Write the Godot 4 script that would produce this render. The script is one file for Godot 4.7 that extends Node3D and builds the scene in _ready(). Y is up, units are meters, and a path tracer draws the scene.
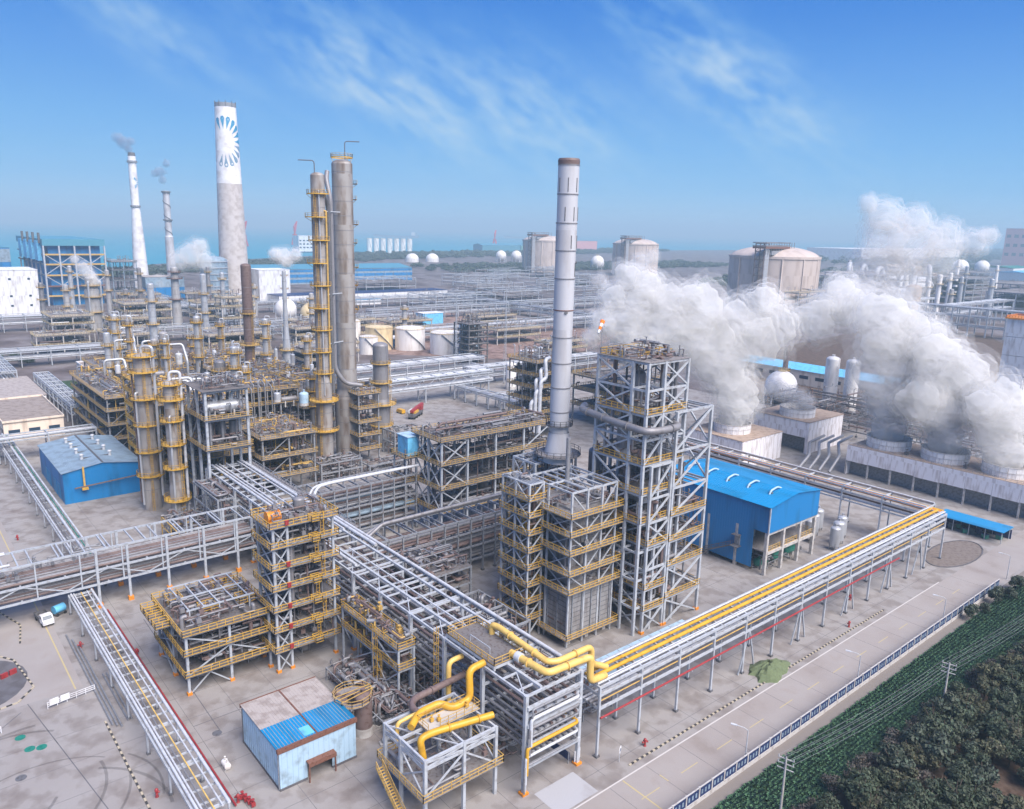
extends Node3D
# A petrochemical plant seen from a drone, 80 m up. x runs along the outer road, -z along the main pipe rack; y is up, metres.

class MB:
	# collects shapes into one mesh
	var v := PackedVector3Array()
	var n := PackedVector3Array()
	var i := PackedInt32Array()

	func quad(a: Vector3, b: Vector3, c: Vector3, d: Vector3) -> void:
		var k := v.size()
		var nn := (c - a).cross(b - a).normalized()
		v.append(a); v.append(b); v.append(c); v.append(d)
		n.append(nn); n.append(nn); n.append(nn); n.append(nn)
		i.append(k); i.append(k + 1); i.append(k + 2); i.append(k); i.append(k + 2); i.append(k + 3)

	func tri(a: Vector3, b: Vector3, c: Vector3) -> void:
		var k := v.size()
		var nn := (c - a).cross(b - a).normalized()
		v.append(a); v.append(b); v.append(c)
		n.append(nn); n.append(nn); n.append(nn)
		i.append(k); i.append(k + 1); i.append(k + 2)

	func hexa(o: Vector3, x: Vector3, y: Vector3, z: Vector3) -> void:
		# box round o with half axes x, y, z
		quad(o - x - y + z, o - x + y + z, o + x + y + z, o + x - y + z)
		quad(o + x - y - z, o + x + y - z, o - x + y - z, o - x - y - z)
		quad(o + x - y + z, o + x + y + z, o + x + y - z, o + x - y - z)
		quad(o - x - y - z, o - x + y - z, o - x + y + z, o - x - y + z)
		quad(o - x + y + z, o - x + y - z, o + x + y - z, o + x + y + z)
		quad(o - x - y - z, o - x - y + z, o + x - y + z, o + x - y - z)

	func box(lo: Vector3, hi: Vector3) -> void:
		var h := (hi - lo) / 2.0
		hexa((lo + hi) / 2.0, Vector3(h.x, 0, 0), Vector3(0, h.y, 0), Vector3(0, 0, h.z))

	func bar(a: Vector3, b: Vector3, w: float, h: float) -> void:
		var d := b - a
		var t := d.normalized()
		var s := t.cross(Vector3.UP)
		s = Vector3.RIGHT if s.length() < 0.02 else s.normalized()
		var u := s.cross(t)
		hexa((a + b) / 2.0, s * (w / 2.0), u * (h / 2.0), d / 2.0)

	func tube(p: PackedVector3Array, r: float, sides := 8, caps := true) -> void:
		var m := p.size()
		var s := Vector3.ZERO
		var first := v.size()
		for k in m:
			var t: Vector3
			if k == 0: t = (p[1] - p[0]).normalized()
			elif k == m - 1: t = (p[k] - p[k - 1]).normalized()
			else: t = ((p[k] - p[k - 1]).normalized() + (p[k + 1] - p[k]).normalized()).normalized()
			if k == 0:
				s = t.cross(Vector3.UP)
				s = t.cross(Vector3.RIGHT) if s.length() < 0.05 else s
			s = (s - t * s.dot(t)).normalized()
			var u := s.cross(t)
			for q in sides:
				var a := TAU * q / sides
				var e := s * cos(a) + u * sin(a)
				v.append(p[k] + e * r)
				n.append(e)
			if k > 0:
				var b := first + (k - 1) * sides
				for q in sides:
					var q2 := (q + 1) % sides
					i.append(b + q); i.append(b + sides + q2); i.append(b + sides + q)
					i.append(b + q); i.append(b + q2); i.append(b + sides + q2)
		if caps:
			for e in [0, m - 1]:
				var c := v.size()
				var t2: Vector3 = (p[0] - p[1]).normalized() if e == 0 else (p[m - 1] - p[m - 2]).normalized()
				v.append(p[e]); n.append(t2)
				for q in sides:
					v.append(v[first + e * sides + q]); n.append(t2)
				for q in sides:
					i.append(c); i.append(c + 1 + (q if e else (q + 1) % sides)); i.append(c + 1 + ((q + 1) % sides if e else q))

	func cyl(a: Vector3, b: Vector3, r: float, sides := 12) -> void:
		tube(PackedVector3Array([a, b]), r, sides)

	func lathe(c: Vector3, prof: Array, sides := 20) -> void:
		# prof: [[radius, y] ...] from bottom to top, smooth within each pair, creased between
		for k in prof.size() - 1:
			var r0: float = prof[k][0]
			var y0: float = prof[k][1]
			var r1: float = prof[k + 1][0]
			var y1: float = prof[k + 1][1]
			var f := v.size()
			var sl := Vector2(y1 - y0, r0 - r1).normalized()
			for q in sides + 1:
				var a := TAU * q / sides
				var e := Vector3(cos(a), 0, sin(a))
				v.append(c + e * r0 + Vector3(0, y0, 0)); v.append(c + e * r1 + Vector3(0, y1, 0))
				var nn := e * sl.x + Vector3(0, sl.y, 0)
				n.append(nn); n.append(nn)
			for q in sides:
				var b := f + q * 2
				i.append(b); i.append(b + 3); i.append(b + 1)
				i.append(b); i.append(b + 2); i.append(b + 3)

	func ball(c: Vector3, r: float, sides := 20, sy := 1.0, from := -90.0, to := 90.0) -> void:
		var rows := maxi(3, sides / 2)
		var f := v.size()
		for k in rows + 1:
			var la := deg_to_rad(lerpf(from, to, float(k) / rows))
			for q in sides + 1:
				var a := TAU * q / sides
				var e := Vector3(cos(a) * cos(la), sin(la), sin(a) * cos(la))
				v.append(c + e * Vector3(r, r * sy, r))
				n.append((e * Vector3(1, 1.0 / sy, 1)).normalized())
		for k in rows:
			for q in sides:
				var b := f + k * (sides + 1) + q
				i.append(b); i.append(b + sides + 2); i.append(b + sides + 1)
				i.append(b); i.append(b + 1); i.append(b + sides + 2)

	func prism(pts: Array, lo: float, hi: float, axis: int) -> void:
		# pts: Vector2 outline; axis 2: outline in xy swept along z, 0: outline in zy swept along x, 1: outline in xz swept along y
		var m := pts.size()
		for e in [lo, hi]:
			var c := Vector2.ZERO
			for p in pts: c += p / m
			for k in m:
				if e == hi: tri(_p(c, e, axis), _p(pts[k], e, axis), _p(pts[(k + 1) % m], e, axis))
				else: tri(_p(c, e, axis), _p(pts[(k + 1) % m], e, axis), _p(pts[k], e, axis))
		for k in m:
			var a: Vector2 = pts[k]
			var b: Vector2 = pts[(k + 1) % m]
			quad(_p(a, lo, axis), _p(a, hi, axis), _p(b, hi, axis), _p(b, lo, axis))

	func _p(q: Vector2, e: float, axis: int) -> Vector3:
		return Vector3(q.x, q.y, e) if axis == 2 else (Vector3(e, q.y, q.x) if axis == 0 else Vector3(q.x, e, q.y))

	func mesh() -> ArrayMesh:
		var a := []
		a.resize(Mesh.ARRAY_MAX)
		a[Mesh.ARRAY_VERTEX] = v
		a[Mesh.ARRAY_NORMAL] = n
		a[Mesh.ARRAY_INDEX] = i
		var m := ArrayMesh.new()
		m.add_surface_from_arrays(Mesh.PRIMITIVE_TRIANGLES, a)
		return m

var M := {}
var taken := {}
var unit_box := BoxMesh.new()
var unit_tube := CylinderMesh.new()
var rng := RandomNumberGenerator.new()

func V(x: float, y: float, z: float) -> Vector3:
	return Vector3(x, y, z)

func rf(a: float, b: float) -> float:
	return rng.randf_range(a, b)

func numbered(called: String) -> String:
	var k: int = taken.get(called, 0)
	taken[called] = k + 1
	return called if k == 0 else "%s_%03d" % [called, k]

func tag(o: Node3D, label: String, category: String, group := "", kind := "") -> Node3D:
	if label: o.set_meta("label", label)
	if category: o.set_meta("category", category)
	if group: o.set_meta("group", group)
	if kind: o.set_meta("kind", kind)
	return o

func thing(called: String, label: String, category: String, at := Vector3.ZERO, turn := 0.0, group := "") -> Node3D:
	var o := Node3D.new()
	o.name = numbered(called)
	add_child(o)
	o.position = at
	o.rotation.y = turn
	return tag(o, label, category, group, "thing")

func put(mb: MB, called: String, mat: Material, parent: Node3D, kind := "") -> MeshInstance3D:
	# one named mesh under its thing
	var o := MeshInstance3D.new()
	o.name = called
	o.mesh = mb.mesh()
	o.material_override = mat
	parent.add_child(o, true)
	if kind: o.set_meta("kind", kind)
	return o

func struct(mb: MB, called: String, mat: Material, kind := "structure") -> MeshInstance3D:
	var o := MeshInstance3D.new()
	o.name = numbered(called)
	o.mesh = mb.mesh()
	o.material_override = mat
	add_child(o)
	o.set_meta("kind", kind)
	return o

func copy(o: Node3D, at: Vector3, turn: float, label := "", group := "") -> Node3D:
	var c: Node3D = o.duplicate()
	var base := String(o.name)
	var cut := base.rfind("_0")
	c.name = numbered(base if cut < 0 else base.substr(0, cut))
	add_child(c)
	c.position = at
	c.rotation.y = turn
	if label: c.set_meta("label", label)
	if group: c.set_meta("group", group)
	return c

func beam(called: String, a: Vector3, b: Vector3, w: float, h: float, mat: Material, parent: Node3D) -> MeshInstance3D:
	# a straight steel member as its own part (all share one box mesh)
	var d := b - a
	var t := d.normalized()
	var s := t.cross(Vector3.UP)
	s = Vector3.RIGHT if s.length() < 0.02 else s.normalized()
	var u := s.cross(t)
	var o := MeshInstance3D.new()
	o.name = called
	o.mesh = unit_box
	o.material_override = mat
	o.transform = Transform3D(Basis(s * w, u * h, -d), (a + b) / 2.0)
	parent.add_child(o, true)
	return o

func pipe(called: String, a: Vector3, b: Vector3, r: float, mat: Material, parent: Node3D) -> MeshInstance3D:
	var d := b - a
	var t := d.normalized()
	var s := t.cross(Vector3.UP)
	s = Vector3.RIGHT if s.length() < 0.02 else s.normalized()
	var o := MeshInstance3D.new()
	o.name = called
	o.mesh = unit_tube
	o.material_override = mat
	o.transform = Transform3D(Basis(s * r, d, s.cross(t) * r), (a + b) / 2.0)
	parent.add_child(o, true)
	return o

func bend(p: Array, r: float, steps := 5) -> PackedVector3Array:
	# a polyline with rounded corners
	var out := PackedVector3Array()
	for k in p.size():
		if k == 0 or k == p.size() - 1:
			out.append(p[k])
			continue
		var a: Vector3 = p[k - 1] - p[k]
		var b: Vector3 = p[k + 1] - p[k]
		var rr := minf(r, minf(a.length(), b.length()) * 0.45)
		var s: Vector3 = p[k] + a.normalized() * rr
		var e: Vector3 = p[k] + b.normalized() * rr
		for q in steps + 1:
			var f := float(q) / steps
			out.append(s.lerp(p[k], f).lerp(p[k].lerp(e, f), f))
	return out

func bent_pipe(called: String, p: Array, r: float, mat: Material, parent: Node3D, corner := 0.0, sides := 12) -> MeshInstance3D:
	var mb := MB.new()
	mb.tube(bend(p, corner if corner > 0.0 else r * 2.6), r, sides)
	return put(mb, called, mat, parent)

# ---------- materials ----------
func noise_tex(stops: Array, freq: float, seed_: int, size := 256, octaves := 5, warp := 0.0, stretch := 1) -> ImageTexture:
	# stops: [[position, Color] ...]; a seamless patch of coloured noise
	var f := FastNoiseLite.new()
	f.seed = seed_
	f.noise_type = FastNoiseLite.TYPE_SIMPLEX_SMOOTH
	f.frequency = freq
	f.fractal_octaves = octaves
	if warp > 0.0:
		f.domain_warp_enabled = true
		f.domain_warp_amplitude = warp
		f.domain_warp_frequency = freq * 1.5
	var src := f.get_seamless_image(size, size)
	if stretch > 1:
		src.resize(size, size * stretch, Image.INTERPOLATE_CUBIC)
		src.crop(size, size)
	src.convert(Image.FORMAT_L8)
	var data := src.get_data()
	var gr := Gradient.new()
	gr.offsets = PackedFloat32Array(stops.map(func(s): return s[0]))
	gr.colors = PackedColorArray(stops.map(func(s): return s[1]))
	var lut := PackedByteArray()
	for k in 256:
		var c := gr.sample(k / 255.0)
		lut.append(int(c.r * 255)); lut.append(int(c.g * 255)); lut.append(int(c.b * 255))
	var out := PackedByteArray()
	out.resize(size * size * 3)
	for k in size * size:
		var b := data[k] * 3
		out[k * 3] = lut[b]; out[k * 3 + 1] = lut[b + 1]; out[k * 3 + 2] = lut[b + 2]
	var im := Image.create_from_data(size, size, false, Image.FORMAT_RGB8, out)
	im.generate_mipmaps()
	return ImageTexture.create_from_image(im)

func mat(called: String, c: Color, rough := 0.6, metal := 0.0) -> StandardMaterial3D:
	var m := StandardMaterial3D.new()
	m.resource_name = called
	m.albedo_color = c
	m.roughness = rough
	m.metallic = metal
	M[called] = m
	return m

func worn(called: String, c: Color, tex: Texture2D, metres: float, rough := 0.6, metal := 0.0) -> StandardMaterial3D:
	# paint or metal with dirt and weathering from a noise patch that multiplies the colour
	var m := mat(called, c, rough, metal)
	m.albedo_texture = tex
	m.uv1_triplanar = true
	m.uv1_world_triplanar = true
	m.uv1_scale = Vector3.ONE / metres
	return m

func c8(r: int, g: int, b: int) -> Color:
	return Color(r / 255.0, g / 255.0, b / 255.0)

func make_materials() -> void:
	var W := Color.WHITE
	var dirt := noise_tex([[0.0, c8(206, 200, 196)], [0.3, c8(238, 236, 234)], [0.5, W], [1.0, W]], 0.02, 11)
	var rust := noise_tex([[0.0, c8(160, 128, 108)], [0.16, c8(206, 190, 178)], [0.3, c8(238, 235, 233)], [0.5, W], [1.0, W]], 0.03, 23)
	var streak := noise_tex([[0.0, c8(208, 202, 199)], [0.3, c8(238, 235, 233)], [0.5, W], [1.0, W]], 0.02, 37, 256, 5, 0.0, 5)
	var conc := noise_tex([[0.0, c8(214, 208, 205)], [0.35, c8(236, 233, 231)], [0.55, W], [1.0, W]], 0.012, 51, 512, 6, 25.0)
	M.dirt_tex = dirt
	var weather := noise_tex([[0.0, c8(140, 116, 98)], [0.25, c8(196, 180, 168)], [0.45, c8(236, 230, 226)], [0.6, W], [1.0, W]], 0.025, 63, 256, 5, 0.0, 5)
	worn("weathered_metal", c8(160, 155, 151), weather, 16.0, 0.55, 0.1)
	M.conc_tex = conc
	worn("white_steel", c8(178, 182, 188), dirt, 9.0, 0.5)
	worn("pale_steel", c8(172, 177, 184), dirt, 7.0, 0.5)
	worn("grey_steel", c8(138, 141, 147), rust, 8.0, 0.6)
	worn("dark_steel", c8(100, 100, 104), rust, 6.0, 0.7)
	worn("yellow_paint", c8(206, 163, 68), dirt, 7.0, 0.5)
	worn("old_yellow", c8(196, 160, 88), dirt, 5.0, 0.6)
	worn("yellow_pipe", c8(210, 160, 44), dirt, 12.0, 0.4)
	worn("cream_pipe", c8(226, 188, 104), dirt, 12.0, 0.4)
	worn("orange_paint", c8(226, 140, 40), dirt, 6.0, 0.5)
	worn("cladding", c8(186, 188, 192), streak, 11.0, 0.42, 0.35)
	worn("dull_cladding", c8(138, 136, 139), streak, 8.0, 0.5, 0.25)
	worn("column_metal", c8(168, 166, 166), streak, 14.0, 0.5, 0.1)
	worn("brown_pipe", c8(116, 98, 94), rust, 8.0, 0.6)
	worn("grey_pipe", c8(140, 140, 144), dirt, 6.0, 0.5, 0.2)
	worn("white_pipe", c8(196, 198, 203), dirt, 9.0, 0.45)
	worn("red_paint", c8(156, 52, 54), dirt, 6.0, 0.5)
	worn("green_paint", c8(38, 122, 104), dirt, 6.0, 0.5)
	worn("dark_grating", c8(112, 107, 106), rust, 6.0, 0.8)
	worn("brown_grating", c8(132, 127, 126), rust, 5.0, 0.8)
	worn("blue_roof", c8(14, 130, 182), streak, 34.0, 0.45)
	worn("blue_wall", c8(18, 118, 178), streak, 30.0, 0.5)
	worn("faded_blue_roof", c8(134, 154, 170), conc, 22.0, 0.55)
	worn("pale_blue_wall", c8(168, 194, 212), dirt, 14.0, 0.6)
	worn("light_blue_panel", c8(110, 190, 230), dirt, 14.0, 0.5)
	worn("grey_roof", c8(168, 158, 152), conc, 14.0, 0.8)
	worn("roof_felt", c8(148, 136, 128), conc, 20.0, 0.85)
	worn("white_wall", c8(222, 222, 224), streak, 16.0, 0.7)
	worn("cream_wall", c8(226, 210, 192), streak, 18.0, 0.7)
	worn("tank_white", c8(232, 228, 224), streak, 20.0, 0.5)
	worn("tank_cream", c8(226, 204, 160), streak, 20.0, 0.5)
	worn("lng_wall", c8(196, 180, 170), streak, 40.0, 0.7)
	worn("stack_metal", c8(190, 190, 194), streak, 20.0, 0.5, 0.0)
	worn("chimney_concrete", c8(196, 188, 184), conc, 40.0, 0.8)
	worn("chimney_white", c8(232, 230, 230), conc, 60.0, 0.7)
	worn("furnace_box", c8(146, 144, 144), streak, 9.0, 0.6, 0.1)
	worn("fan_panel", c8(226, 224, 224), streak, 6.0, 0.7)
	worn("tower_panel", c8(226, 222, 224), streak, 9.0, 0.75)
	worn("brown_roof", c8(166, 146, 130), conc, 14.0, 0.85)
	worn("concrete_post", c8(186, 182, 178), conc, 8.0, 0.85)
	worn("rusty", c8(118, 80, 66), rust, 4.0, 0.8)
	worn("asphalt_dark", c8(96, 94, 98), conc, 20.0, 0.9)
	mat("black", c8(40, 40, 42), 0.7)
	worn("grey_fill", c8(140, 140, 142), conc, 6.0, 0.9)
	mat("navy", c8(34, 50, 92), 0.6)
	mat("teal_sheet", c8(78, 138, 158), 0.5)
	mat("glass", c8(40, 60, 80), 0.15)
	mat("tyre", c8(32, 32, 34), 0.9)
	mat("logo_blue", c8(54, 140, 178), 0.6)
	mat("logo_grey", c8(120, 146, 166), 0.6)
	mat("crane_red", c8(196, 56, 66), 0.6)
	mat("ship_grey", c8(120, 140, 158), 0.7)
	mat("windsock_orange", c8(244, 122, 40), 0.8)
	mat("net_green", c8(104, 116, 84), 0.95)

# ---------- camera, sky, sun ----------
func make_view() -> void:
	var p := deg_to_rad(12.70)
	var r := deg_to_rad(1.362)
	var y := deg_to_rad(39.94)
	var fwd := V(sin(y) * cos(p), -sin(p), -cos(y) * cos(p))
	var right := V(cos(y), 0, sin(y))
	var up := right.cross(fwd)
	var cam := Camera3D.new()
	cam.name = "camera"
	cam.fov = 54.86
	cam.near = 0.5
	cam.far = 40000.0
	add_child(cam)
	cam.transform = Transform3D(Basis(right * cos(r) + up * sin(r), up * cos(r) - right * sin(r), -fwd), V(0, 80, 0))
	cam.current = true
	var e := Environment.new()
	e.background_mode = Environment.BG_SKY
	e.tonemap_mode = Environment.TONE_MAPPER_LINEAR
	e.tonemap_exposure = 4.7
	var sky := Sky.new()
	var pm := PanoramaSkyMaterial.new()
	pm.panorama = sky_picture()
	pm.energy_multiplier = 0.196
	sky.sky_material = pm
	e.sky = sky
	e.sdfgi_enabled = true
	e.ssao_enabled = true
	e.ssil_enabled = true
	e.fog_enabled = true
	e.fog_mode = Environment.FOG_MODE_EXPONENTIAL
	e.fog_density = 0.00026
	e.fog_light_color = c8(208, 240, 255)
	var we := WorldEnvironment.new()
	we.name = "environment"
	we.environment = e
	add_child(we)
	var sun := DirectionalLight3D.new()
	sun.name = "sun"
	sun.light_color = Color(1.0, 0.97, 0.94)
	sun.light_energy = 0.5
	sun.light_angular_distance = 50.0
	sun.shadow_enabled = true
	add_child(sun)
	sun.look_at_from_position(V(0.02, 0.76, 0.62) * 100.0, Vector3.ZERO)

func sky_picture() -> ImageTexture:
	var w := 2048
	var h := 1024
	var f := FastNoiseLite.new()
	f.seed = 5
	f.noise_type = FastNoiseLite.TYPE_SIMPLEX_SMOOTH
	f.frequency = 1.0
	f.fractal_octaves = 5
	var g := FastNoiseLite.new()
	g.seed = 9
	g.noise_type = FastNoiseLite.TYPE_SIMPLEX_SMOOTH
	g.frequency = 1.0
	g.fractal_octaves = 3
	var ramp := Gradient.new()
	ramp.offsets = PackedFloat32Array([0.0, 0.05, 0.1, 0.18, 0.26, 0.5, 1.0])
	ramp.colors = PackedColorArray([c8(186, 226, 255), c8(146, 206, 255), c8(126, 192, 253), c8(98, 166, 245), c8(62, 138, 232), c8(56, 122, 220), c8(56, 112, 206)])
	# thin cloud streaks: [azimuth, elevation, half length, half width, slant, strength]
	var wisps := [[30.5, 9.5, 10.0, 3.6, -26.0, 1.0], [40.0, 8.0, 9.0, 4.0, -18.0, 0.8], [54.0, 10.0, 10.0, 3.0, -33.0, 0.95], [16.0, 11.5, 8.0, 2.2, -28.0, 0.55], [24.0, 15.0, 7.0, 2.5, -30.0, 0.5],
		[84.0, 12.0, 10.0, 3.0, -24.0, 0.8], [-30.0, 12.0, 12.0, 4.0, -22.0, 0.8], [-80.0, 18.0, 14.0, 5.0, -18.0, 0.8], [130.0, 15.0, 13.0, 4.0, -20.0, 0.9], [178.0, 10.0, 13.0, 4.0, -26.0, 0.8], [-130.0, 13.0, 14.0, 5.0, -24.0, 0.8]]
	var d := PackedByteArray()
	d.resize(w * h * 3)
	var hz: Color = ramp.colors[0]
	for y in h:
		var el := 90.0 - (y + 0.5) / h * 180.0
		var base := ramp.sample(clampf(sin(deg_to_rad(maxf(el, 0.0))), 0.0, 1.0))
		for x in w:
			var c := base
			if el < 0.0:
				c = hz
			elif el < 60.0:
				var az := wrapf((x + 0.5) / w * 360.0, -180.0, 180.0)
				var amt := 0.0
				for s in wisps:
					var da := wrapf(az - s[0], -180.0, 180.0)
					var de: float = el - s[1]
					if absf(da) > s[2] * 1.8 or absf(de) > s[2] * 1.4: continue
					var ca := cos(deg_to_rad(s[4]))
					var sa := sin(deg_to_rad(s[4]))
					var lx: float = (da * ca + de * sa) / s[2]
					var ly: float = (-da * sa + de * ca) / s[3]
					amt = maxf(amt, s[5] * exp(-(lx * lx + ly * ly) * 1.4))
				if amt > 0.02:
					var q := (az * 0.86 - el * 0.5)
					var qq := (az * 0.5 + el * 0.86)
					var nn := f.get_noise_2d(q * 0.11, qq * 0.4) * 0.85 + g.get_noise_2d(q * 0.5, qq * 1.5) * 0.35
					var a := clampf(amt * (nn + 0.42) * 0.95, 0.0, 0.7)
					c = c.lerp(c8(222, 238, 252), a)
			var k := (y * w + x) * 3
			d[k] = int(c.r * 255); d[k + 1] = int(c.g * 255); d[k + 2] = int(c.b * 255)
	return ImageTexture.create_from_image(Image.create_from_data(w, h, false, Image.FORMAT_RGB8, d))

# ---------- kit of plant pieces ----------
func rail(mb: MB, pts: Array, h := 1.15, t := 0.075, step := 1.5) -> void:
	for k in pts.size() - 1:
		var a: Vector3 = pts[k]
		var b: Vector3 = pts[k + 1]
		mb.bar(a + V(0, h, 0), b + V(0, h, 0), t, t)
		mb.bar(a + V(0, h * 0.55, 0), b + V(0, h * 0.55, 0), t * 0.8, t * 0.8)
		mb.bar(a + V(0, 0.08, 0), b + V(0, 0.08, 0), 0.03, 0.12)
		var m := maxi(1, roundi(a.distance_to(b) / step))
		for q in m + 1:
			var p := a.lerp(b, float(q) / m)
			mb.bar(p, p + V(0, h, 0), t, t)

func rail_box(mb: MB, x0: float, x1: float, z0: float, z1: float, y: float, sides := "nsew", t := 0.075) -> void:
	if "n" in sides: rail(mb, [V(x0, y, z0), V(x1, y, z0)], 1.15, t)
	if "s" in sides: rail(mb, [V(x0, y, z1), V(x1, y, z1)], 1.15, t)
	if "w" in sides: rail(mb, [V(x0, y, z0), V(x0, y, z1)], 1.15, t)
	if "e" in sides: rail(mb, [V(x1, y, z0), V(x1, y, z1)], 1.15, t)

func ring(mb: MB, c: Vector3, r0: float, r1: float, th: float, a0 := 0.0, a1 := TAU, segs := 16) -> void:
	for k in segs:
		var p := lerpf(a0, a1, float(k) / segs)
		var q := lerpf(a0, a1, float(k + 1) / segs)
		var e := V(cos(p), 0, sin(p))
		var f := V(cos(q), 0, sin(q))
		var u := V(0, th, 0)
		mb.quad(c + e * r0 + u, c + f * r0 + u, c + f * r1 + u, c + e * r1 + u)
		mb.quad(c + e * r0, c + e * r1, c + f * r1, c + f * r0)
		mb.quad(c + e * r1, c + e * r1 + u, c + f * r1 + u, c + f * r1)
		mb.quad(c + f * r0, c + f * r0 + u, c + e * r0 + u, c + e * r0)

func ring_rail(mb: MB, c: Vector3, r: float, a0 := 0.0, a1 := TAU, segs := 14) -> void:
	var pts := []
	for k in segs + 1:
		var p := lerpf(a0, a1, float(k) / segs)
		pts.append(c + V(cos(p), 0, sin(p)) * r)
	rail(mb, pts, 1.15, 0.08, 1.4)

func ladder(mb: MB, a: Vector3, b: Vector3, out: Vector3, cage := true) -> void:
	var s := out.cross(Vector3.UP).normalized() * 0.28
	mb.bar(a + s, b + s, 0.07, 0.07)
	mb.bar(a - s, b - s, 0.07, 0.07)
	var m := int(a.distance_to(b) / 0.6)
	for k in m:
		var p := a.lerp(b, (k + 0.5) / m)
		mb.bar(p + s, p - s, 0.05, 0.05)
	if cage:
		for k in maxi(1, m / 3):
			var p := a.lerp(b, (k + 0.8) / maxf(1.0, m / 3.0))
			if p.y > maxf(a.y, b.y): continue
			mb.bar(p + s, p + s * 0.6 + out * 0.7, 0.06, 0.06)
			mb.bar(p - s, p - s * 0.6 + out * 0.7, 0.06, 0.06)
			mb.bar(p - s * 0.6 + out * 0.7, p + s * 0.6 + out * 0.7, 0.06, 0.06)
		mb.bar(a + out * 0.7 + V(0, 2, 0), b + out * 0.7, 0.06, 0.06)

func stair(mb: MB, a: Vector3, b: Vector3, w := 0.9) -> void:
	var d := b - a
	var s := V(d.x, 0, d.z).normalized().cross(Vector3.UP) * (w / 2.0)
	for e in [s, -s]:
		mb.bar(a + e, b + e, 0.08, 0.28)
		mb.bar(a + e + V(0, 1.05, 0), b + e + V(0, 1.05, 0), 0.08, 0.08)
		mb.bar(a + e + V(0, 0.55, 0), b + e + V(0, 0.55, 0), 0.06, 0.06)
		for k in 6:
			var p: Vector3 = (a + e).lerp(b + e, k / 5.0)
			mb.bar(p, p + V(0, 1.05, 0), 0.07, 0.07)
	var m := maxi(3, int(absf(d.y) / 0.24))
	for k in m:
		var p := a.lerp(b, (k + 0.5) / m)
		mb.bar(p + s, p - s, 0.26, 0.05)

func valve(mb: MB, p: Vector3, s := 0.3) -> void:
	mb.box(p - V(s, s, s), p + V(s, s, s))
	mb.cyl(p, p + V(0, s * 2.6, 0), s * 0.25, 6)
	mb.cyl(p + V(0, s * 2.5, 0), p + V(0, s * 2.75, 0), s * 0.9, 8)

func pipework(t: Node3D, lo: Vector3, hi: Vector3, n: int, mats := ["grey_pipe", "dull_cladding", "brown_pipe"], seed_ := 0, levels := []) -> void:
	# the maze of small process lines inside a structure, too tangled to tell one from the next
	var r := RandomNumberGenerator.new()
	r.seed = seed_ + 77
	var mbs := []
	for k in mats.size(): mbs.append(MB.new())
	var sz := hi - lo
	for k in n:
		var mb: MB = mbs[r.randi() % mats.size()]
		var rad := r.randf_range(0.07, 0.22) if r.randf() < 0.8 else r.randf_range(0.25, 0.42)
		var p := lo + V(r.randf() * sz.x, r.randf() * sz.y, r.randf() * sz.z)
		if levels.size():
			p.y = levels[r.randi() % levels.size()] + r.randf_range(0.3, 2.6)
		var way := r.randf()
		if way < 0.34:
			var q := p + V(r.randf_range(2.0, maxf(2.5, sz.x * 0.7)) * (1 if r.randf() < 0.5 else -1), 0, 0)
			q.x = clampf(q.x, lo.x, hi.x)
			var e := q + V(0, r.randf_range(-3, 3), 0)
			e.y = clampf(e.y, lo.y, hi.y)
			mb.tube(bend([p, q, e], rad * 2.5, 3), rad, 6)
		elif way < 0.62:
			var q := p + V(0, 0, r.randf_range(2.0, maxf(2.5, sz.z * 0.7)) * (1 if r.randf() < 0.5 else -1))
			q.z = clampf(q.z, lo.z, hi.z)
			var e := q + V(r.randf_range(-2, 2), 0, 0)
			e.x = clampf(e.x, lo.x, hi.x)
			mb.tube(bend([p, q, e], rad * 2.5, 3), rad, 6)
		elif way < 0.86:
			var q := V(p.x, clampf(p.y + r.randf_range(2.5, maxf(3.0, sz.y * 0.5)), lo.y, hi.y), p.z)
			var e := q + V(r.randf_range(-1.5, 1.5), 0, r.randf_range(-1.5, 1.5))
			mb.tube(bend([p, q, e], rad * 2.5, 3), rad, 6)
		else:
			valve(mb, p, r.randf_range(0.2, 0.42))
	for k in mats.size():
		if mbs[k].v.size(): put(mbs[k], "pipework", M[mats[k]], t, "stuff")

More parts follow.
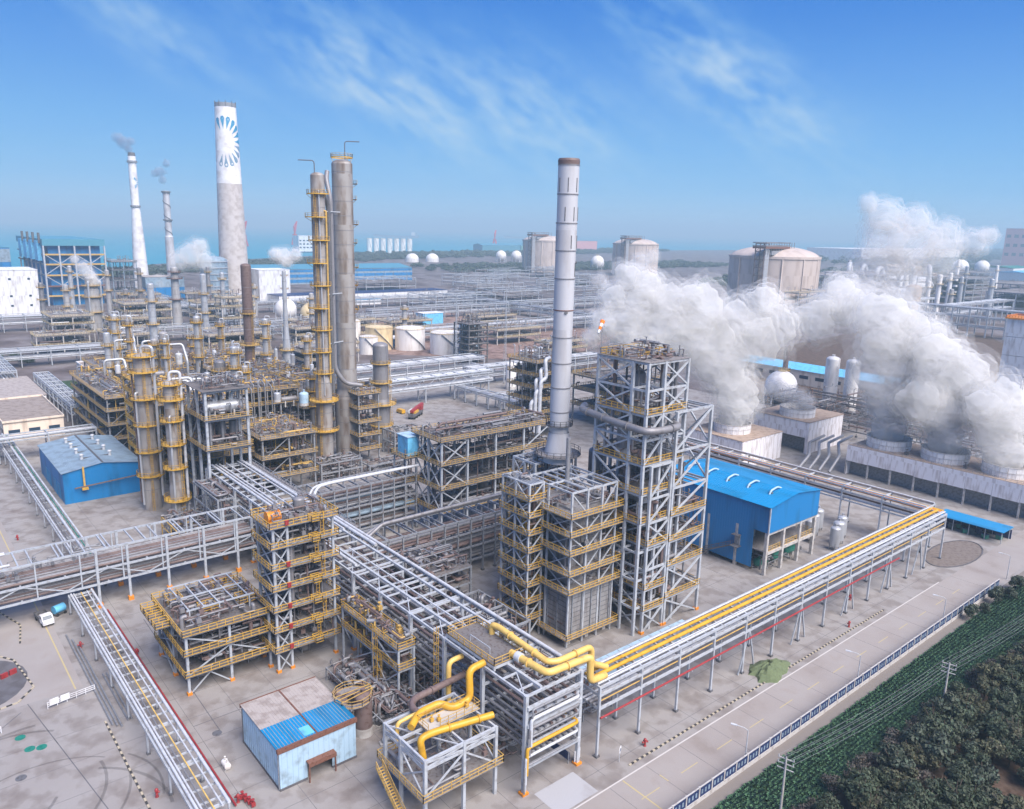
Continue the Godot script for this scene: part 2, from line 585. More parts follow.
func frame(called: String, label: String, category: String, xs: Array, zs: Array, levels: Array, opt := {}) -> Node3D:
	# a steel process structure: posts, beams and braces one by one, decks and their railings per level
	var x0: float = xs[0]
	var x1: float = xs[-1]
	var z0: float = zs[0]
	var z1: float = zs[-1]
	var t := thing(called, label, category, V(x0, 0, z0), 0.0, opt.get("group", ""))
	var steel: Material = M[opt.get("steel", "grey_steel")]
	var deckm: Material = M[opt.get("deck", "dark_grating")]
	var railm: Material = M[opt.get("rail", "yellow_paint")]
	var pw: float = opt.get("pw", 0.42)
	var bw: float = opt.get("bw", 0.3)
	var bh: float = opt.get("bh", 0.42)
	var top: float = opt.get("top", levels[-1])
	var foot: float = opt.get("foot", 0.0)
	var merged: bool = opt.get("far", false)
	var fm := MB.new()
	for x in xs:
		for z in zs:
			if opt.get("hollow", false) and x != x0 and x != x1 and z != z0 and z != z1: continue
			if merged: fm.bar(V(x - x0, foot, z - z0), V(x - x0, top, z - z0), pw, pw)
			else:
				beam("post", V(x - x0, foot, z - z0), V(x - x0, top, z - z0), pw, pw, steel, t)
				if opt.get("shoes", false): beam("post_foot", V(x - x0, 0, z - z0), V(x - x0, 0.5, z - z0), pw * 1.8, pw * 1.8, M.orange_paint, t)
	for y in levels:
		for z in zs:
			if merged: fm.bar(V(0, y - bh / 2, z - z0), V(x1 - x0, y - bh / 2, z - z0), bw, bh)
			else: beam("beam", V(pw / 2, y - bh / 2, z - z0), V(x1 - x0 - pw / 2, y - bh / 2, z - z0), bw, bh, steel, t)
		for x in xs:
			if merged: fm.bar(V(x - x0, y - bh / 2, 0), V(x - x0, y - bh / 2, z1 - z0), bw * 0.97, bh * 0.96)
			else: beam("beam", V(x - x0, y - bh / 2 - 0.01, pw / 2), V(x - x0, y - bh / 2 - 0.01, z1 - z0 - pw / 2), bw * 0.97, bh * 0.96, steel, t)
		var ji: int = opt.get("joists", 0)
		if ji and (not opt.has("open") or y in opt.open):
			for k in ji:
				var xx := (x1 - x0) * (k + 0.7) / (ji + 0.4)
				if merged: fm.bar(V(xx, y - bh / 2, 0), V(xx, y - bh / 2, z1 - z0), bw * 0.7, bh * 0.7)
				else: beam("joist", V(xx, y - bh / 2 + 0.02, 0.2), V(xx, y - bh / 2 + 0.02, z1 - z0 - 0.2), bw * 0.7, bh * 0.7, steel, t)
	var brace_w: float = opt.get("brace_w", 0.2)
	var ys := [foot] + levels
	for face in opt.get("braces", []):
		# ["s" | "n" | "w" | "e", bay, first level, last level, "x" or "/" or "v"]
		for k in range(face[2], face[3]):
			if k + 1 >= ys.size(): continue
			var ya: float = ys[k]
			var yb: float = ys[k + 1] - bh
			var a: Vector3
			var b: Vector3
			if face[0] in ["s", "n"]:
				var zz := (z1 - z0 + 0.06) if face[0] == "s" else -0.06
				a = V(xs[face[1]] - x0, 0, zz)
				b = V(xs[face[1] + 1] - x0, 0, zz)
			else:
				var xx := (x1 - x0 + 0.06) if face[0] == "e" else -0.06
				a = V(xx, 0, zs[face[1]] - z0)
				b = V(xx, 0, zs[face[1] + 1] - z0)
			var segs := []
			match face[4]:
				"x": segs = [[a + V(0, ya, 0), b + V(0, yb, 0)], [b + V(0, ya, 0), a + V(0, yb, 0)]]
				"/": segs = [[a + V(0, ya, 0), b + V(0, yb, 0)]]
				"\\": segs = [[b + V(0, ya, 0), a + V(0, yb, 0)]]
				"v":
					var m := (a + b) / 2.0
					segs = [[a + V(0, ya, 0), m + V(0, yb, 0)], [b + V(0, ya, 0), m + V(0, yb, 0)]]
			for s in segs:
				if merged: fm.bar(s[0], s[1], brace_w, brace_w)
				else: beam("brace", s[0], s[1], brace_w, brace_w, steel, t)
	if merged: put(fm, "steel_frame", steel, t)
	var ov: float = opt.get("over", 0.7)
	for y in opt.get("decks", levels):
		var dk := MB.new()
		dk.box(V(-ov, y + 0.01, -ov), V(x1 - x0 + ov, y + 0.13, z1 - z0 + ov))
		put(dk, "deck", deckm, t)
	var rm: Array = opt.get("rails", opt.get("decks", levels))
	for y in rm:
		var rb := MB.new()
		var e := ov - 0.06
		rail_box(rb, -e, x1 - x0 + e, -e, z1 - z0 + e, y + 0.13, opt.get("rail_sides", "nsew"), opt.get("rail_t", 0.1))
		put(rb, "railing", railm, t)
	var cl := int(opt.get("pipes", 0) * (1.0 if merged else 1.5))
	if cl: pipework(t, V(0.3, foot + 0.3, 0.3), V(x1 - x0 - 0.3, top + opt.get("above", 0.5), z1 - z0 - 0.3), cl, opt.get("pipe_mats", ["grey_pipe", "dull_cladding", "brown_pipe"]), int(x0 * 7 + z0 * 3), opt.get("decks", levels))
	return t

func drum(called: String, label: String, category: String, c: Vector3, length: float, r: float, along_x: bool, m: Material, saddle_y: float, group := "") -> Node3D:
	# horizontal vessel with dished ends on two saddles; c is its middle, saddle_y what it stands on
	var t := thing(called, label, category, V(c.x, saddle_y, c.z), 0.0 if along_x else PI / 2, group)
	var y := c.y - saddle_y
	var sh := MB.new()
	sh.cyl(V(-length / 2, y, 0), V(length / 2, y, 0), r, 20)
	put(sh, "shell", m, t)
	for e in [-1, 1]:
		var hd := MB.new()
		for k in 4:
			var a0 := PI / 2 * k / 4
			var a1 := PI / 2 * (k + 1) / 4
			var p := V(e * (length / 2 + sin(a0) * r * 0.5), y, 0)
			var q := V(e * (length / 2 + sin(a1) * r * 0.5), y, 0)
			_frustum(hd, p, q, cos(a0) * r, cos(a1) * r, 20)
		put(hd, "head", m, t)
		var sd := MB.new()
		sd.box(V(e * length * 0.3 - 0.2, 0, -r * 0.8), V(e * length * 0.3 + 0.2, maxf(0.2, y - r * 0.55), r * 0.8))
		put(sd, "saddle", M.concrete_post, t)
	for k in 2:
		var nz := MB.new()
		nz.cyl(V(length * (0.22 - 0.5 * k), y + r * 0.8, 0), V(length * (0.22 - 0.5 * k), y + r + 0.6, 0), r * 0.18, 10)
		nz.cyl(V(length * (0.22 - 0.5 * k), y + r + 0.5, 0), V(length * (0.22 - 0.5 * k), y + r + 0.62, 0), r * 0.28, 10)
		put(nz, "nozzle", m, t)
	return t

func _frustum(mb: MB, a: Vector3, b: Vector3, r0: float, r1: float, sides: int) -> void:
	var t := (b - a).normalized()
	var s := t.cross(Vector3.UP)
	s = t.cross(Vector3.RIGHT) if s.length() < 0.05 else s
	s = s.normalized()
	var u := s.cross(t)
	var f := mb.v.size()
	var l := a.distance_to(b)
	var sl := Vector2(l, r0 - r1).normalized()
	for q in sides + 1:
		var an := TAU * q / sides
		var e := s * cos(an) + u * sin(an)
		mb.v.append(a + e * r0); mb.v.append(b + e * r1)
		var nn := e * sl.x + t * sl.y
		mb.n.append(nn); mb.n.append(nn)
	for q in sides:
		var k := f + q * 2
		mb.i.append(k); mb.i.append(k + 3); mb.i.append(k + 1)
		mb.i.append(k); mb.i.append(k + 2); mb.i.append(k + 3)

func vessel(called: String, label: String, category: String, at: Vector3, r: float, h: float, m: Material, group := "", legs := true) -> Node3D:
	# upright vessel with domed ends on a skirt or legs
	var t := thing(called, label, category, at, 0.0, group)
	var b := minf(1.6, h * 0.2)
	var sh := MB.new()
	sh.lathe(Vector3.ZERO, [[r, b], [r, h - r * 0.5]], 20)
	sh.ball(V(0, h - r * 0.5, 0), r, 20, 0.5, 0, 90)
	sh.ball(V(0, b, 0), r, 20, 0.4, -90, 0)
	put(sh, "shell", m, t)
	if legs:
		for k in 4:
			beam("leg", V(r * 0.75 * (1 if k % 2 else -1), 0, r * 0.6 * (1 if k < 2 else -1)), V(r * 0.75 * (1 if k % 2 else -1), b + 0.8, r * 0.6 * (1 if k < 2 else -1)), 0.2, 0.2, M.grey_steel, t)
	else:
		var sk := MB.new()
		sk.lathe(Vector3.ZERO, [[r * 1.05, 0], [r, b]], 20)
		put(sk, "skirt", M.concrete_post, t)
	var nz := MB.new()
	nz.cyl(V(0, h - 0.1, 0), V(0, h + 0.6, 0), r * 0.16, 10)
	nz.cyl(V(0, h + 0.5, 0), V(0, h + 0.65, 0), r * 0.26, 10)
	put(nz, "nozzle", m, t)
	return t

func column(called: String, label: String, category: String, at: Vector3, prof: Array, shell: Material, plats: Array, opt := {}) -> Node3D:
	# tall process column; prof [[r, y] ...]; plats [[y, from deg, to deg, width] ...]
	var t := thing(called, label, category, at, 0.0, opt.get("group", ""))
	var sh := MB.new()
	sh.lathe(Vector3.ZERO, prof, 28)
	var rt: float = prof[-1][0]
	var yt: float = prof[-1][1]
	put(sh, "shell", shell, t)
	var hd := MB.new()
	hd.ball(V(0, yt, 0), rt, 28, 0.5, 0, 90)
	put(hd, "head", shell, t)
	var bands := MB.new()
	var step: float = opt.get("bands", 6.0)
	var y := step
	while y < yt and step > 0.0:
		var r := _prof_r(prof, y)
		ring(bands, V(0, y, 0), r - 0.02, r + 0.05, 0.14, 0, TAU, 24)
		y += step
	if bands.v.size(): put(bands, "seam", M[opt.get("band_mat", "dull_cladding")], t, "stuff")
	var pm: Material = M[opt.get("plat", "old_yellow")]
	for p in plats:
		var r := _prof_r(prof, p[0])
		var a0 := deg_to_rad(p[1])
		var a1 := deg_to_rad(p[2])
		var w: float = p[3] if p.size() > 3 else 1.3
		var seg := maxi(5, int((a1 - a0) / 0.35))
		var pl := MB.new()
		ring(pl, V(0, p[0], 0), r + 0.03, r + w, 0.22, a0, a1, seg)
		for k in 3:
			var a := lerpf(a0, a1, (k + 0.5) / 3.0)
			pl.bar(V(cos(a) * r, p[0] - 1.2, sin(a) * r), V(cos(a) * (r + w), p[0], sin(a) * (r + w)), 0.12, 0.12)
		var po := put(pl, "platform", pm, t)
		var rr := MB.new()
		ring_rail(rr, V(0, p[0] + 0.22, 0), r + w - 0.05, a0, a1, seg)
		put(rr, "railing", pm, po)
	if opt.has("ladder"):
		var la := deg_to_rad(opt.ladder)
		var e := V(cos(la), 0, sin(la))
		var lb := MB.new()
		var ps := [0.0]
		for p in plats: ps.append(p[0])
		ps.sort()
		for k in ps.size() - 1:
			var r := _prof_r(prof, ps[k]) + 0.3
			ladder(lb, e.rotated(Vector3.UP, 0.12 * (k % 2)) * r + V(0, ps[k], 0), e.rotated(Vector3.UP, 0.12 * (k % 2)) * r + V(0, ps[k + 1] + 1.0, 0), e)
		put(lb, "ladder", pm, t)
	for d in opt.get("pipes", []):
		# [angle deg, y0, y1, radius, out, material]
		var a := deg_to_rad(d[0])
		var e := V(cos(a), 0, sin(a))
		var r := _prof_r(prof, (d[1] + d[2]) / 2.0)
		var o: float = r + d[4]
		var q := [e * (r - 0.1) + V(0, d[2], 0), e * o + V(0, d[2], 0), e * o + V(0, d[1], 0)]
		if d[2] > yt: q = [V(0, yt + rt * 0.4, 0), V(0, d[2], 0), e * o + V(0, d[2], 0), e * o + V(0, d[1], 0)]
		bent_pipe("downcomer", q, d[3], M[d[5]], t, d[3] * 2.5, 12)
	return t

func _prof_r(prof: Array, y: float) -> float:
	for k in prof.size() - 1:
		if y >= prof[k][1] and y <= prof[k + 1][1]:
			var d: float = prof[k + 1][1] - prof[k][1]
			return lerpf(prof[k][0], prof[k + 1][0], (y - prof[k][1]) / d) if d > 0.001 else prof[k + 1][0]
	return prof[-1][0]

func flanges(p: Array, r: float, m: Material, parent: Node3D, gap := 4.0) -> void:
	# bolted collars along a pipe
	for k in p.size() - 1:
		var a: Vector3 = p[k]
		var b: Vector3 = p[k + 1]
		var n := int(a.distance_to(b) / gap)
		for q in n:
			var c := a.lerp(b, (q + 0.5) / n)
			var d := (b - a).normalized() * 0.07
			var mb := MB.new()
			mb.cyl(c - d, c + d, r * 1.32, 14)
			mb.cyl(c - d * 2.6, c - d * 1.9, r * 1.18, 14)
			put(mb, "flange", m, parent)

func rack(called: String, label: String, along_x: bool, from: float, to: float, w0: float, w1: float, top: float, tiers: Array, opt := {}) -> Node3D:
	# pipe rack; along x or z from..to, posts at w0 and w1 across. tiers [[height, pipe count, material names]]
	var o := V(from, 0, w0) if along_x else V(w0, 0, from)
	var t := thing(called, label, "pipe rack", o, 0.0, opt.get("group", ""))
	var steel: Material = M[opt.get("steel", "pale_steel")]
	var step: float = opt.get("step", 9.0)
	var low: Material = M[opt.get("low_steel", opt.get("steel", "pale_steel"))]
	var pw: float = opt.get("pw", 0.42)
	var far: bool = opt.get("far", false)
	var dist := absf(to - from)
	var sg := signf(to - from)
	var m := maxi(1, roundi(dist / step))
	var fm := MB.new()
	var at := func(l: float, w: float, y: float) -> Vector3:
		return V(l * sg, y, w) if along_x else V(w, y, l * sg)
	var wd := w1 - w0
	var r := RandomNumberGenerator.new()
	r.seed = int(from * 3 + w0 * 17 + top * 5)
	for k in m + 1:
		var l := dist * k / m
		for w in [0.0, wd]:
			if opt.get("posts", true):
				if far: fm.bar(at.call(l, w, 0.0), at.call(l, w, top), pw, pw)
				else:
					beam("post", at.call(l, w, 0.0), at.call(l, w, top), pw, pw, steel, t)
					beam("post_foot", at.call(l, w, 0.0), at.call(l, w, 0.35), pw * 2.0, pw * 2.0, M[opt.get("foot", "dark_steel")], t)
		for ti in tiers:
			if far: fm.bar(at.call(l, 0.0, ti[0] - 0.2), at.call(l, wd, ti[0] - 0.2), 0.3, 0.4)
			else: beam("cross_beam", at.call(l, pw / 2, ti[0] - 0.2), at.call(l, wd - pw / 2, ti[0] - 0.2), 0.3, 0.4, low, t)
		if top > tiers[-1][0] + 0.5:
			if far: fm.bar(at.call(l, 0.0, top - 0.18), at.call(l, wd, top - 0.18), 0.3, 0.36)
			else: beam("cross_beam", at.call(l, pw / 2, top - 0.18), at.call(l, wd - pw / 2, top - 0.18), 0.3, 0.36, steel, t)
	for w in [0.0, wd]:
		var hs := []
		for ti in (tiers if not opt.has("edge_only_top") else []): hs.append(ti[0])
		if top > tiers[-1][0] + 0.5: hs.append(top)
		for y in hs:
			if far: fm.bar(at.call(0.0, w, y - 0.2), at.call(dist, w, y - 0.2), 0.28, 0.38)
			else: beam("edge_beam", at.call(-0.2, w + (0.02 if w > 0 else -0.02), y - 0.2), at.call(dist + 0.2, w + (0.02 if w > 0 else -0.02), y - 0.2), 0.3, 0.42, steel, t)
	for k in opt.get("sleepers", 0):
		var l: float = dist * (k + 0.5) / opt.sleepers
		beam("joist", at.call(l, 0.2, tiers[-1][0] - 0.16), at.call(l, wd - 0.2, tiers[-1][0] - 0.16), 0.2, 0.24, steel, t)
	for k in opt.get("top_sleepers", 0):
		var l: float = dist * (k + 0.5) / opt.top_sleepers
		beam("joist", at.call(l, 0.2, top - 0.16), at.call(l, wd - 0.2, top - 0.16), 0.24, 0.26, steel, t)
	if opt.get("bracing", "") != "":
		for w in [0.0, wd]:
			for k in m:
				if opt.bracing == "some" and k % 4 != 1: continue
				var y0: float = opt.get("brace_from", 0.0)
				var y1: float = opt.get("brace_to", tiers[0][0] - 0.4)
				var a: Vector3 = at.call(dist * k / m, w, y0)
				var b: Vector3 = at.call(dist * (k + 1) / m, w, y1)
				var a2: Vector3 = at.call(dist * (k + 1) / m, w, y0)
				var b2: Vector3 = at.call(dist * k / m, w, y1)
				if far:
					fm.bar(a, b, 0.18, 0.18)
				elif opt.bracing == "truss":
					if k % 2: beam("brace", a, b, 0.2, 0.2, steel, t)
					else: beam("brace", a2, b2, 0.2, 0.2, steel, t)
				else:
					beam("brace", a, b, 0.2, 0.2, steel, t)
					beam("brace", a2, b2, 0.2, 0.2, steel, t)
	if far: put(fm, "steel_frame", steel, t)
	for ti in tiers:
		var n: int = ti[1]
		if n == 0: continue
		var p := 0.5
		var gap := (wd - 1.0) / n
		for k in n:
			var rad := clampf(gap * r.randf_range(0.2, 0.42), 0.08, ti[3] if ti.size() > 3 else 0.45)
			var ww := p + gap * (k + 0.5)
			var mt: Material = M[ti[2][r.randi() % ti[2].size()]]
			pipe("pipe", at.call(-0.5, ww, ti[0] + rad + 0.02), at.call(dist + 0.5, ww, ti[0] + rad + 0.02), rad, mt, t)
	return t

# ---------- ground, roads, water ----------
func sheet(called: String, pts: Array, y: float, m: Material) -> MeshInstance3D:
	var mb := MB.new()
	var poly := PackedVector2Array(pts)
	var idx := Geometry2D.triangulate_polygon(poly)
	for p in poly:
		mb.v.append(V(p.x, y, p.y)); mb.n.append(Vector3.UP)
	for k in idx: mb.i.append(k)
	return struct(mb, called, m)

func R(x0: float, x1: float, z0: float, z1: float) -> Array:
	return [Vector2(x0, z0), Vector2(x1, z0), Vector2(x1, z1), Vector2(x0, z1)]

func ground_mat(called: String, c: Color, stops: Array, metres: float, seed_: int, freq := 0.008, rough := 0.9, fine := true) -> StandardMaterial3D:
	var m := mat(called, c, rough)
	m.albedo_texture = noise_tex(stops, freq, seed_, 1024, 7, 40.0)
	m.uv1_triplanar = true
	m.uv1_world_triplanar = true
	m.uv1_scale = Vector3.ONE / metres
	if not fine: return m
	m.detail_enabled = true
	m.detail_blend_mode = BaseMaterial3D.BLEND_MODE_MUL
	m.detail_uv_layer = BaseMaterial3D.DETAIL_UV_2
	m.uv2_triplanar = true
	m.uv2_world_triplanar = true
	m.uv2_scale = Vector3.ONE / (metres / 5.3)
	m.detail_albedo = M.conc_tex
	return m

func make_ground() -> void:
	var W := Color.WHITE
	ground_mat("yard_concrete", c8(148, 143, 140), [[0.0, c8(208, 200, 196)], [0.2, c8(236, 231, 228)], [0.32, c8(248, 246, 245)], [0.7, W], [0.88, c8(248, 246, 243)], [1.0, c8(236, 228, 222)]], 150.0, 3)
	ground_mat("road_concrete", c8(152, 145, 141), [[0.0, c8(226, 219, 214)], [0.25, c8(246, 243, 241)], [0.7, W], [1.0, c8(242, 235, 230)]], 110.0, 8, 0.008, 0.9, false)
	ground_mat("plant_ground", c8(124, 117, 118), [[0.0, c8(150, 132, 124)], [0.3, c8(196, 184, 178)], [0.5, c8(225, 216, 212)], [0.72, W], [1.0, c8(216, 202, 190)]], 520.0, 13, 0.012)
	ground_mat("earth", c8(112, 96, 82), [[0.0, c8(150, 130, 120)], [0.5, c8(215, 205, 200)], [1.0, W]], 30.0, 17)
	ground_mat("slab_pale", c8(166, 165, 168), [[0.0, c8(232, 228, 226)], [0.4, W], [1.0, W]], 60.0, 19, 0.008, 0.9, false)
	ground_mat("grass_soil", c8(62, 88, 60), [[0.0, c8(120, 130, 100)], [0.5, c8(205, 220, 190)], [1.0, W]], 24.0, 21)
	var sea := mat("sea_water", c8(52, 136, 158), 0.55)
	sea.metallic_specular = 0.15
	var sn := FastNoiseLite.new()
	sn.seed = 4
	sn.frequency = 0.02
	var si := sn.get_seamless_image(256, 256)
	si.convert(Image.FORMAT_RGBA8)
	si.bump_map_to_normal_map(4.0)
	sea.normal_enabled = true
	sea.normal_texture = ImageTexture.create_from_image(si)
	sea.uv1_triplanar = true
	sea.uv1_world_triplanar = true
	sea.uv1_scale = Vector3.ONE / 60.0
	ground_mat("red_earth", c8(148, 124, 114), [[0.0, c8(150, 132, 124)], [0.3, c8(205, 192, 186)], [0.55, W], [0.8, c8(230, 222, 218)], [1.0, c8(190, 176, 168)]], 160.0, 29, 0.014)
	# water to the horizon, land in front of it
	sheet("sea", R(-9000, 16000, -16000, -200), -3.0, M.sea_water)
	sheet("ground", [Vector2(-2500, 1200), Vector2(-2500, -1180), Vector2(-300, -1240), Vector2(60, -1300), Vector2(330, -1330), Vector2(420, -1560), Vector2(900, -1900), Vector2(1300, -1980), Vector2(2200, -2300), Vector2(9000, -2900), Vector2(14000, 1200)], -0.02, M.plant_ground)
	sheet("yard", R(-60, 330, -330, -56.2), 0.0, M.yard_concrete)
	# outer road beside the boundary wall
	sheet("road", R(40, 420, -66.3, -57.2), 0.006, M.road_concrete)
	var lines := MB.new()
	for z in [-66.45, -57.75]: lines.box(V(40, 0.008, z - 0.12), V(190, 0.012, z + 0.12))
	struct(lines, "road_edge_lines", mat("line_white", c8(192, 186, 182), 0.8))
	var yl := MB.new()
	var x := 60.0
	while x < 190.0:
		yl.box(V(x, 0.008, -61.9), V(x + 4.0, 0.012, -61.75))
		x += 9.0
	yl.box(V(78.6, 0.0085, -66.2), V(78.85, 0.0125, -57.9))
	yl.box(V(84.0, 0.0085, -63.6), V(84.2, 0.0125, -61.9))
	struct(yl, "road_centre_lines", mat("line_yellow", c8(178, 162, 120), 0.85))
	sheet("loading_slab", R(66.4, 74.2, -72.2, -66.9), 0.01, M.slab_pale)
	# inner service road with its yellow line
	sheet("service_road", R(9.0, 21.6, -420, -92), 0.006, M.road_concrete)
	var y2 := MB.new()
	y2.box(V(20.3, 0.008, -320), V(20.55, 0.012, -141))
	y2.box(V(17.2, 0.008, -320), V(17.4, 0.012, -185))
	struct(y2, "service_road_line", M.line_yellow)
	sheet("forecourt", R(-60, 22.0, -141, -60), 0.008, M.yard_concrete)
	var joint := MB.new()
	joint.bar(V(13.2, 0.011, -141), V(18.6, 0.011, -100), 0.14, 0.01)
	joint.bar(V(-10, 0.011, -118), V(12, 0.011, -139), 0.14, 0.01)
	joint.bar(V(36, 0.004, -114), V(36.6, 0.004, -160), 0.14, 0.008)
	joint.bar(V(33, 0.004, -118), V(62, 0.004, -118), 0.12, 0.008)
	joint.bar(V(60, 0.004, -118), V(60, 0.004, -98), 0.12, 0.008)
	for k in 24:
		joint.bar(V(33.0 + k * 7.4, 0.003, -330), V(33.0 + k * 7.4, 0.003, -68.5), 0.06, 0.006)
	for k in 36:
		joint.bar(V(22.6, 0.0032, -70.0 - k * 7.2), V(205, 0.0032, -70.0 - k * 7.2), 0.06, 0.006)
	for k in 20: joint.bar(V(44.0 + k * 8.0, 0.0085, -66.2), V(44.0 + k * 8.0, 0.0085, -57.9), 0.06, 0.006)
	for k in 9: joint.bar(V(-20.0, 0.0102, -136.0 + k * 8.0), V(21.8, 0.0102, -136.0 + k * 8.0), 0.05, 0.006)
	struct(joint, "paving_joints", M.asphalt_dark)
	# rubber left by turning lorries
	var tm := mat("tyre_rubber", Color(0.16, 0.16, 0.18, 0.1), 0.9)
	tm.transparency = BaseMaterial3D.TRANSPARENCY_ALPHA
	var marks := MB.new()
	var rk := RandomNumberGenerator.new()
	rk.seed = 77
	for k in 16:
		var c := V(rk.randf_range(-6, 12), 0.016 + k * 0.0006, rk.randf_range(-128, -104))
		var r := rk.randf_range(6, 17)
		var a0 := rk.randf() * TAU
		var a1 := a0 + rk.randf_range(0.5, 1.5)
		ring(marks, c, r, r + rk.randf_range(0.25, 0.6), 0.0003, a0, a1, 14)
	struct(marks, "tyre_marks", tm)
	# kerbs of black and yellow blocks
	var black := MB.new()
	var pale := MB.new()
	kerb(black, pale, V(82, 0, -67.9), V(165, 0, -67.9), 0.55)
	kerb(black, pale, V(22.2, 0, -128), V(22.2, 0, -92), 0.8)
	kerb(black, pale, V(9.0, 0, -165), V(13.5, 0, -158), 0.8)
	kerb(black, pale, V(13.5, 0, -158), V(14.9, 0, -146), 0.8)
	kerb(black, pale, V(14.9, 0, -146), V(12.0, 0, -142.4), 0.8)
	kerb(black, pale, V(12.0, 0, -142.4), V(6.0, 0, -141.6), 0.8)
	kerb(black, pale, V(12.8, 0, -185), V(16.6, 0, -172), 0.8)
	kerb(black, pale, V(16.6, 0, -172), V(15.4, 0, -164), 0.8)
	struct(black, "kerb_dark_blocks", mat("kerb_black", c8(58, 56, 56), 0.85))
	struct(pale, "kerb_pale_blocks", mat("kerb_pale", c8(176, 164, 142), 0.85))
	# planted strip and field outside the wall
	sheet("bank", R(30, 420, -56.2, -53.6), 0.02, mat("ditch_concrete", c8(122, 114, 108), 0.9))
	sheet("field", [Vector2(20, -54.2), Vector2(420, -54.2), Vector2(420, -41), Vector2(170, -42.5), Vector2(120, -45.5), Vector2(88, -44.5), Vector2(20, -43)], 0.05, M.grass_soil)
	sheet("wood_floor", [Vector2(20, -43.5), Vector2(88, -45), Vector2(120, -46), Vector2(170, -43), Vector2(420, -41.5), Vector2(420, 120), Vector2(20, 120)], 0.03, M.earth)
	sheet("grass_plot", R(27, 36, -420, -392), 0.012, M.grass_soil)
	# islands of dark earth round the far junction
	var isl := []
	for k in 24:
		var a := TAU * k / 24
		isl.append(Vector2(211.5 + cos(a) * 12.5, -71.4 + sin(a) * 5.2))
	sheet("planting_island", isl, 0.02, mat("island_soil", c8(118, 108, 102), 0.95))
	M.island_soil.albedo_texture = M.conc_tex
	M.island_soil.uv1_triplanar = true
	M.island_soil.uv1_world_triplanar = true
	M.island_soil.uv1_scale = Vector3.ONE / 7.0
	var ik := MB.new()
	for k in 24:
		var p: Vector2 = isl[k]
		var q: Vector2 = isl[(k + 1) % 24]
		ik.bar(V(p.x, 0.07, p.y), V(q.x, 0.07, q.y), 0.3, 0.15)
	struct(ik, "island_kerb", M.asphalt_dark)
	var side := []
	for k in 24:
		var a := TAU * k / 24
		side.append(Vector2(6 + cos(a) * 8.8, -152 + sin(a) * 9.5))
	sheet("kerbed_island", side, 0.02, M.asphalt_dark)
	sheet("far_earth", [Vector2(330, -210), Vector2(420, -300), Vector2(700, -330), Vector2(760, -260), Vector2(560, -150), Vector2(400, -120)], 0.01, M.earth)
	sheet("bare_ground", [Vector2(215, -470), Vector2(330, -350), Vector2(470, -420), Vector2(430, -620), Vector2(320, -600)], 0.012, M.red_earth)

func kerb(black: MB, pale: MB, a: Vector3, b: Vector3, step: float) -> void:
	var n := int(a.distance_to(b) / step)
	for k in n:
		var p := a.lerp(b, float(k) / n)
		var q := a.lerp(b, float(k + 0.94) / n)
		(black if k % 2 else pale).bar(p + V(0, 0.07, 0), q + V(0, 0.07, 0), 0.28, 0.15)

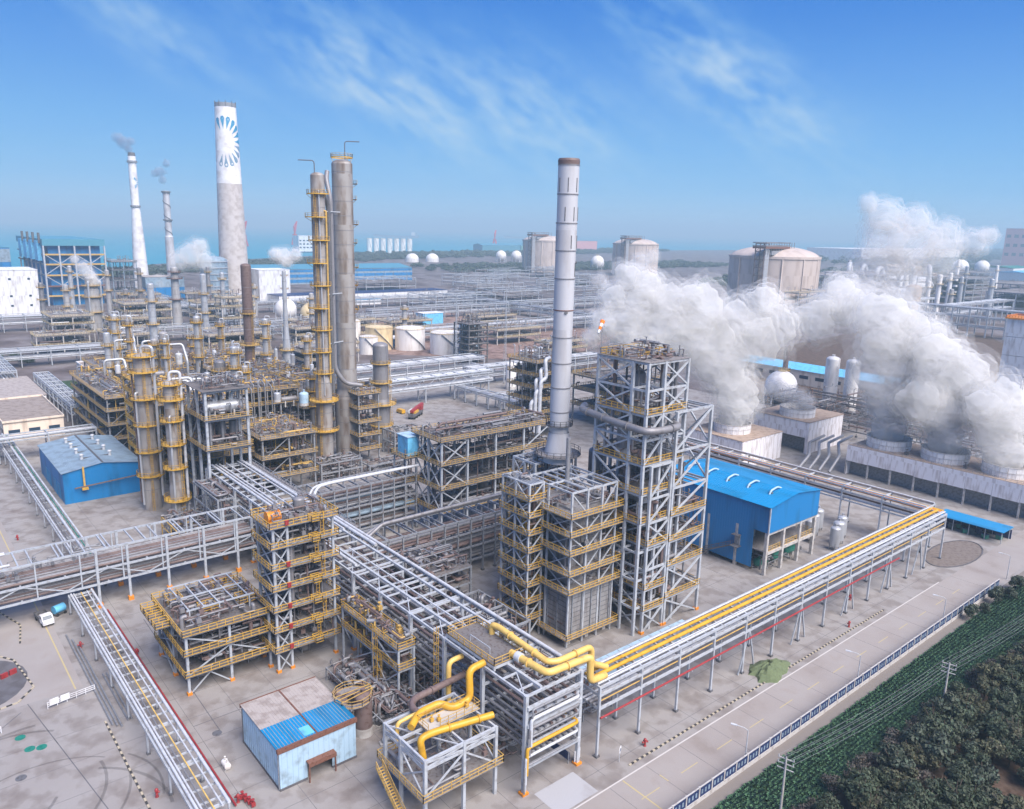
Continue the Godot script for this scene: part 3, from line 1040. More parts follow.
# ---------- nearest structures ----------
func near_shed() -> void:
	var t := thing("pump_shed", "pale blue metal shed with a half grey, half bright blue roof", "shed", V(37.9, 0, -109.2))
	var w := 12.2
	var d := 14.0
	var h := 6.1
	var th := 0.15
	var wm: Material = M.pale_blue_wall
	var mb := MB.new()
	mb.box(V(0, 0.35, 0), V(th, h, d))
	mb.box(V(w - th, 0.35, 0), V(w, h, d))
	mb.box(V(th, 0.35, 0), V(w - th, h, th))
	mb.box(V(th, 0.35, d - th), V(4.2, h, d))
	mb.box(V(8.2, 0.35, d - th), V(w - th, h, d))
	mb.box(V(4.2, 3.0, d - th), V(8.2, h, d))
	put(mb, "wall", wm, t)
	var rib := MB.new()
	for k in 17:
		rib.box(V(-0.05, 0.4, 0.4 + k * 0.82), V(0.0, h - 0.1, 0.5 + k * 0.82))
	for k in 15:
		var x := 0.35 + k * 0.82
		rib.box(V(x, 0.4 if x < 4 or x > 8.3 else 3.1, d), V(x + 0.1, h - 0.1, d + 0.05))
	put(rib, "wall_rib", wm, t, "stuff")
	var plinth := MB.new()
	plinth.box(V(-0.1, 0, -0.1), V(0.2, 0.35, d + 0.1)); plinth.box(V(w - 0.2, 0, -0.1), V(w + 0.1, 0.35, d + 0.1))
	plinth.box(V(0.2, 0, d - 0.2), V(4.2, 0.35, d + 0.1)); plinth.box(V(8.2, 0, d - 0.2), V(w - 0.2, 0.35, d + 0.1))
	put(plinth, "plinth", M.asphalt_dark, t)
	# roof: grey sheets at the back, blue ones in front, a raised joint between
	for s in [[0.0, w * 0.49, 0.0, d * 0.56, "grey_roof"], [w * 0.51, w, 0.0, d * 0.56, "grey_roof"], [0.0, w * 0.49, d * 0.565, d - 0.35, "blue_roof"], [w * 0.51, w, d * 0.565, d - 0.35, "blue_roof"]]:
		var rb := MB.new()
		var ya: float = h + 0.1 + 0.35 * (1.0 - absf((s[0] + s[1]) / 2 - w / 2) / w * 0)
		rb.box(V(s[0] - (0.2 if s[0] == 0.0 else 0.0), ya, s[2] - 0.1), V(s[1] + (0.2 if s[1] == w else 0.0), ya + 0.12, s[3]))
		put(rb, "roof_sheet", M[s[4]], t)
	var rr := MB.new()
	for k in 24: rr.box(V(0.1 + k * 0.5, h + 0.565, 0), V(0.16 + k * 0.5, h + 0.6, d - 0.4))
	put(rr, "roof_rib", M.grey_roof, t, "stuff")
	var patch := MB.new()
	patch.box(V(4.3, h + 0.57, d - 3.0), V(5.9, h + 0.62, d - 0.8))
	put(patch, "roof_patch", M.light_blue_panel, t)
	var trim := MB.new()
	trim.box(V(w * 0.49, h + 0.38, 0), V(w * 0.51, h + 0.66, d - 0.35))
	trim.box(V(-0.25, h, d - 0.36), V(w + 0.25, h + 0.64, d + 0.12))
	trim.box(V(-0.25, h, -0.25), V(w + 0.25, h + 0.66, -0.08))
	put(trim, "roof_trim", M.rusty, t)
	var can := MB.new()
	can.box(V(4.0, 3.0, d + 0.06), V(8.4, 3.25, d + 1.1))
	can.box(V(4.0, 2.6, d + 0.95), V(8.4, 3.0, d + 1.1))
	put(can, "door_canopy", M.rusty, t)
	for x in [4.12, 8.28]: beam("door_post", V(x, 0, d + 0.9), V(x, 3.0, d + 0.9), 0.18, 0.18, M.rusty, t)
	beam("downpipe", V(-0.12, 0.1, 0.3), V(-0.12, h, 0.3), 0.12, 0.12, M.dark_steel, t)
	beam("downpipe", V(-0.12, 0.1, d - 0.2), V(-0.12, h, d - 0.2), 0.12, 0.12, M.grey_steel, t)
	var kb := MB.new()
	kb.box(V(-1.6, 0, -0.5), V(-1.4, 0.16, d + 1.8)); kb.box(V(-1.4, 0, d + 1.6), V(12.5, 0.16, d + 1.8))
	tag(struct(kb, "shed_kerb", mat("kerb_red", c8(140, 82, 80), 0.8)), "", "")

func near_gantry() -> void:
	# small white frame with yellow pipes on top, stairs and a railed deck
	var xs := [50.0, 56.4, 62.0]
	var zs := [-86.2, -82.0, -75.9]
	var t := frame("valve_gantry", "small white steel gantry carrying fat yellow pipes, railed deck and stair", "gantry", xs, zs, [5.2, 9.8, 11.0],
		{"steel": "white_steel", "decks": [5.2], "rail": "old_yellow", "deck": "brown_grating", "over": 0.9, "pw": 0.46, "pipes": 26, "bh": 0.36, "above": -1.5,
		"braces": [["s", 0, 2, 3, "x"], ["s", 1, 2, 3, "x"], ["w", 0, 2, 3, "/"], ["w", 1, 2, 3, "x"], ["s", 0, 1, 2, "/"], ["s", 1, 1, 2, "\\"], ["e", 1, 1, 3, "x"], ["w", 1, 1, 2, "x"]]})
	for k in 2:
		beam("brace", V(6.4 * k * 0.9, 10.8, 0.3), V(6.4 * k * 0.9 + 5.6, 10.8, 10.0), 0.16, 0.16, M.white_steel, t)
	var st := MB.new()
	stair(st, V(-1.6, 5.2, 1.0), V(-1.6, 0.1, 8.4), 1.0)
	put(st, "stair", M.old_yellow, t)
	var up := MB.new()
	up.box(V(3.4, 11.3, 3.2), V(12.4, 11.42, 6.0))
	put(up, "catwalk", mat("pale_grating", c8(184, 178, 170), 0.8), t)
	var ur := MB.new()
	rail(ur, [V(3.4, 11.42, 3.2), V(12.4, 11.42, 3.2)]); rail(ur, [V(5.4, 11.42, 6.0), V(12.4, 11.42, 6.0)]); rail(ur, [V(3.4, 11.42, 3.2), V(3.4, 11.42, 6.0)]); rail(ur, [V(12.4, 11.42, 3.2), V(12.4, 11.42, 6.0)])
	put(ur, "catwalk_railing", M.old_yellow, t)
	var vb := MB.new()
	for p in [V(5.0, 11.8, 4.4), V(5.9, 11.8, 4.9), V(10.2, 11.8, 4.2), V(10.9, 11.9, 4.8)]: valve(vb, p, 0.24)
	put(vb, "valve_gear", M.yellow_paint, t, "stuff")
	var yp := thing("yellow_gas_pipe", "bright yellow pipe looping down onto the small white valve gantry", "pipe", V(54.3, 12.0, -84.0))
	bent_pipe("run", [V(-2.5, -0.3, 1.8), V(-0.2, 0.1, 0.2), V(3.5, 0.2, 0.1), V(4.6, -0.2, 1.8), V(7.8, 0.0, 1.8), V(8.2, 4.2, 0.9), V(11.0, 4.4, 0.9)], 0.55, M.yellow_pipe, yp, 1.1, 14)
	flanges([V(-2.5, -0.3, 1.8), V(-0.2, 0.1, 0.2), V(3.5, 0.2, 0.1), V(4.6, -0.2, 1.8), V(7.8, 0.0, 1.8), V(8.2, 4.2, 0.9), V(11.0, 4.4, 0.9)], 0.55, M.yellow_pipe, yp, 4.5)
	var y2 := thing("yellow_gas_pipe", "bright yellow pipe dipping through the front bay of the small valve gantry", "pipe", V(62.4, 11.6, -77.6))
	bent_pipe("run", [V(0.4, 0, 0), V(-8.6, 0, -1.9), V(-10.9, 0, -1.9), V(-10.3, -4.0, -1.7)], 0.5, M.yellow_pipe, y2, 1.0, 14)
	flanges([V(0.4, 0, 0), V(-8.6, 0, -1.9), V(-10.9, 0, -1.9), V(-10.3, -4.0, -1.7)], 0.5, M.yellow_pipe, y2, 4.5)
	var y3 := thing("yellow_gas_pipe", "short cream yellow riser turning over at the edge of the main rack", "pipe", V(63.0, 8.0, -89.0))
	bent_pipe("run", [V(0, 0, 0), V(0, 6.5, 0), V(2.6, 6.6, 0)], 0.42, M.cream_pipe, y3, 1.0, 14)
	flanges([V(0, 0, 0), V(0, 6.5, 0), V(2.6, 6.6, 0)], 0.42, M.cream_pipe, y3, 4.5)
	var y4 := thing("cream_branch_pipe", "thin cream pipe bending down beside the small valve gantry", "pipe", V(51.0, 8.2, -84.6))
	bent_pipe("run", [V(0, 0, 0), V(0, 3.2, 0), V(3.6, 3.6, 0.3)], 0.3, M.cream_pipe, y4, 0.8, 12)
	flanges([V(0, 0, 0), V(0, 3.2, 0), V(3.6, 3.6, 0.3)], 0.3, M.cream_pipe, y4, 4.5)
	var bp := thing("brown_pipe", "long brown pipe running from the main rack to the valve gantry", "pipe", V(66.0, 11.6, -88.6))
	bent_pipe("run", [V(3, 0, -0.2), V(-10.2, 0, 0.8), V(-11.6, 0.1, 2.4), V(-11.6, 0.1, 4.4)], 0.52, M.brown_pipe, bp, 1.2, 14)
	flanges([V(3, 0, -0.2), V(-10.2, 0, 0.8), V(-11.6, 0.1, 2.4), V(-11.6, 0.1, 4.4)], 0.52, M.brown_pipe, bp, 4.5)

func main_rack() -> void:
	var t := rack("main_pipe_rack", "long white steel pipe rack running back from the road gantry", false, -73.2, -204.0, 65.2, 76.0, 16.0,
		[[6.4, 9, ["grey_pipe", "dull_cladding", "brown_pipe"], 0.22], [9.6, 8, ["grey_pipe", "dull_cladding", "brown_pipe"], 0.22], [12.8, 5, ["dull_cladding", "grey_pipe", "brown_pipe"], 0.22]],
		{"steel": "white_steel", "step": 10.0, "top_sleepers": 36, "pw": 0.55, "edge_only_top": true, "bracing": "some", "foot": "orange_paint", "brace_from": 0.4, "brace_to": 6.0})
	# longitudinal white girders and pipes on the top tier
	for w in [3.0, 8.4]: beam("girder", V(w, 16.02, -0.2), V(w, 16.02, -92), 0.45, 0.4, M.white_steel, t)
	for q in [[1.6, 0.3, -52.0], [2.6, 0.24, -62.0], [3.6, 0.2, -66.0], [9.4, 0.36, -58.0], [8.5, 0.2, -70.0], [5.4, 0.18, -84.0]]:
		pipe("pipe", V(q[0], 16.2 + q[1], q[2]), V(q[0], 16.2 + q[1], -131.0), q[1], M.white_pipe, t)
	pipe("pipe", V(10.4, 16.5, -4.0), V(10.4, 16.5, -86.0), 0.3, M.white_pipe, t)
	pipe("pipe", V(4.4, 16.5, -20.0), V(4.4, 16.5, -60.0), 0.14, M.white_pipe, t)
	for k in 7:
		var z := -1.0 - k * 10.0
		beam("brace", V(0.3, 15.9, z), V(5.0, 15.9, z - 8.6), 0.16, 0.16, M.white_steel, t)
	# gantry face towards the road: extra beams with pipes
	for y in [4.6, 8.0, 11.2, 14.0]: beam("cross_beam", V(0, y, 0.35), V(10.8, y, 0.35), 0.4, 0.55, M.white_steel, t)
	for k in 7:
		var y := 5.2 + k * 1.45
		bent_pipe("pipe", [V(-0.6 + k * 0.2, y - 4.4, 0.8), V(-0.6 + k * 0.2, y, 0.8), V(9.9, y, 0.8), V(9.9, y, -2.4)], 0.16 + 0.05 * (k % 3), [M.grey_pipe, M.white_pipe, M.yellow_pipe, M.grey_pipe, M.dull_cladding, M.white_pipe, M.grey_pipe][k], t)
	var walk := MB.new()
	rail(walk, [V(11.2, 16.2, -70.0), V(11.2, 16.2, -130.0)], 1.2, 0.11, 2.4)
	put(walk, "railing", M.grey_steel, t)
	var gp := MB.new()
	gp.box(V(10.9, 15.9, -130), V(12.1, 16.0, -70)); put(gp, "walkway", M.brown_grating, t)
	# railed deck on top, near the road end
	var pf := frame("rack_platform", "railed grey platform on top of the main rack behind the yellow pipes", "platform", [65.6, 71.4], [-93.0, -81.0], [16.6], {"foot": 15.9, "rail": "old_yellow", "over": 0.1, "deck": "dark_grating", "steel": "white_steel", "pw": 0.3, "rail_t": 0.1})
	beam("guard_frame", V(1.5, 17.8, 4), V(1.5, 17.8, 9), 0.1, 0.1, M.white_steel, pf)
	beam("guard_frame", V(1.5, 16.7, 9), V(1.5, 17.8, 9), 0.1, 0.1, M.white_steel, pf)
	beam("guard_frame", V(1.5, 16.7, 4), V(1.5, 17.8, 4), 0.1, 0.1, M.white_steel, pf)
	# platform hung on the yard side
	frame("side_platform", "yellow railed walkway full of valves hung on the main rack", "platform", [61.6, 64.6], [-121.0, -110.0, -101.5], [7.4, 11.2], {"rail": "yellow_paint", "deck": "brown_grating", "steel": "pale_steel", "over": 0.3, "pipes": 70, "above": 1.6, "pw": 0.32, "pipe_mats": ["grey_pipe", "brown_pipe", "old_yellow"], "braces": [["w", 0, 0, 1, "/"], ["w", 1, 0, 2, "x"]]})
	var lt := thing("ladder_tower", "yellow caged ladder dropping from the rack's yard side walkway", "ladder", V(61.2, 0, -108.0))
	var lb := MB.new()
	ladder(lb, V(0, 0, 0), V(0, 12.4, 0), V(-1, 0, 0)); ladder(lb, V(0, 0, 1.4), V(0, 8.4, 1.4), V(-1, 0, 0))
	put(lb, "ladder", M.yellow_paint, lt)
	var l2 := thing("ladder_tower", "yellow caged ladder beside the cream riser on the main rack", "ladder", V(64.6, 6, -94.4))
	var lb2 := MB.new()
	ladder(lb2, V(0, 0, 0), V(0, 11.6, 0), V(-1, 0, 0))
	put(lb2, "ladder", M.yellow_paint, l2)
	# pale yellow overhead pair turning into the road rack
	var y1 := thing("cream_gas_pipe", "pale yellow pipe from the rack-top platform turning over the road gantry, upper of two", "pipe", V(71.4, 16.0, -88.5))
	bent_pipe("run", [V(-0.2, 0.4, -0.2), V(-0.2, 2.3, -0.2), V(0.1, 2.3, 1.2), V(0.2, 1.6, 12.5), V(1.6, 1.6, 13.4), V(8.6, 1.6, 13.4), V(8.7, -1.4, 13.4), V(12, -3.0, 13.6)], 0.5, M.cream_pipe, y1, 1.1, 14)
	flanges([V(-0.2, 0.4, -0.2), V(-0.2, 2.3, -0.2), V(0.1, 2.3, 1.2), V(0.2, 1.6, 12.5), V(1.6, 1.6, 13.4), V(8.6, 1.6, 13.4), V(8.7, -1.4, 13.4), V(12, -3.0, 13.6)], 0.5, M.cream_pipe, y1, 4.5)
	var y2 := thing("cream_gas_pipe", "pale yellow pipe crossing the front of the road gantry, lower of two", "pipe", V(69.5, 16.0, -81.5))
	bent_pipe("run", [V(-0.3, 1.4, 0), V(0.3, 1.4, 7.6), V(7.7, 1.4, 8.1), V(8.3, 1.4, 8.4), V(8.4, -2.6, 8.4), V(12, -3.0, 8.2)], 0.55, M.cream_pipe, y2, 1.1, 14)
	flanges([V(-0.3, 1.4, 0), V(0.3, 1.4, 7.6), V(7.7, 1.4, 8.1), V(8.3, 1.4, 8.4), V(8.4, -2.6, 8.4), V(12, -3.0, 8.2)], 0.55, M.cream_pipe, y2, 4.5)
	var fl := MB.new()
	fl.cyl(V(-0.2, 1.4, 1.2), V(-0.1, 1.4, 2.2), 0.75, 14)
	put(fl, "flange", M.white_pipe, y2)

func road_rack() -> void:
	var t := rack("road_pipe_rack", "slim white rack with two yellow pipes along the outer road", true, 79.5, 205.0, -77.4, -72.4, 12.2,
		[[8.6, 5, ["grey_pipe", "white_pipe", "dull_cladding"]], [10.9, 0, []]],
		{"steel": "white_steel", "step": 9.6, "pw": 0.36, "top_sleepers": 26})
	for q in [[1.4, 0.27, "yellow_pipe"], [2.9, 0.33, "yellow_pipe"]]: pipe("pipe", V(0.4, 12.24 + q[1], q[0]), V(125, 12.24 + q[1], q[0]), q[1], M[q[2]], t)
	for q in [[0.5, 0.16], [4.4, 0.2], [3.9, 0.12]]: pipe("pipe", V(0, 12.4, q[0]), V(126, 12.4, q[0]), q[1], M.white_pipe, t)
	pipe("pipe", V(0, 9.5, 4.8), V(126, 9.5, 4.8), 0.1, M.old_yellow, t)
	pipe("pipe", V(0, 7.0, 5.4), V(100, 7.0, 5.4), 0.17, M.red_paint, t)
	pipe("pipe", V(0, 6.6, 0.2), V(100, 6.6, 0.2), 0.3, M.white_pipe, t)
	for k in 14:
		beam("bracket", V(k * 7.1 + 1, 6.8, 4.9), V(k * 7.1 + 1, 6.8, 5.7), 0.12, 0.14, M.white_steel, t)
	# splayed legs near the far end
	for x in [40.0, 58.0, 78.0, 96.0, 112.0]:
		beam("brace", V(x - 2.6, 0, 5.0), V(x, 8.4, 5.0), 0.24, 0.24, M.pale_steel, t)
		beam("brace", V(x + 2.6, 0, 5.0), V(x, 8.4, 5.0), 0.24, 0.24, M.pale_steel, t)
		beam("post", V(x, 0, -3.0), V(x, 8.4, -3.0), 0.34, 0.34, M.pale_steel, t)
	var n := rack("back_pipe_rack", "white rack with an orange yellow pipe turning back past the blue roofed hall", false, -77.4, -190.0, 205.0, 210.4, 12.2,
		[[8.4, 4, ["brown_pipe", "grey_pipe", "white_pipe"]], [10.9, 1, ["white_pipe"]]], {"steel": "white_steel", "step": 11.0, "pw": 0.36, "top_sleepers": 10})
	pipe("pipe", V(1.6, 11.5, 3.0), V(1.6, 11.5, -112), 0.55, M.orange_paint, n)
	pipe("pipe", V(3.4, 11.4, 3.0), V(3.4, 11.4, -112), 0.42, M.yellow_pipe, n)
	pipe("pipe", V(0.3, 12.5, 0.0), V(0.3, 12.5, -112), 0.22, M.white_pipe, n)
	pipe("pipe", V(5.0, 12.5, 0.0), V(5.0, 12.5, -112), 0.22, M.white_pipe, n)

func left_unit() -> void:
	# low deck structure and the stair tower beside it
	var t := frame("deck_structure", "low steel process deck with yellow railings and cluttered top, beside the service pipe trestle", "process structure", [35.4, 42.8, 50.0], [-143.5, -135.0, -127.3], [3.6, 7.6, 11.2],
		{"steel": "pale_steel", "pipes": 260, "above": 1.6, "shoes": true, "deck": "dark_grating", "over": 0.8, "pipe_mats": ["grey_pipe", "dull_cladding", "brown_pipe"],
		"braces": [["s", 0, 0, 1, "v"], ["s", 0, 1, 2, "/"], ["s", 0, 2, 3, "\\"], ["w", 0, 0, 3, "x"], ["s", 1, 1, 2, "\\"]]})
	for k in 5: beam("guard_beam", V(2.0 + k * 2.6, 13.6, 1.5), V(2.0 + k * 2.6, 13.6, 12.5), 0.22, 0.22, M.pale_steel, t)
	for z in [1.5, 7.0, 12.5]:
		beam("guard_beam", V(1.5, 13.7, z), V(13.5, 13.7, z), 0.24, 0.24, M.pale_steel, t)
		for x in [2.0, 7.2, 12.6]: beam("post", V(x, 11.3, z), V(x, 13.7, z), 0.2, 0.2, M.pale_steel, t)
	for q in [[0.6, 3.0, 2.6, 3.2], [9.0, 13.5, 2.4, 3.4], [4.2, 7.2, 9.5, 3.0], [10.8, 13.8, 9.8, 2.6]]:
		var rb := MB.new()
		rail_box(rb, q[0], q[1], q[2], q[2] + q[3], 12.2, "nsew", 0.09)
		put(rb, "railing", M.yellow_paint, t)
	var cp := MB.new()
	for z in [2.0, 5.0, 9.0]: rail_box(cp, -3.4, -1.0, z, z + 2.0, 11.2, "nsew", 0.1)
	put(cp, "outrigger_railing", M.yellow_paint, t)
	var cf := MB.new()
	cf.box(V(-3.4, 11.0, 2.0), V(-0.8, 11.2, 11.0))
	put(cf, "outrigger_platform", M.dark_grating, t)
	var tw := frame("stair_tower", "tall seven storey steel tower with yellow railed landings, at the end of the low deck", "process structure", [50.4, 53.0, 61.8], [-131.5, -124.6], [4.2, 8.2, 12.2, 16.2, 20.2, 24.2, 28.0],
		{"steel": "pale_steel", "shoes": true, "over": 0.9, "pipes": 190, "deck": "brown_grating", "above": 1.4, "braces": [["s", 0, 0, 7, "x"], ["w", 0, 3, 7, "x"], ["e", 0, 0, 6, "/"]], "pipe_mats": ["grey_pipe", "dull_cladding", "brown_pipe"]})
	for k in 7:
		var y: float = [4.2, 8.2, 12.2, 16.2, 20.2, 24.2, 28.0][k]
		var bx := MB.new()
		rail_box(bx, 6.6, 8.2, 7.0, 8.6, y + 0.1, "nsew", 0.1)
		put(bx, "landing", M.yellow_paint, tw)
		if k < 6:
			var lb := MB.new()
			ladder(lb, V(8.0 + (k % 2) * 1.2, y, 7.2), V(8.0 + (k % 2) * 1.2, y + 5.2, 7.2), V(0, 0, 1))
			put(lb, "ladder", M.yellow_paint, tw)
			beam("cable_tray", V(3.0, y + 0.5, 7.9), V(10.6, y + 0.5, 7.9), 0.1, 0.16, M.grey_steel, tw)
		var vs := vessel("tower_vessel", "grey upright exchanger standing on a landing inside the stair tower", "vessel", V(57.4, y + 0.15 if k else 0.0, -129.0), 1.05, 3.0, M.dull_cladding, "exchangers inside the stair tower")
		vs.rotation.y = 0.1 * k
		if k in [0, 1, 2, 3, 4, 6]:
			var hb := thing("hose_box", "small red hose box hung on the stair tower's front", "hose box", V(52.6, y + 0.3, -123.6), 0.0, "red hose boxes on the stair tower")
			var hm := MB.new()
			hm.box(V(-0.32, 0.1, -0.2), V(0.32, 0.9, 0.2)); hm.box(V(-0.38, 0.9, -0.26), V(0.38, 0.96, 0.26))
			put(hm, "cabinet", M.red_paint, hb)
			var hd := MB.new()
			hd.box(V(-0.26, 0.18, 0.2), V(0.26, 0.82, 0.24)); put(hd, "door", M.red_paint, hb)
	for k in 3:
		vessel("deck_vessel", "squat grey vessel under the low process deck beside the pipe trestle", "vessel", V(39.0 + k * 4.6, 0, -132.0), 1.2, 3.2, M.dull_cladding, "vessels under the low deck")
	# bracketed top platform with orange hoist
	var hoist := thing("orange_hoist", "orange drum hoist on the stair tower's top landing", "hoist", V(51.6, 28.2, -127.0))
	var hm2 := MB.new()
	hm2.cyl(V(-1.2, 1.0, 0), V(1.0, 1.0, 0), 0.9, 14); hm2.box(V(-1.0, 0, -0.7), V(0.8, 0.3, 0.7)); hm2.cyl(V(-1.3, 1.0, 0), V(-1.15, 1.0, 0), 1.1, 14); hm2.cyl(V(0.95, 1.0, 0), V(1.1, 1.0, 0), 1.1, 14)
	put(hm2, "drum", M.orange_paint, hoist)

func left_rack() -> void:
	var t := rack("cross_pipe_rack", "wide grey pipe bridge crossing the service road to the main rack", true, -30.0, 64.6, -179.4, -170.8, 13.0,
		[[5.4, 10, ["brown_pipe", "grey_pipe", "dull_cladding"], 0.6], [8.6, 10, ["brown_pipe", "dull_cladding", "grey_pipe"], 0.6]], {"steel": "pale_steel", "step": 8.0, "pw": 0.42, "top_sleepers": 20, "posts": false, "bracing": "truss", "brace_from": 5.4, "brace_to": 8.4})
	for x in [-28.0, -8.0, 31.0, 37.0, 45.0, 53.0, 60.5]:
		for z in [0.0, 8.6]:
			beam("post", V(x + 30.0, 0, z), V(x + 30.0, 13.0, z), 0.5, 0.5, M.pale_steel, t)
			beam("post_foot", V(x + 30.0, 0, z), V(x + 30.0, 0.9, z), 1.0, 1.0, M.orange_paint, t)
	for k in 12:
		beam("hanger", V(k * 8.0 + 2, 5.2, 8.6), V(k * 8.0 + 2, 12.9, 8.6), 0.26, 0.26, M.pale_steel, t)
		beam("hanger", V(k * 8.0 + 2, 5.2, 0.0), V(k * 8.0 + 2, 12.9, 0.0), 0.26, 0.26, M.pale_steel, t)
	for q in [[0.7, 0.24], [1.5, 0.2], [7.9, 0.26]]: pipe("pipe", V(-0.5, 13.3, q[0]), V(46, 13.3, q[0]), q[1], M.white_pipe, t)
	var mb := MB.new()
	for k in 70:
		var p := V(rf(2, 60), rf(9.0, 11.0), rf(0.8, 7.8))
		if k % 2: valve(mb, p, rf(0.2, 0.4))
		else: mb.tube(bend([p, p + V(0, rf(0.8, 2.2), 0), p + V(rf(1, 5), rf(0.8, 2.0), 0)], 0.3, 3), rf(0.08, 0.18), 6)
	put(mb, "pipework", M.grey_pipe, t, "stuff")
	# low trestle of white pipes towards the camera, and its continuation behind
	var tr := rack("pipe_trestle", "low trestle of white pipes running past the blue and grey shed", false, -93.0, -171.0, 25.4, 29.8, 4.4, [[4.2, 0, []]], {"steel": "white_steel", "step": 11.0, "pw": 0.26, "sleepers": 26})
	for q in [[0.35, 0.2, "white_pipe"], [0.85, 0.14, "white_pipe"], [2.2, 0.1, "cream_pipe"], [3.3, 0.12, "white_pipe"], [4.15, 0.22, "white_pipe"], [1.5, 0.08, "grey_pipe"]]:
		pipe("pipe", V(q[0], 4.4 + q[1], 1.0), V(q[0], 4.4 + q[1], -77.5), q[1], M[q[2]], tr)
	var t2 := rack("pipe_trestle", "low trestle of white and green pipes beside the blue warehouse", false, -181.0, -318.0, 30.0, 34.2, 5.0, [[4.8, 0, []]], {"steel": "white_steel", "step": 11.5, "pw": 0.26, "sleepers": 22})
	for q in [[0.3, 0.18, "white_pipe"], [0.9, 0.12, "dark_steel"], [1.5, 0.1, "grey_pipe"], [2.4, 0.3, "white_pipe"], [3.3, 0.13, "green_paint"], [3.9, 0.2, "white_pipe"]]:
		pipe("pipe", V(q[0], 5.0 + q[1], 1.5), V(q[0], 5.0 + q[1], -137.0), q[1], M[q[2]], t2)

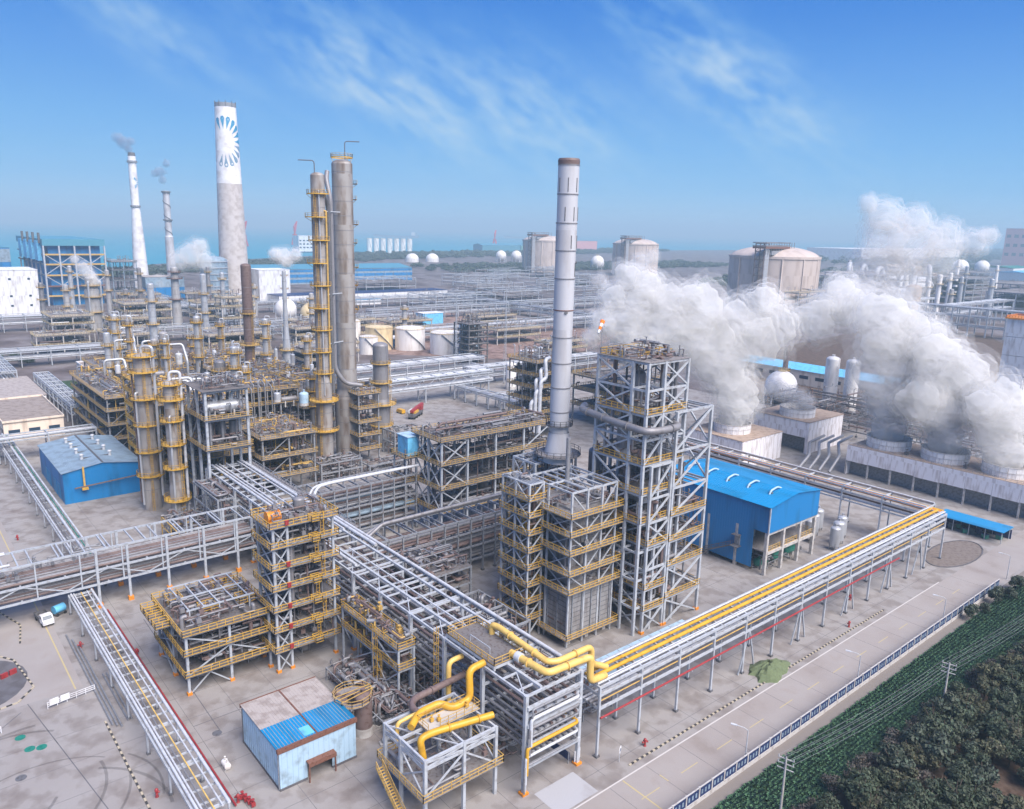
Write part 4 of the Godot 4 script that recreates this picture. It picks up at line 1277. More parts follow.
func furnace() -> void:
	# radiant box under a many-storeyed frame, the stack behind it
	var bx := thing("furnace_box", "grey panelled furnace firebox under the railed frame beside the stack", "furnace", V(98.4, 0, -112.0))
	var mb := MB.new()
	mb.box(V(0.25, 2.2, 0.25), V(12.0, 11.4, 13.0))
	put(mb, "casing", M.furnace_box, bx)
	for k in 5:
		beam("stiffener", V(0.15, 2.2, 1.0 + k * 2.9), V(0.15, 11.4, 1.0 + k * 2.9), 0.2, 0.3, M.grey_steel, bx)
	for k in 5: beam("stiffener", V(0.9 + k * 2.6, 2.2, 13.1), V(0.9 + k * 2.6, 11.4, 13.1), 0.2, 0.3, M.grey_steel, bx)
	for k in 9:
		beam("panel_seam", V(0.5, 3.0 + k, 13.03), V(11.8, 3.0 + k, 13.03), 0.06, 0.08, M.dark_steel, bx)
		beam("panel_seam", V(0.22, 3.0 + k, 0.5), V(0.22, 3.0 + k, 12.8), 0.06, 0.08, M.dark_steel, bx)
	for x in [1.0, 6.0, 11.0]:
		for z in [1.0, 7.0, 12.0]: beam("pier", V(x, 0, z), V(x, 2.3, z), 0.9, 0.9, M.concrete_post, bx)
	var f := frame("furnace_structure", "tall pale frame with yellow railed floors standing over the firebox", "process structure", [98.2, 102.4, 106.4, 110.4], [-112.0, -105.5, -99.0], [2.0, 11.6, 15.4, 19.6, 23.4, 27.0, 32.0],
		{"steel": "white_steel", "decks": [2.0, 11.6, 15.4, 19.6, 23.4, 27.0], "rail": "yellow_paint", "deck": "brown_grating", "over": 1.2, "pipes": 120, "hollow": true, "joists": 5, "open": [32.0], "bw": 0.26, "bh": 0.34, "pw": 0.36, "above": -3.0,
		"braces": [["s", 0, 2, 7, "\\"], ["s", 1, 3, 6, "/"], ["s", 2, 2, 7, "/"], ["w", 0, 6, 7, "x"], ["w", 1, 2, 6, "x"], ["e", 0, 2, 7, "x"]]})
	# convection section seen between the floors
	var cv := MB.new()
	cv.box(V(2.2, 11.8, 2.2), V(10.0, 27.6, 10.8))
	put(cv, "convection_casing", M.furnace_box, f)
	var sw := frame("lattice_stair", "narrow white lattice tower with yellow flights in front of the stack", "process structure", [94.0, 97.6], [-114.5, -110.5, -106.4], [4.0, 7.6, 11.2, 14.8, 18.4, 22.0, 25.6, 29.0, 32.4],
		{"steel": "white_steel", "decks": [4.0, 7.6, 11.2, 14.8, 18.4, 22.0, 25.6, 29.0], "over": 0.5, "rail": "yellow_paint", "deck": "brown_grating", "pw": 0.34, "pipes": 60, "bw": 0.22, "bh": 0.28,
		"braces": [["w", 0, 0, 9, "/"], ["w", 1, 0, 9, "x"], ["s", 0, 0, 9, "/"]], "joists": 6, "open": [32.4]})
	for k in 8:
		var st := MB.new()
		var y := 4.0 + k * 3.6
		stair(st, V(1.8, y - 3.6 + 0.1, 1.2 if k % 2 else 6.8), V(1.8, y, 6.8 if k % 2 else 1.2))
		put(st, "stair_flight", M.yellow_paint, sw)
	# second, broader frame behind
	frame("rear_furnace_structure", "grey frame with yellow decks behind the stack foot", "process structure", [106.0, 112.0, 118.0], [-125.5, -121.8, -118.4], [7.0, 12.0, 17.0, 22.0, 27.0, 31.5],
		{"steel": "pale_steel", "rail": "yellow_paint", "over": 0.8, "pipes": 160, "decks": [7.0, 12.0, 17.0, 22.0, 27.0], "joists": 6, "open": [31.5], "braces": [["w", 0, 0, 6, "x"], ["w", 1, 0, 6, "/"], ["s", 0, 0, 6, "/"]]})
	vessel("steam_drum_leg", "fat upright grey vessel between the stack and the big lattice frame", "vessel", V(119.5, 26.2, -113.2), 2.0, 8.0, M.dull_cladding, "", false)
	var ch := thing("furnace_stack", "tall banded grey metal stack rising from the furnace frames", "chimney", V(111.2, 0, -117.0))
	var sb := MB.new()
	sb.lathe(Vector3.ZERO, [[3.2, 31.5], [2.8, 34.5], [2.15, 38.0]], 28)
	put(sb, "cone", M.stack_metal, ch)
	var y := 38.0
	var secs := [4.6, 5.2, 5.2, 5.4, 5.6, 6.4, 5.6, 5.4, 5.6, 5.6]
	var r := 2.2
	for k in secs.size():
		var sec := MB.new()
		var rr := 2.02 + (0.05 if k % 2 else 0.0) + (0.05 if k > 5 else 0.0)
		sec.lathe(Vector3.ZERO, [[rr, y], [rr, y + secs[k]]], 32)
		put(sec, "section", M.stack_metal, ch)
		var bd := MB.new()
		ring(bd, V(0, y + secs[k] - 0.14, 0), rr - 0.05, rr + 0.1, 0.2, 0, TAU, 32)
		put(bd, "band", M.dull_cladding if k != 4 else M.rusty, ch)
		if k > 4:
			for q in 3:
				var a := 1.4 + q * 0.9 + k * 0.7
				beam("fin", V(cos(a) * (rr + 0.04), y + 0.4, sin(a) * (rr + 0.04)), V(cos(a) * (rr + 0.04), y + secs[k] * 0.55, sin(a) * (rr + 0.04)), 0.12, 0.12, M.dark_steel, ch)
		y += secs[k]
	var lip := MB.new()
	lip.lathe(Vector3.ZERO, [[2.12, y], [2.2, y + 0.8], [2.05, y + 1.2], [1.7, y + 1.2], [1.7, y - 4.0]], 32)
	put(lip, "lip", M.brown_pipe, ch)
	var pt := MB.new()
	pt.cyl(V(1.3, 73.6, 1.75), V(1.36, 73.6, 1.84), 0.3, 10); pt.cyl(V(-1.0, 63.6, 1.85), V(-1.05, 63.6, 1.98), 0.34, 10)
	put(pt, "sample_port", M.dark_steel, ch)
	var pf := MB.new()
	ring(pf, V(0, 33.2, 0), 2.9, 4.9, 0.15, 0, TAU, 24)
	var po := put(pf, "platform", M.brown_grating, ch)
	var prr := MB.new()
	ring_rail(prr, V(0, 33.3, 0), 4.8, 0, TAU, 20)
	put(prr, "railing", M.dark_steel, po)
	var hr := MB.new()
	ring(hr, V(0, 39.5, 0), 2.1, 2.9, 0.1, 0, TAU, 24)
	ring_rail(hr, V(0, 39.6, 0), 2.85, 0, TAU, 14)
	put(hr, "upper_ring", M.dark_steel, ch)
	# thin riser pipe standing in front of the frames
	var rp := thing("riser_pipe", "thin grey riser standing in the furnace frame", "pipe", V(103.0, 12.0, -105.5))
	bent_pipe("run", [V(0, 0, 0), V(0, 28.5, 0)], 0.45, M.grey_pipe, rp)

func recovery_frame() -> void:
	# the big white lattice beside the stack
	var S := "white_steel"
	frame("lattice_structure", "big white braced lattice frame whose railed bay faces the road rack", "process structure", [120.8, 131.9], [-107.5, -100.5, -93.5], [6.0, 13.0, 18.5, 24.0, 30.0, 37.6, 45.7],
		{"steel": S, "decks": [6.0, 13.0, 18.5, 24.0], "rail": "yellow_paint", "deck": "brown_grating", "over": 0.35, "pw": 0.55, "brace_w": 0.32, "shoes": true, "pipes": 150, "joists": 5, "open": [30.0, 37.6, 45.7], "above": -12.0, "pipe_mats": ["grey_pipe", "brown_pipe", "dull_cladding"],
		"braces": [["s", 0, 0, 2, "x"], ["s", 0, 2, 3, "/"], ["s", 0, 3, 4, "/"], ["s", 0, 4, 5, "/"], ["s", 0, 5, 7, "/"], ["w", 0, 4, 7, "/"], ["w", 1, 4, 7, "x"], ["e", 1, 5, 7, "x"]]})
	frame("lattice_structure", "lower white lattice wing joined to the front of the big braced frame", "process structure", [114.1, 120.2], [-102.4, -93.6], [5.0, 9.6, 14.0, 19.0, 24.0, 29.0, 35.7],
		{"steel": S, "decks": [5.0, 9.6, 19.0], "rail": "yellow_paint", "deck": "brown_grating", "over": 0.3, "pw": 0.5, "brace_w": 0.3, "shoes": true, "pipes": 150, "joists": 4, "open": [24.0, 35.7], "above": -8.0,
		"braces": [["w", 0, 0, 3, "x"], ["w", 0, 3, 7, "/"], ["s", 0, 0, 1, "x"], ["s", 0, 2, 4, "/"], ["s", 0, 4, 5, "x"], ["s", 0, 5, 7, "/"], ["e", 0, 5, 7, "x"]]})
	frame("lattice_structure", "topmost white braced block with a grey railed roof deck, steam behind it", "process structure", [112.2, 117.0, 124.0], [-107.2, -98.0, -94.2], [6.0, 12.0, 18.0, 24.0, 30.0, 36.0, 41.0, 45.9, 50.8, 56.0],
		{"steel": S, "decks": [24.0, 30.0, 36.0, 45.9, 56.0], "rail": "yellow_paint", "rails": [24.0, 30.0, 36.0, 45.9], "deck": "brown_grating", "over": 0.3, "pw": 0.55, "brace_w": 0.32, "pipes": 150, "hollow": true, "pipe_mats": ["grey_pipe", "brown_pipe", "dull_cladding"],
		"braces": [["w", 0, 5, 6, "x"], ["w", 0, 6, 8, "x"], ["w", 0, 8, 10, "x"], ["s", 1, 7, 10, "x"], ["s", 0, 6, 8, "/"], ["e", 0, 8, 10, "x"], ["w", 0, 2, 5, "/"]]})
	var up := thing("roof_railing", "yellow railing and hoist frame round the topmost lattice deck", "railing", V(112.2, 56.2, -107.2))
	var rb := MB.new()
	rail_box(rb, 3.6, 11.6, 0.2, 7.0, 0, "nse", 0.1); rail_box(rb, 0.2, 3.4, 0.2, 6.0, 0, "nw", 0.1); rail_box(rb, 7.0, 11.4, 5.0, 9.0, 0, "nsew", 0.1)
	put(rb, "railing", M.yellow_paint, up)
	# the fat brown transfer duct in front
	var du := thing("transfer_duct", "fat grey brown duct wrapping the lattice frame below its top block", "pipe", V(113.2, 41.5, -116.0))
	bent_pipe("run", [V(1.5, 2.6, 3.0), V(-1.6, 2.6, 5.0), V(-2.0, 2.0, 14.0), V(-2.0, 1.6, 22.8), V(1.5, 1.6, 23.9), V(6.6, 1.6, 23.9), V(7.8, 1.8, 21.5)], 0.72, M.dull_cladding, du, 2.0, 16)
	flanges([V(1.5, 2.6, 3.0), V(-1.6, 2.6, 5.0), V(-2.0, 2.0, 14.0), V(-2.0, 1.6, 22.8), V(1.5, 1.6, 23.9), V(6.6, 1.6, 23.9), V(7.8, 1.8, 21.5)], 0.72, M.dull_cladding, du, 4.5)
	var d1 := drum("lattice_drum", "silver drum with a domed end lying in the lattice wing", "vessel", V(116.0, 28.2, -99.5), 7.0, 1.25, false, M.cladding, 24.1)
	d1.set_meta("category", "vessel")
	for k in 3:
		vessel("lattice_vessel", "dark upright vessel standing inside the topmost lattice block", "vessel", V(114.6 + k * 3.2, [36.2, 45.9 + 0.2, 30.2][k], -101.5), 1.5, [8.0, 7.0, 5.0][k], M.dull_cladding, "vessels inside the lattice block", false)
	# hopper at the lattice foot
	var hp := thing("cone_hopper", "rusty grey cone hopper hanging at the foot of the lattice frame", "hopper", V(126.6, 0, -98.0))
	var hb := MB.new()
	hb.lathe(Vector3.ZERO, [[0.5, 1.4], [2.2, 4.4], [2.2, 5.9]], 20)
	put(hb, "hopper", M.old_yellow, hp)
	for k in 4: beam("leg", V(1.8 * (1 if k % 2 else -1), 0, 1.8 * (1 if k < 2 else -1)), V(1.8 * (1 if k % 2 else -1), 5.0, 1.8 * (1 if k < 2 else -1)), 0.24, 0.24, M.dark_steel, hp)
	var pb := thing("channel_cover", "pale blue covered pipe channel on the ground before the firebox", "channel", V(92.0, 0, -88.0))
	var pm := MB.new()
	pm.box(V(0, 0, -1.6), V(30, 2.4, 1.6))
	put(pm, "cover", M.pale_blue_wall, pb)
	for k in 10: beam("rib", V(1.5 + k * 3.0, 2.42, -1.65), V(1.5 + k * 3.0, 2.42, 1.65), 0.14, 0.1, M.pale_steel, pb)

func blue_hall() -> void:
	var t := thing("blue_hall", "bright blue compressor hall with an open concrete ground storey", "building", V(158.8, 0, -127.0))
	var w := 22.2
	var d := 33.2
	var eave := 17.4
	var mid := 10.8
	var rise := 1.5
	for s in [[0.0, eave, w / 2, eave + rise, 0], [w / 2, eave + rise, w, eave, 1]]:
		var mb := MB.new()
		mb.quad(V(s[0] - 0.4, s[1], d + 0.4), V(s[0] - 0.4, s[1], -0.4), V(s[2], s[3], -0.4), V(s[2], s[3], d + 0.4)) if s[4] == 0 else mb.quad(V(s[0], s[1], d + 0.4), V(s[0], s[1], -0.4), V(s[2] + 0.4, s[3], -0.4), V(s[2] + 0.4, s[3], d + 0.4))
		put(mb, "roof_slope", M.blue_roof, t)
	var seams := MB.new()
	for k in 40:
		var z := -0.2 + k * 0.86
		seams.bar(V(-0.4, eave + 0.04, z), V(w / 2, eave + rise + 0.04, z), 0.06, 0.08)
		seams.bar(V(w / 2, eave + rise + 0.04, z), V(w + 0.4, eave + 0.04, z), 0.06, 0.08)
	put(seams, "roof_seam", M.blue_roof, t, "stuff")
	var gb := MB.new()
	gb.prism([Vector2(0, mid), Vector2(w, mid), Vector2(w, eave - 0.03), Vector2(w / 2, eave + rise - 0.05), Vector2(0, eave - 0.03)], d - 0.12, d, 2)
	put(gb, "gable_wall", M.blue_wall, t)
	var gb2 := MB.new()
	gb2.prism([Vector2(0, 0), Vector2(w, 0), Vector2(w, eave - 0.03), Vector2(w / 2, eave + rise - 0.05), Vector2(0, eave - 0.03)], 0.0, 0.12, 2)
	put(gb2, "back_wall", M.blue_wall, t)
	var sw := MB.new()
	sw.box(V(0, mid, 0.12), V(0.12, eave - 0.02, d - 0.12)); sw.box(V(0, 1.0, 0.12), V(0.12, mid, d - 4.0))
	put(sw, "side_wall", M.blue_wall, t)
	var ew := MB.new()
	ew.box(V(w - 0.12, mid, 0.12), V(w, eave - 0.02, d - 0.12)); put(ew, "far_wall", M.blue_wall, t)
	var ribs := MB.new()
	for k in 46: ribs.box(V(-0.04, 1.0 if k < 40 else mid, 0.3 + k * 0.71), V(0.0, eave - 0.05, 0.36 + k * 0.71))
	put(ribs, "wall_rib", M.blue_wall, t, "stuff")
	beam("corner_post", V(-0.1, mid - 0.1, d + 0.06), V(-0.1, eave, d + 0.06), 0.3, 0.3, M.white_steel, t)
	for x in [0.35, 7.4, 14.8, 21.8]:
		for z in [d - 0.5, d - 8.6, d - 17.0, d - 25.0]: beam("concrete_column", V(x, 0, z), V(x, mid, z), 0.75, 0.75, M.concrete_post, t)
	for y in [5.4, mid - 0.35]:
		beam("floor_beam", V(0, y, d - 0.5), V(w, y, d - 0.5), 0.5, 0.7, M.concrete_post, t)
		beam("floor_beam", V(w - 0.4, y, 1), V(w - 0.4, y, d - 0.9), 0.5, 0.68, M.concrete_post, t)
	var fl := MB.new()
	fl.box(V(0.6, 5.5, 6), V(w - 0.6, 5.75, d - 0.8)); put(fl, "floor", M.brown_grating, t)
	var rb := MB.new()
	rail(rb, [V(0.4, 5.75, d - 0.6), V(w - 0.4, 5.75, d - 0.6)], 1.2, 0.1)
	rail(rb, [V(w - 0.4, 5.75, 8), V(w - 0.4, 5.75, d - 0.6)], 1.2, 0.1)
	put(rb, "railing", M.old_yellow, t)
	var st := MB.new()
	stair(st, V(-1.2, 5.4, d - 9.0), V(-1.2, 0.1, d - 19.0), 1.1)
	st.box(V(-1.9, 5.3, d - 9.2), V(0, 5.45, d - 7.0))
	put(st, "stair", M.dark_steel, t)
	var db := MB.new()
	db.box(V(-0.25, 5.6, d - 8.9), V(-0.03, 8.0, d - 7.4)); put(db, "side_door", M.grey_steel, t)
	var hood := MB.new()
	hood.box(V(-1.4, 8.1, d - 9.2), V(0, 8.25, d - 7.2)); put(hood, "door_hood", M.dark_steel, t)
	for k in 5:
		var z := 4.0 + k * 6.2
		var vo := bent_pipe("roof_vent", [V(w * 0.27, eave + rise * 0.5, z), V(w * 0.30, eave + rise * 0.62 + 0.75, z), V(w * 0.42, eave + rise * 0.88 + 0.8, z), V(w * 0.5, eave + rise * 0.98, z)], 0.24, M.pale_blue_wall, t, 1.2, 10)
		var ve := MB.new()
		ve.box(V(w * 0.29, eave + rise * 0.5, z - 0.4), V(w * 0.30 + 0.3, eave + rise * 0.9, z + 0.4)); put(ve, "vent_end", M.dark_steel, vo)
	for k in 3:
		drum("hall_machine", "green machine set on the ground floor of the blue hall", "machine", V(163.0 + k * 6.0, 1.7, -97.5), 3.6, 1.1, true, M.green_paint, 0.0, "machines under the blue hall")
	pipework(t, V(1, 0.4, d - 9), V(w - 1, 5.0, d - 1), 60, ["grey_pipe", "dark_steel"], 5)
	for k in 6:
		vessel("yard_vessel", "pale grey upright vessel standing between the blue hall and the rear rack", "vessel", V(188.0 + (k % 3) * 4.6, 0, -92.0 - (k / 3) * 7.0 - (k % 3) * 1.5), 1.3 + 0.2 * (k % 2), 6.5, M.cladding, "vessels behind the blue hall")

# ---------- middle distance ----------
func mid_modules() -> void:
	frame("process_module", "square cornered process module with a flat railed roof deck and a pale blue cabin", "process structure", [110.6, 119.0, 128.5, 138.5, 148.5], [-172.0, -166.0, -160.0], [6.6, 13.0, 19.6, 26.0],
		{"steel": "pale_steel", "rail": "old_yellow", "deck": "dark_grating", "over": 0.9, "pipes": 260, "above": 1.8, "pw": 0.5, "brace_w": 0.28,
		"braces": [["w", 0, 0, 4, "x"], ["w", 1, 0, 4, "x"], ["s", 0, 1, 4, "x"], ["s", 3, 2, 4, "/"]]})
	var cab := thing("blue_cabin", "light blue cabin on the corner of the square process module", "cabin", V(107.6, 19.8, -176.5))
	var cm := MB.new()
	cm.box(V(0, 0, 0), V(3.6, 5.2, 5.0))
	put(cm, "wall", M.light_blue_panel, cab)
	var cr := MB.new()
	cr.box(V(-0.2, 5.2, -0.2), V(3.8, 5.4, 5.2)); put(cr, "roof", M.pale_blue_wall, cab)
	frame("cabin_stand", "slim grey stand with yellow landings holding up the light blue cabin", "process structure", [106.8, 110.0], [-177.0, -171.0], [6.5, 13.0, 19.6], {"steel": "pale_steel", "rail": "old_yellow", "pipes": 20, "pw": 0.36})
	for k in 14:
		var pm := thing("deck_pump", "small dark pump standing on the square module's roof deck", "pump", V(118.0 + k * 2.2, 26.15, -169.5 + 3.2 * (k % 3)), 0.4 * k, "pumps on the module roof")
		var mb := MB.new()
		mb.cyl(V(-0.8, 0.6, 0), V(0.7, 0.6, 0), 0.42, 10); mb.box(V(-1.0, 0, -0.4), V(1.0, 0.2, 0.4)); mb.cyl(V(0.4, 0.6, 0), V(0.4, 1.9, 0), 0.22, 8)
		put(mb, "body", M.dark_steel if k % 3 else M.grey_steel, pm)
	for k in 4: vessel("module_vessel", "dark upright vessel on the lower floors of the square module", "vessel", V(122.0 + k * 6.6, 6.8, -165.5), 1.5, 5.4, M.dull_cladding, "vessels inside the square module")
	var cs := thing("red_crane_truck", "red truck crane parked on the yard behind the square module", "crane truck", V(178.0, 0, -277.0), deg_to_rad(38))
	var cb := MB.new()
	cb.box(V(-6, 1.0, -1.3), V(6, 2.2, 1.3)); put(cb, "chassis", M.dark_steel, cs)
	var cb2 := MB.new()
	cb2.box(V(3.6, 2.2, -1.3), V(6.2, 3.9, 1.3)); put(cb2, "cab", M.red_paint, cs)
	var cb3 := MB.new()
	cb3.bar(V(-5.4, 3.4, 0), V(8.5, 3.9, 0), 1.3, 1.2); put(cb3, "boom", M.red_paint, cs)
	var cb4 := MB.new()
	cb4.box(V(-4.0, 2.2, -1.2), V(0.5, 3.2, 1.2)); put(cb4, "superstructure", M.yellow_paint, cs)
	for k in 8: pipe("wheel", V(-4.8 + (k % 4) * 3.0, 0.6, -1.45 if k < 4 else 1.05), V(-4.8 + (k % 4) * 3.0, 0.6, -1.05 if k < 4 else 1.45), 0.6, M.tyre, cs)
	# dark racks between the main rack and the furnaces
	var D := ["grey_pipe", "brown_pipe", "dull_cladding"]
	rack("dark_pipe_rack", "dark four tier pipe rack joining the main rack to the furnaces", true, 77.4, 118.0, -145.0, -137.2, 14.0, [[3.6, 6, D], [7.0, 6, D], [10.6, 5, D], [14.0, 0, []]], {"steel": "grey_steel", "step": 3.6, "pw": 0.34, "bracing": "some", "top_sleepers": 6})
	var dp := thing("rack_top_pipe", "long grey pipe pair lying on the dark rack before the furnaces", "pipe", V(79.0, 14.4, -138.4))
	bent_pipe("run", [V(-2.4, 1.4, 0.8), V(1.0, 3.2, 0.4), V(39, 3.2, 0.2)], 0.42, M.dull_cladding, dp)
	bent_pipe("run", [V(-2.4, 0.2, -2.0), V(1.8, 1.6, -2.6), V(39, 1.6, -2.6)], 0.42, M.dull_cladding, dp)
	rack("dark_pipe_rack", "dark cellular pipe rack with bluish pipes beside the stair tower's far side", true, 78.0, 109.0, -178.0, -169.6, 15.4, [[3.6, 6, D], [6.8, 6, D + ["faded_blue_roof"]], [10.0, 6, D + ["faded_blue_roof"]], [13.0, 5, D]], {"steel": "grey_steel", "step": 3.6, "pw": 0.32, "bracing": "some"})
	var wp := thing("white_pipe_pair", "white pipe pair rising over the cellular rack behind the main rack", "pipe", V(79.6, 15.4, -169.4))
	bent_pipe("run", [V(-3, 0.2, 4.5), V(0.5, 2.0, 0.5), V(4, 2.2, 0), V(30, 2.2, 0)], 0.36, M.white_pipe, wp, 1.5)
	bent_pipe("run", [V(-3, 0.2, 2.2), V(0.5, 1.4, -1.6), V(4, 1.6, -2.2), V(30, 1.6, -2.2)], 0.3, M.white_pipe, wp, 1.5)
	frame("pipe_cage", "dark cage of pipes and valves standing in the shade behind the main rack", "process structure", [79.0, 85.0, 91.5], [-134.0, -128.0, -121.5], [3.6, 7.4, 11.0], {"steel": "grey_steel", "rail": "old_yellow", "rails": [], "deck": "dark_grating", "pipes": 200, "over": 0.1, "pipe_mats": ["grey_pipe", "brown_pipe", "dull_cladding"]})
	frame("pipe_cage", "low dark pipe cage between the main rack and the firebox", "process structure", [79.5, 85.0, 91.0], [-118.0, -110.0, -102.0], [3.4, 7.0], {"steel": "grey_steel", "rails": [], "deck": "dark_grating", "decks": [3.4], "pipes": 180, "over": 0.1, "pipe_mats": ["grey_pipe", "brown_pipe", "dull_cladding"]})
	frame("pipe_cage", "dark valve cage under the furnaces' rear frame", "process structure", [120.5, 126.0, 131.5], [-130.0, -122.0, -113.0], [5.0, 10.0, 15.0], {"steel": "grey_steel", "rail": "yellow_paint", "deck": "dark_grating", "pipes": 120, "over": 0.4})
	# exchanger structure straddling the rack
	frame("exchanger_structure", "grey structure straddling the main rack, a fat silver exchanger on its railed deck", "process structure", [64.6, 75.4], [-213.0, -206.0, -199.6], [22.0, 30.0, 37.6],
		{"steel": "pale_steel", "rail": "old_yellow", "deck": "dark_grating", "over": 1.0, "pipes": 130, "above": 2.4, "pw": 0.6, "bh": 0.6, "braces": [["w", 0, 1, 3, "/"], ["w", 1, 0, 1, "/"]], "rails": [22.0, 30.0]})
	drum("exchanger", "fat silver shell exchanger lying on the structure over the main rack", "vessel", V(70.0, 32.7, -202.4), 8.4, 1.6, true, M.cladding, 30.15)
	var ep := thing("exchanger_pipe", "shiny pipe looping over the fat silver exchanger", "pipe", V(66.4, 34.2, -202.4))
	bent_pipe("run", [V(-1.5, 2.2, -1), V(1.0, 2.2, 0), V(2.0, 2.0, 0), V(2.0, 0, 0)], 0.36, M.cladding, ep)
	bent_pipe("run", [V(6.0, 0, 0), V(6.0, 1.8, 0), V(7.4, 2.4, 0), V(7.6, 3.2, -3)], 0.42, M.cladding, ep)
	for k in 3: vessel("exchanger_vessel", "dark upright vessel in the floor below the fat silver exchanger", "vessel", V(67.0 + k * 3.2, 22.2, -205.0), 1.1, 6.0, M.dull_cladding, "vessels below the exchanger")
	frame("pipe_loop_stand", "narrow frame of looped pipes beside the main rack and the yard columns", "process structure", [60.2, 64.0], [-199.0, -190.0, -181.5], [6.0, 10.4, 14.6], {"steel": "grey_steel", "rails": [], "decks": [], "pipes": 60})
	for k in 4:
		var lp := thing("looped_pipe", "brown pipe looping on top of the narrow side frame", "pipe", V(60.4 + k * 0.7, 15.0 - k * 0.3, -196.0), 0.0, "looped pipes on the side frame")
		bent_pipe("run", [V(3.2, 0, -2.0), V(3.2 - k * 0.2, 0, 12.5 - k * 0.8), V(0.2, 0, 13.0 - k * 0.8), V(0, 0, -2.0)], 0.26, M.brown_pipe if k % 2 else M.dull_cladding, lp, 1.0)

func mid_columns() -> void:
	var Y := "yellow_paint"
	column("process_column", "stout banded column with yellow platforms, farther of the two beside the blue warehouse", "column", V(56.9, 0, -226.0), [[2.4, 0], [2.4, 18], [2.2, 20], [2.2, 43.5]], M.weathered_metal,
		[[10, 20, 260], [17, 0, 300], [24.5, 60, 330], [32, 0, 360, 1.6], [39.5, 0, 360, 1.8], [43.8, 0, 360, 1.6]], {"ladder": 100, "pipes": [[40, 4, 46.5, 0.4, 0.9, "cladding"], [150, 2, 34, 0.3, 0.7, "cladding"], [200, 2, 40, 0.25, 0.6, "brown_pipe"]], "plat": Y})
	column("process_column", "stout banded column with yellow platforms, nearer of the two beside the blue warehouse", "column", V(59.4, 0, -210.8), [[1.9, 0], [1.9, 10], [1.75, 11], [1.75, 38.4]], M.weathered_metal,
		[[6.6, 0, 360, 1.6], [15.5, -20, 250, 1.4], [22.0, 20, 360, 1.4], [28.5, -40, 240, 1.4], [34.2, 0, 360, 1.7], [38.2, 0, 360, 1.4]], {"ladder": 70, "pipes": [[20, 3, 41.5, 0.38, 0.9, "white_pipe"], [120, 2, 30, 0.3, 0.7, "cladding"]], "plat": Y})
	frame("platform_ladder", "narrow stack of yellow landings up the yard columns' far side", "process structure", [60.6, 63.8], [-264.0, -254.0, -244.5], [5.5, 10.0, 14.5, 19.0, 23.5, 28.0, 32.0], {"steel": "old_yellow", "rail": "yellow_paint", "deck": "old_yellow", "over": 0.3, "pw": 0.3, "pipes": 60, "braces": [["w", 0, 0, 7, "/"], ["w", 1, 0, 7, "\\"]]})
	column("tall_column", "slender tall column crusted with yellow platforms, slimmer of the tall pair", "column", V(112.5, 0, -230.1), [[2.6, 0], [2.6, 30], [2.15, 32], [2.15, 94.5]], M.weathered_metal,
		[[14, 30, 330, 2.0], [24, 0, 360, 2.2], [33, 40, 250, 1.2], [40, 60, 220, 1.3], [47, 40, 250, 1.2], [54, 80, 220, 2.0], [61, 40, 240, 1.2], [68, 80, 210, 1.8], [75, 40, 220, 1.2], [82, 80, 210, 2.0], [89, 40, 240, 1.3]],
		{"ladder": 140, "plat": Y, "pipes": [[60, 30, 84, 0.3, 0.6, "old_yellow"], [110, 26, 90, 0.22, 0.5, "cladding"]], "bands": 5.0})
	column("tall_column", "wide tall silver column with ringed seams, wider of the tall pair", "column", V(125.2, 0, -238.2), [[4.2, 0], [4.2, 22], [3.35, 25], [3.35, 99.0]], M.weathered_metal,
		[[52, -60, 30, 1.1], [60, -70, 20, 1.1], [66, -60, 10, 1.6], [74, -70, 20, 1.1], [80, -60, 10, 1.8], [88, -70, 20, 1.2], [93, -60, 20, 1.5], [101, 0, 360, 0.2]], {"ladder": -30, "plat": Y, "bands": 4.6})
	var tp := thing("tall_overhead_pipe", "fat silver overhead pipe running down between the tall pair of columns", "pipe", V(119.2, 0, -234.4))
	bent_pipe("run", [V(0.6, 96.5, -3.6), V(-0.6, 94.0, -2.0), V(-0.3, 88.0, 0), V(-0.3, 33.0, 0), V(2.6, 28.0, 1.2), V(8.0, 27.0, 2.6)], 0.75, M.dull_cladding, tp, 2.2, 16)
	for y in [42.0, 58.0, 84.0]:
		beam("support", V(-4.4, y - 3, 2.4), V(-0.4, y, 0.4), 0.3, 0.3, M.white_steel, tp)
		beam("support", V(-4.0, y, 2.8), V(3.4, y, -1.0), 0.3, 0.3, M.white_steel, tp)
	var td := thing("dark_down_pipe", "dark insulated pipe in the gap of the tall pair of columns", "pipe", V(117.2, 24, -232.8))
	bent_pipe("run", [V(0, 0, 0), V(0, 62, 0), V(-2.4, 66, 1.6)], 0.7, M.dark_steel, td, 1.6)
	for q in [[V(111.3, 92.4, -229.5), -1.0, "thin davit arm curved over the slender tall column"], [V(127.2, 100.0, -239.8), 1.0, "thin davit arm curved over the wide silver column"]]:
		var dv := thing("davit", q[2], "davit", q[0])
		bent_pipe("arm", [V(0, 0, 0), V(0, 6.5, 0), V(4.2 * q[1], 6.5, 2.2 * q[1])], 0.16, M.dark_steel, dv, 1.0, 8)
	frame("column_platform", "small yellow decked tower at the foot of the wide silver column", "process structure", [124.5, 132.0], [-236.0, -229.0], [5.0, 10.0, 14.6, 19.4, 24.4], {"steel": "grey_steel", "rail": "yellow_paint", "deck": "brown_grating", "over": 0.8, "pipes": 70})
	column("mid_column", "shorter fat grey column with three ring platforms beside the tall pair", "column", V(143.0, 0, -246.0), [[3.4, 0], [3.4, 16], [2.8, 18], [2.8, 37.5]], M.dull_cladding, [[8, 0, 360, 1.2], [16, -30, 300, 2.2], [24, 0, 360, 1.4], [31, 0, 360, 0.9]], {"ladder": 60, "plat": "old_yellow"})
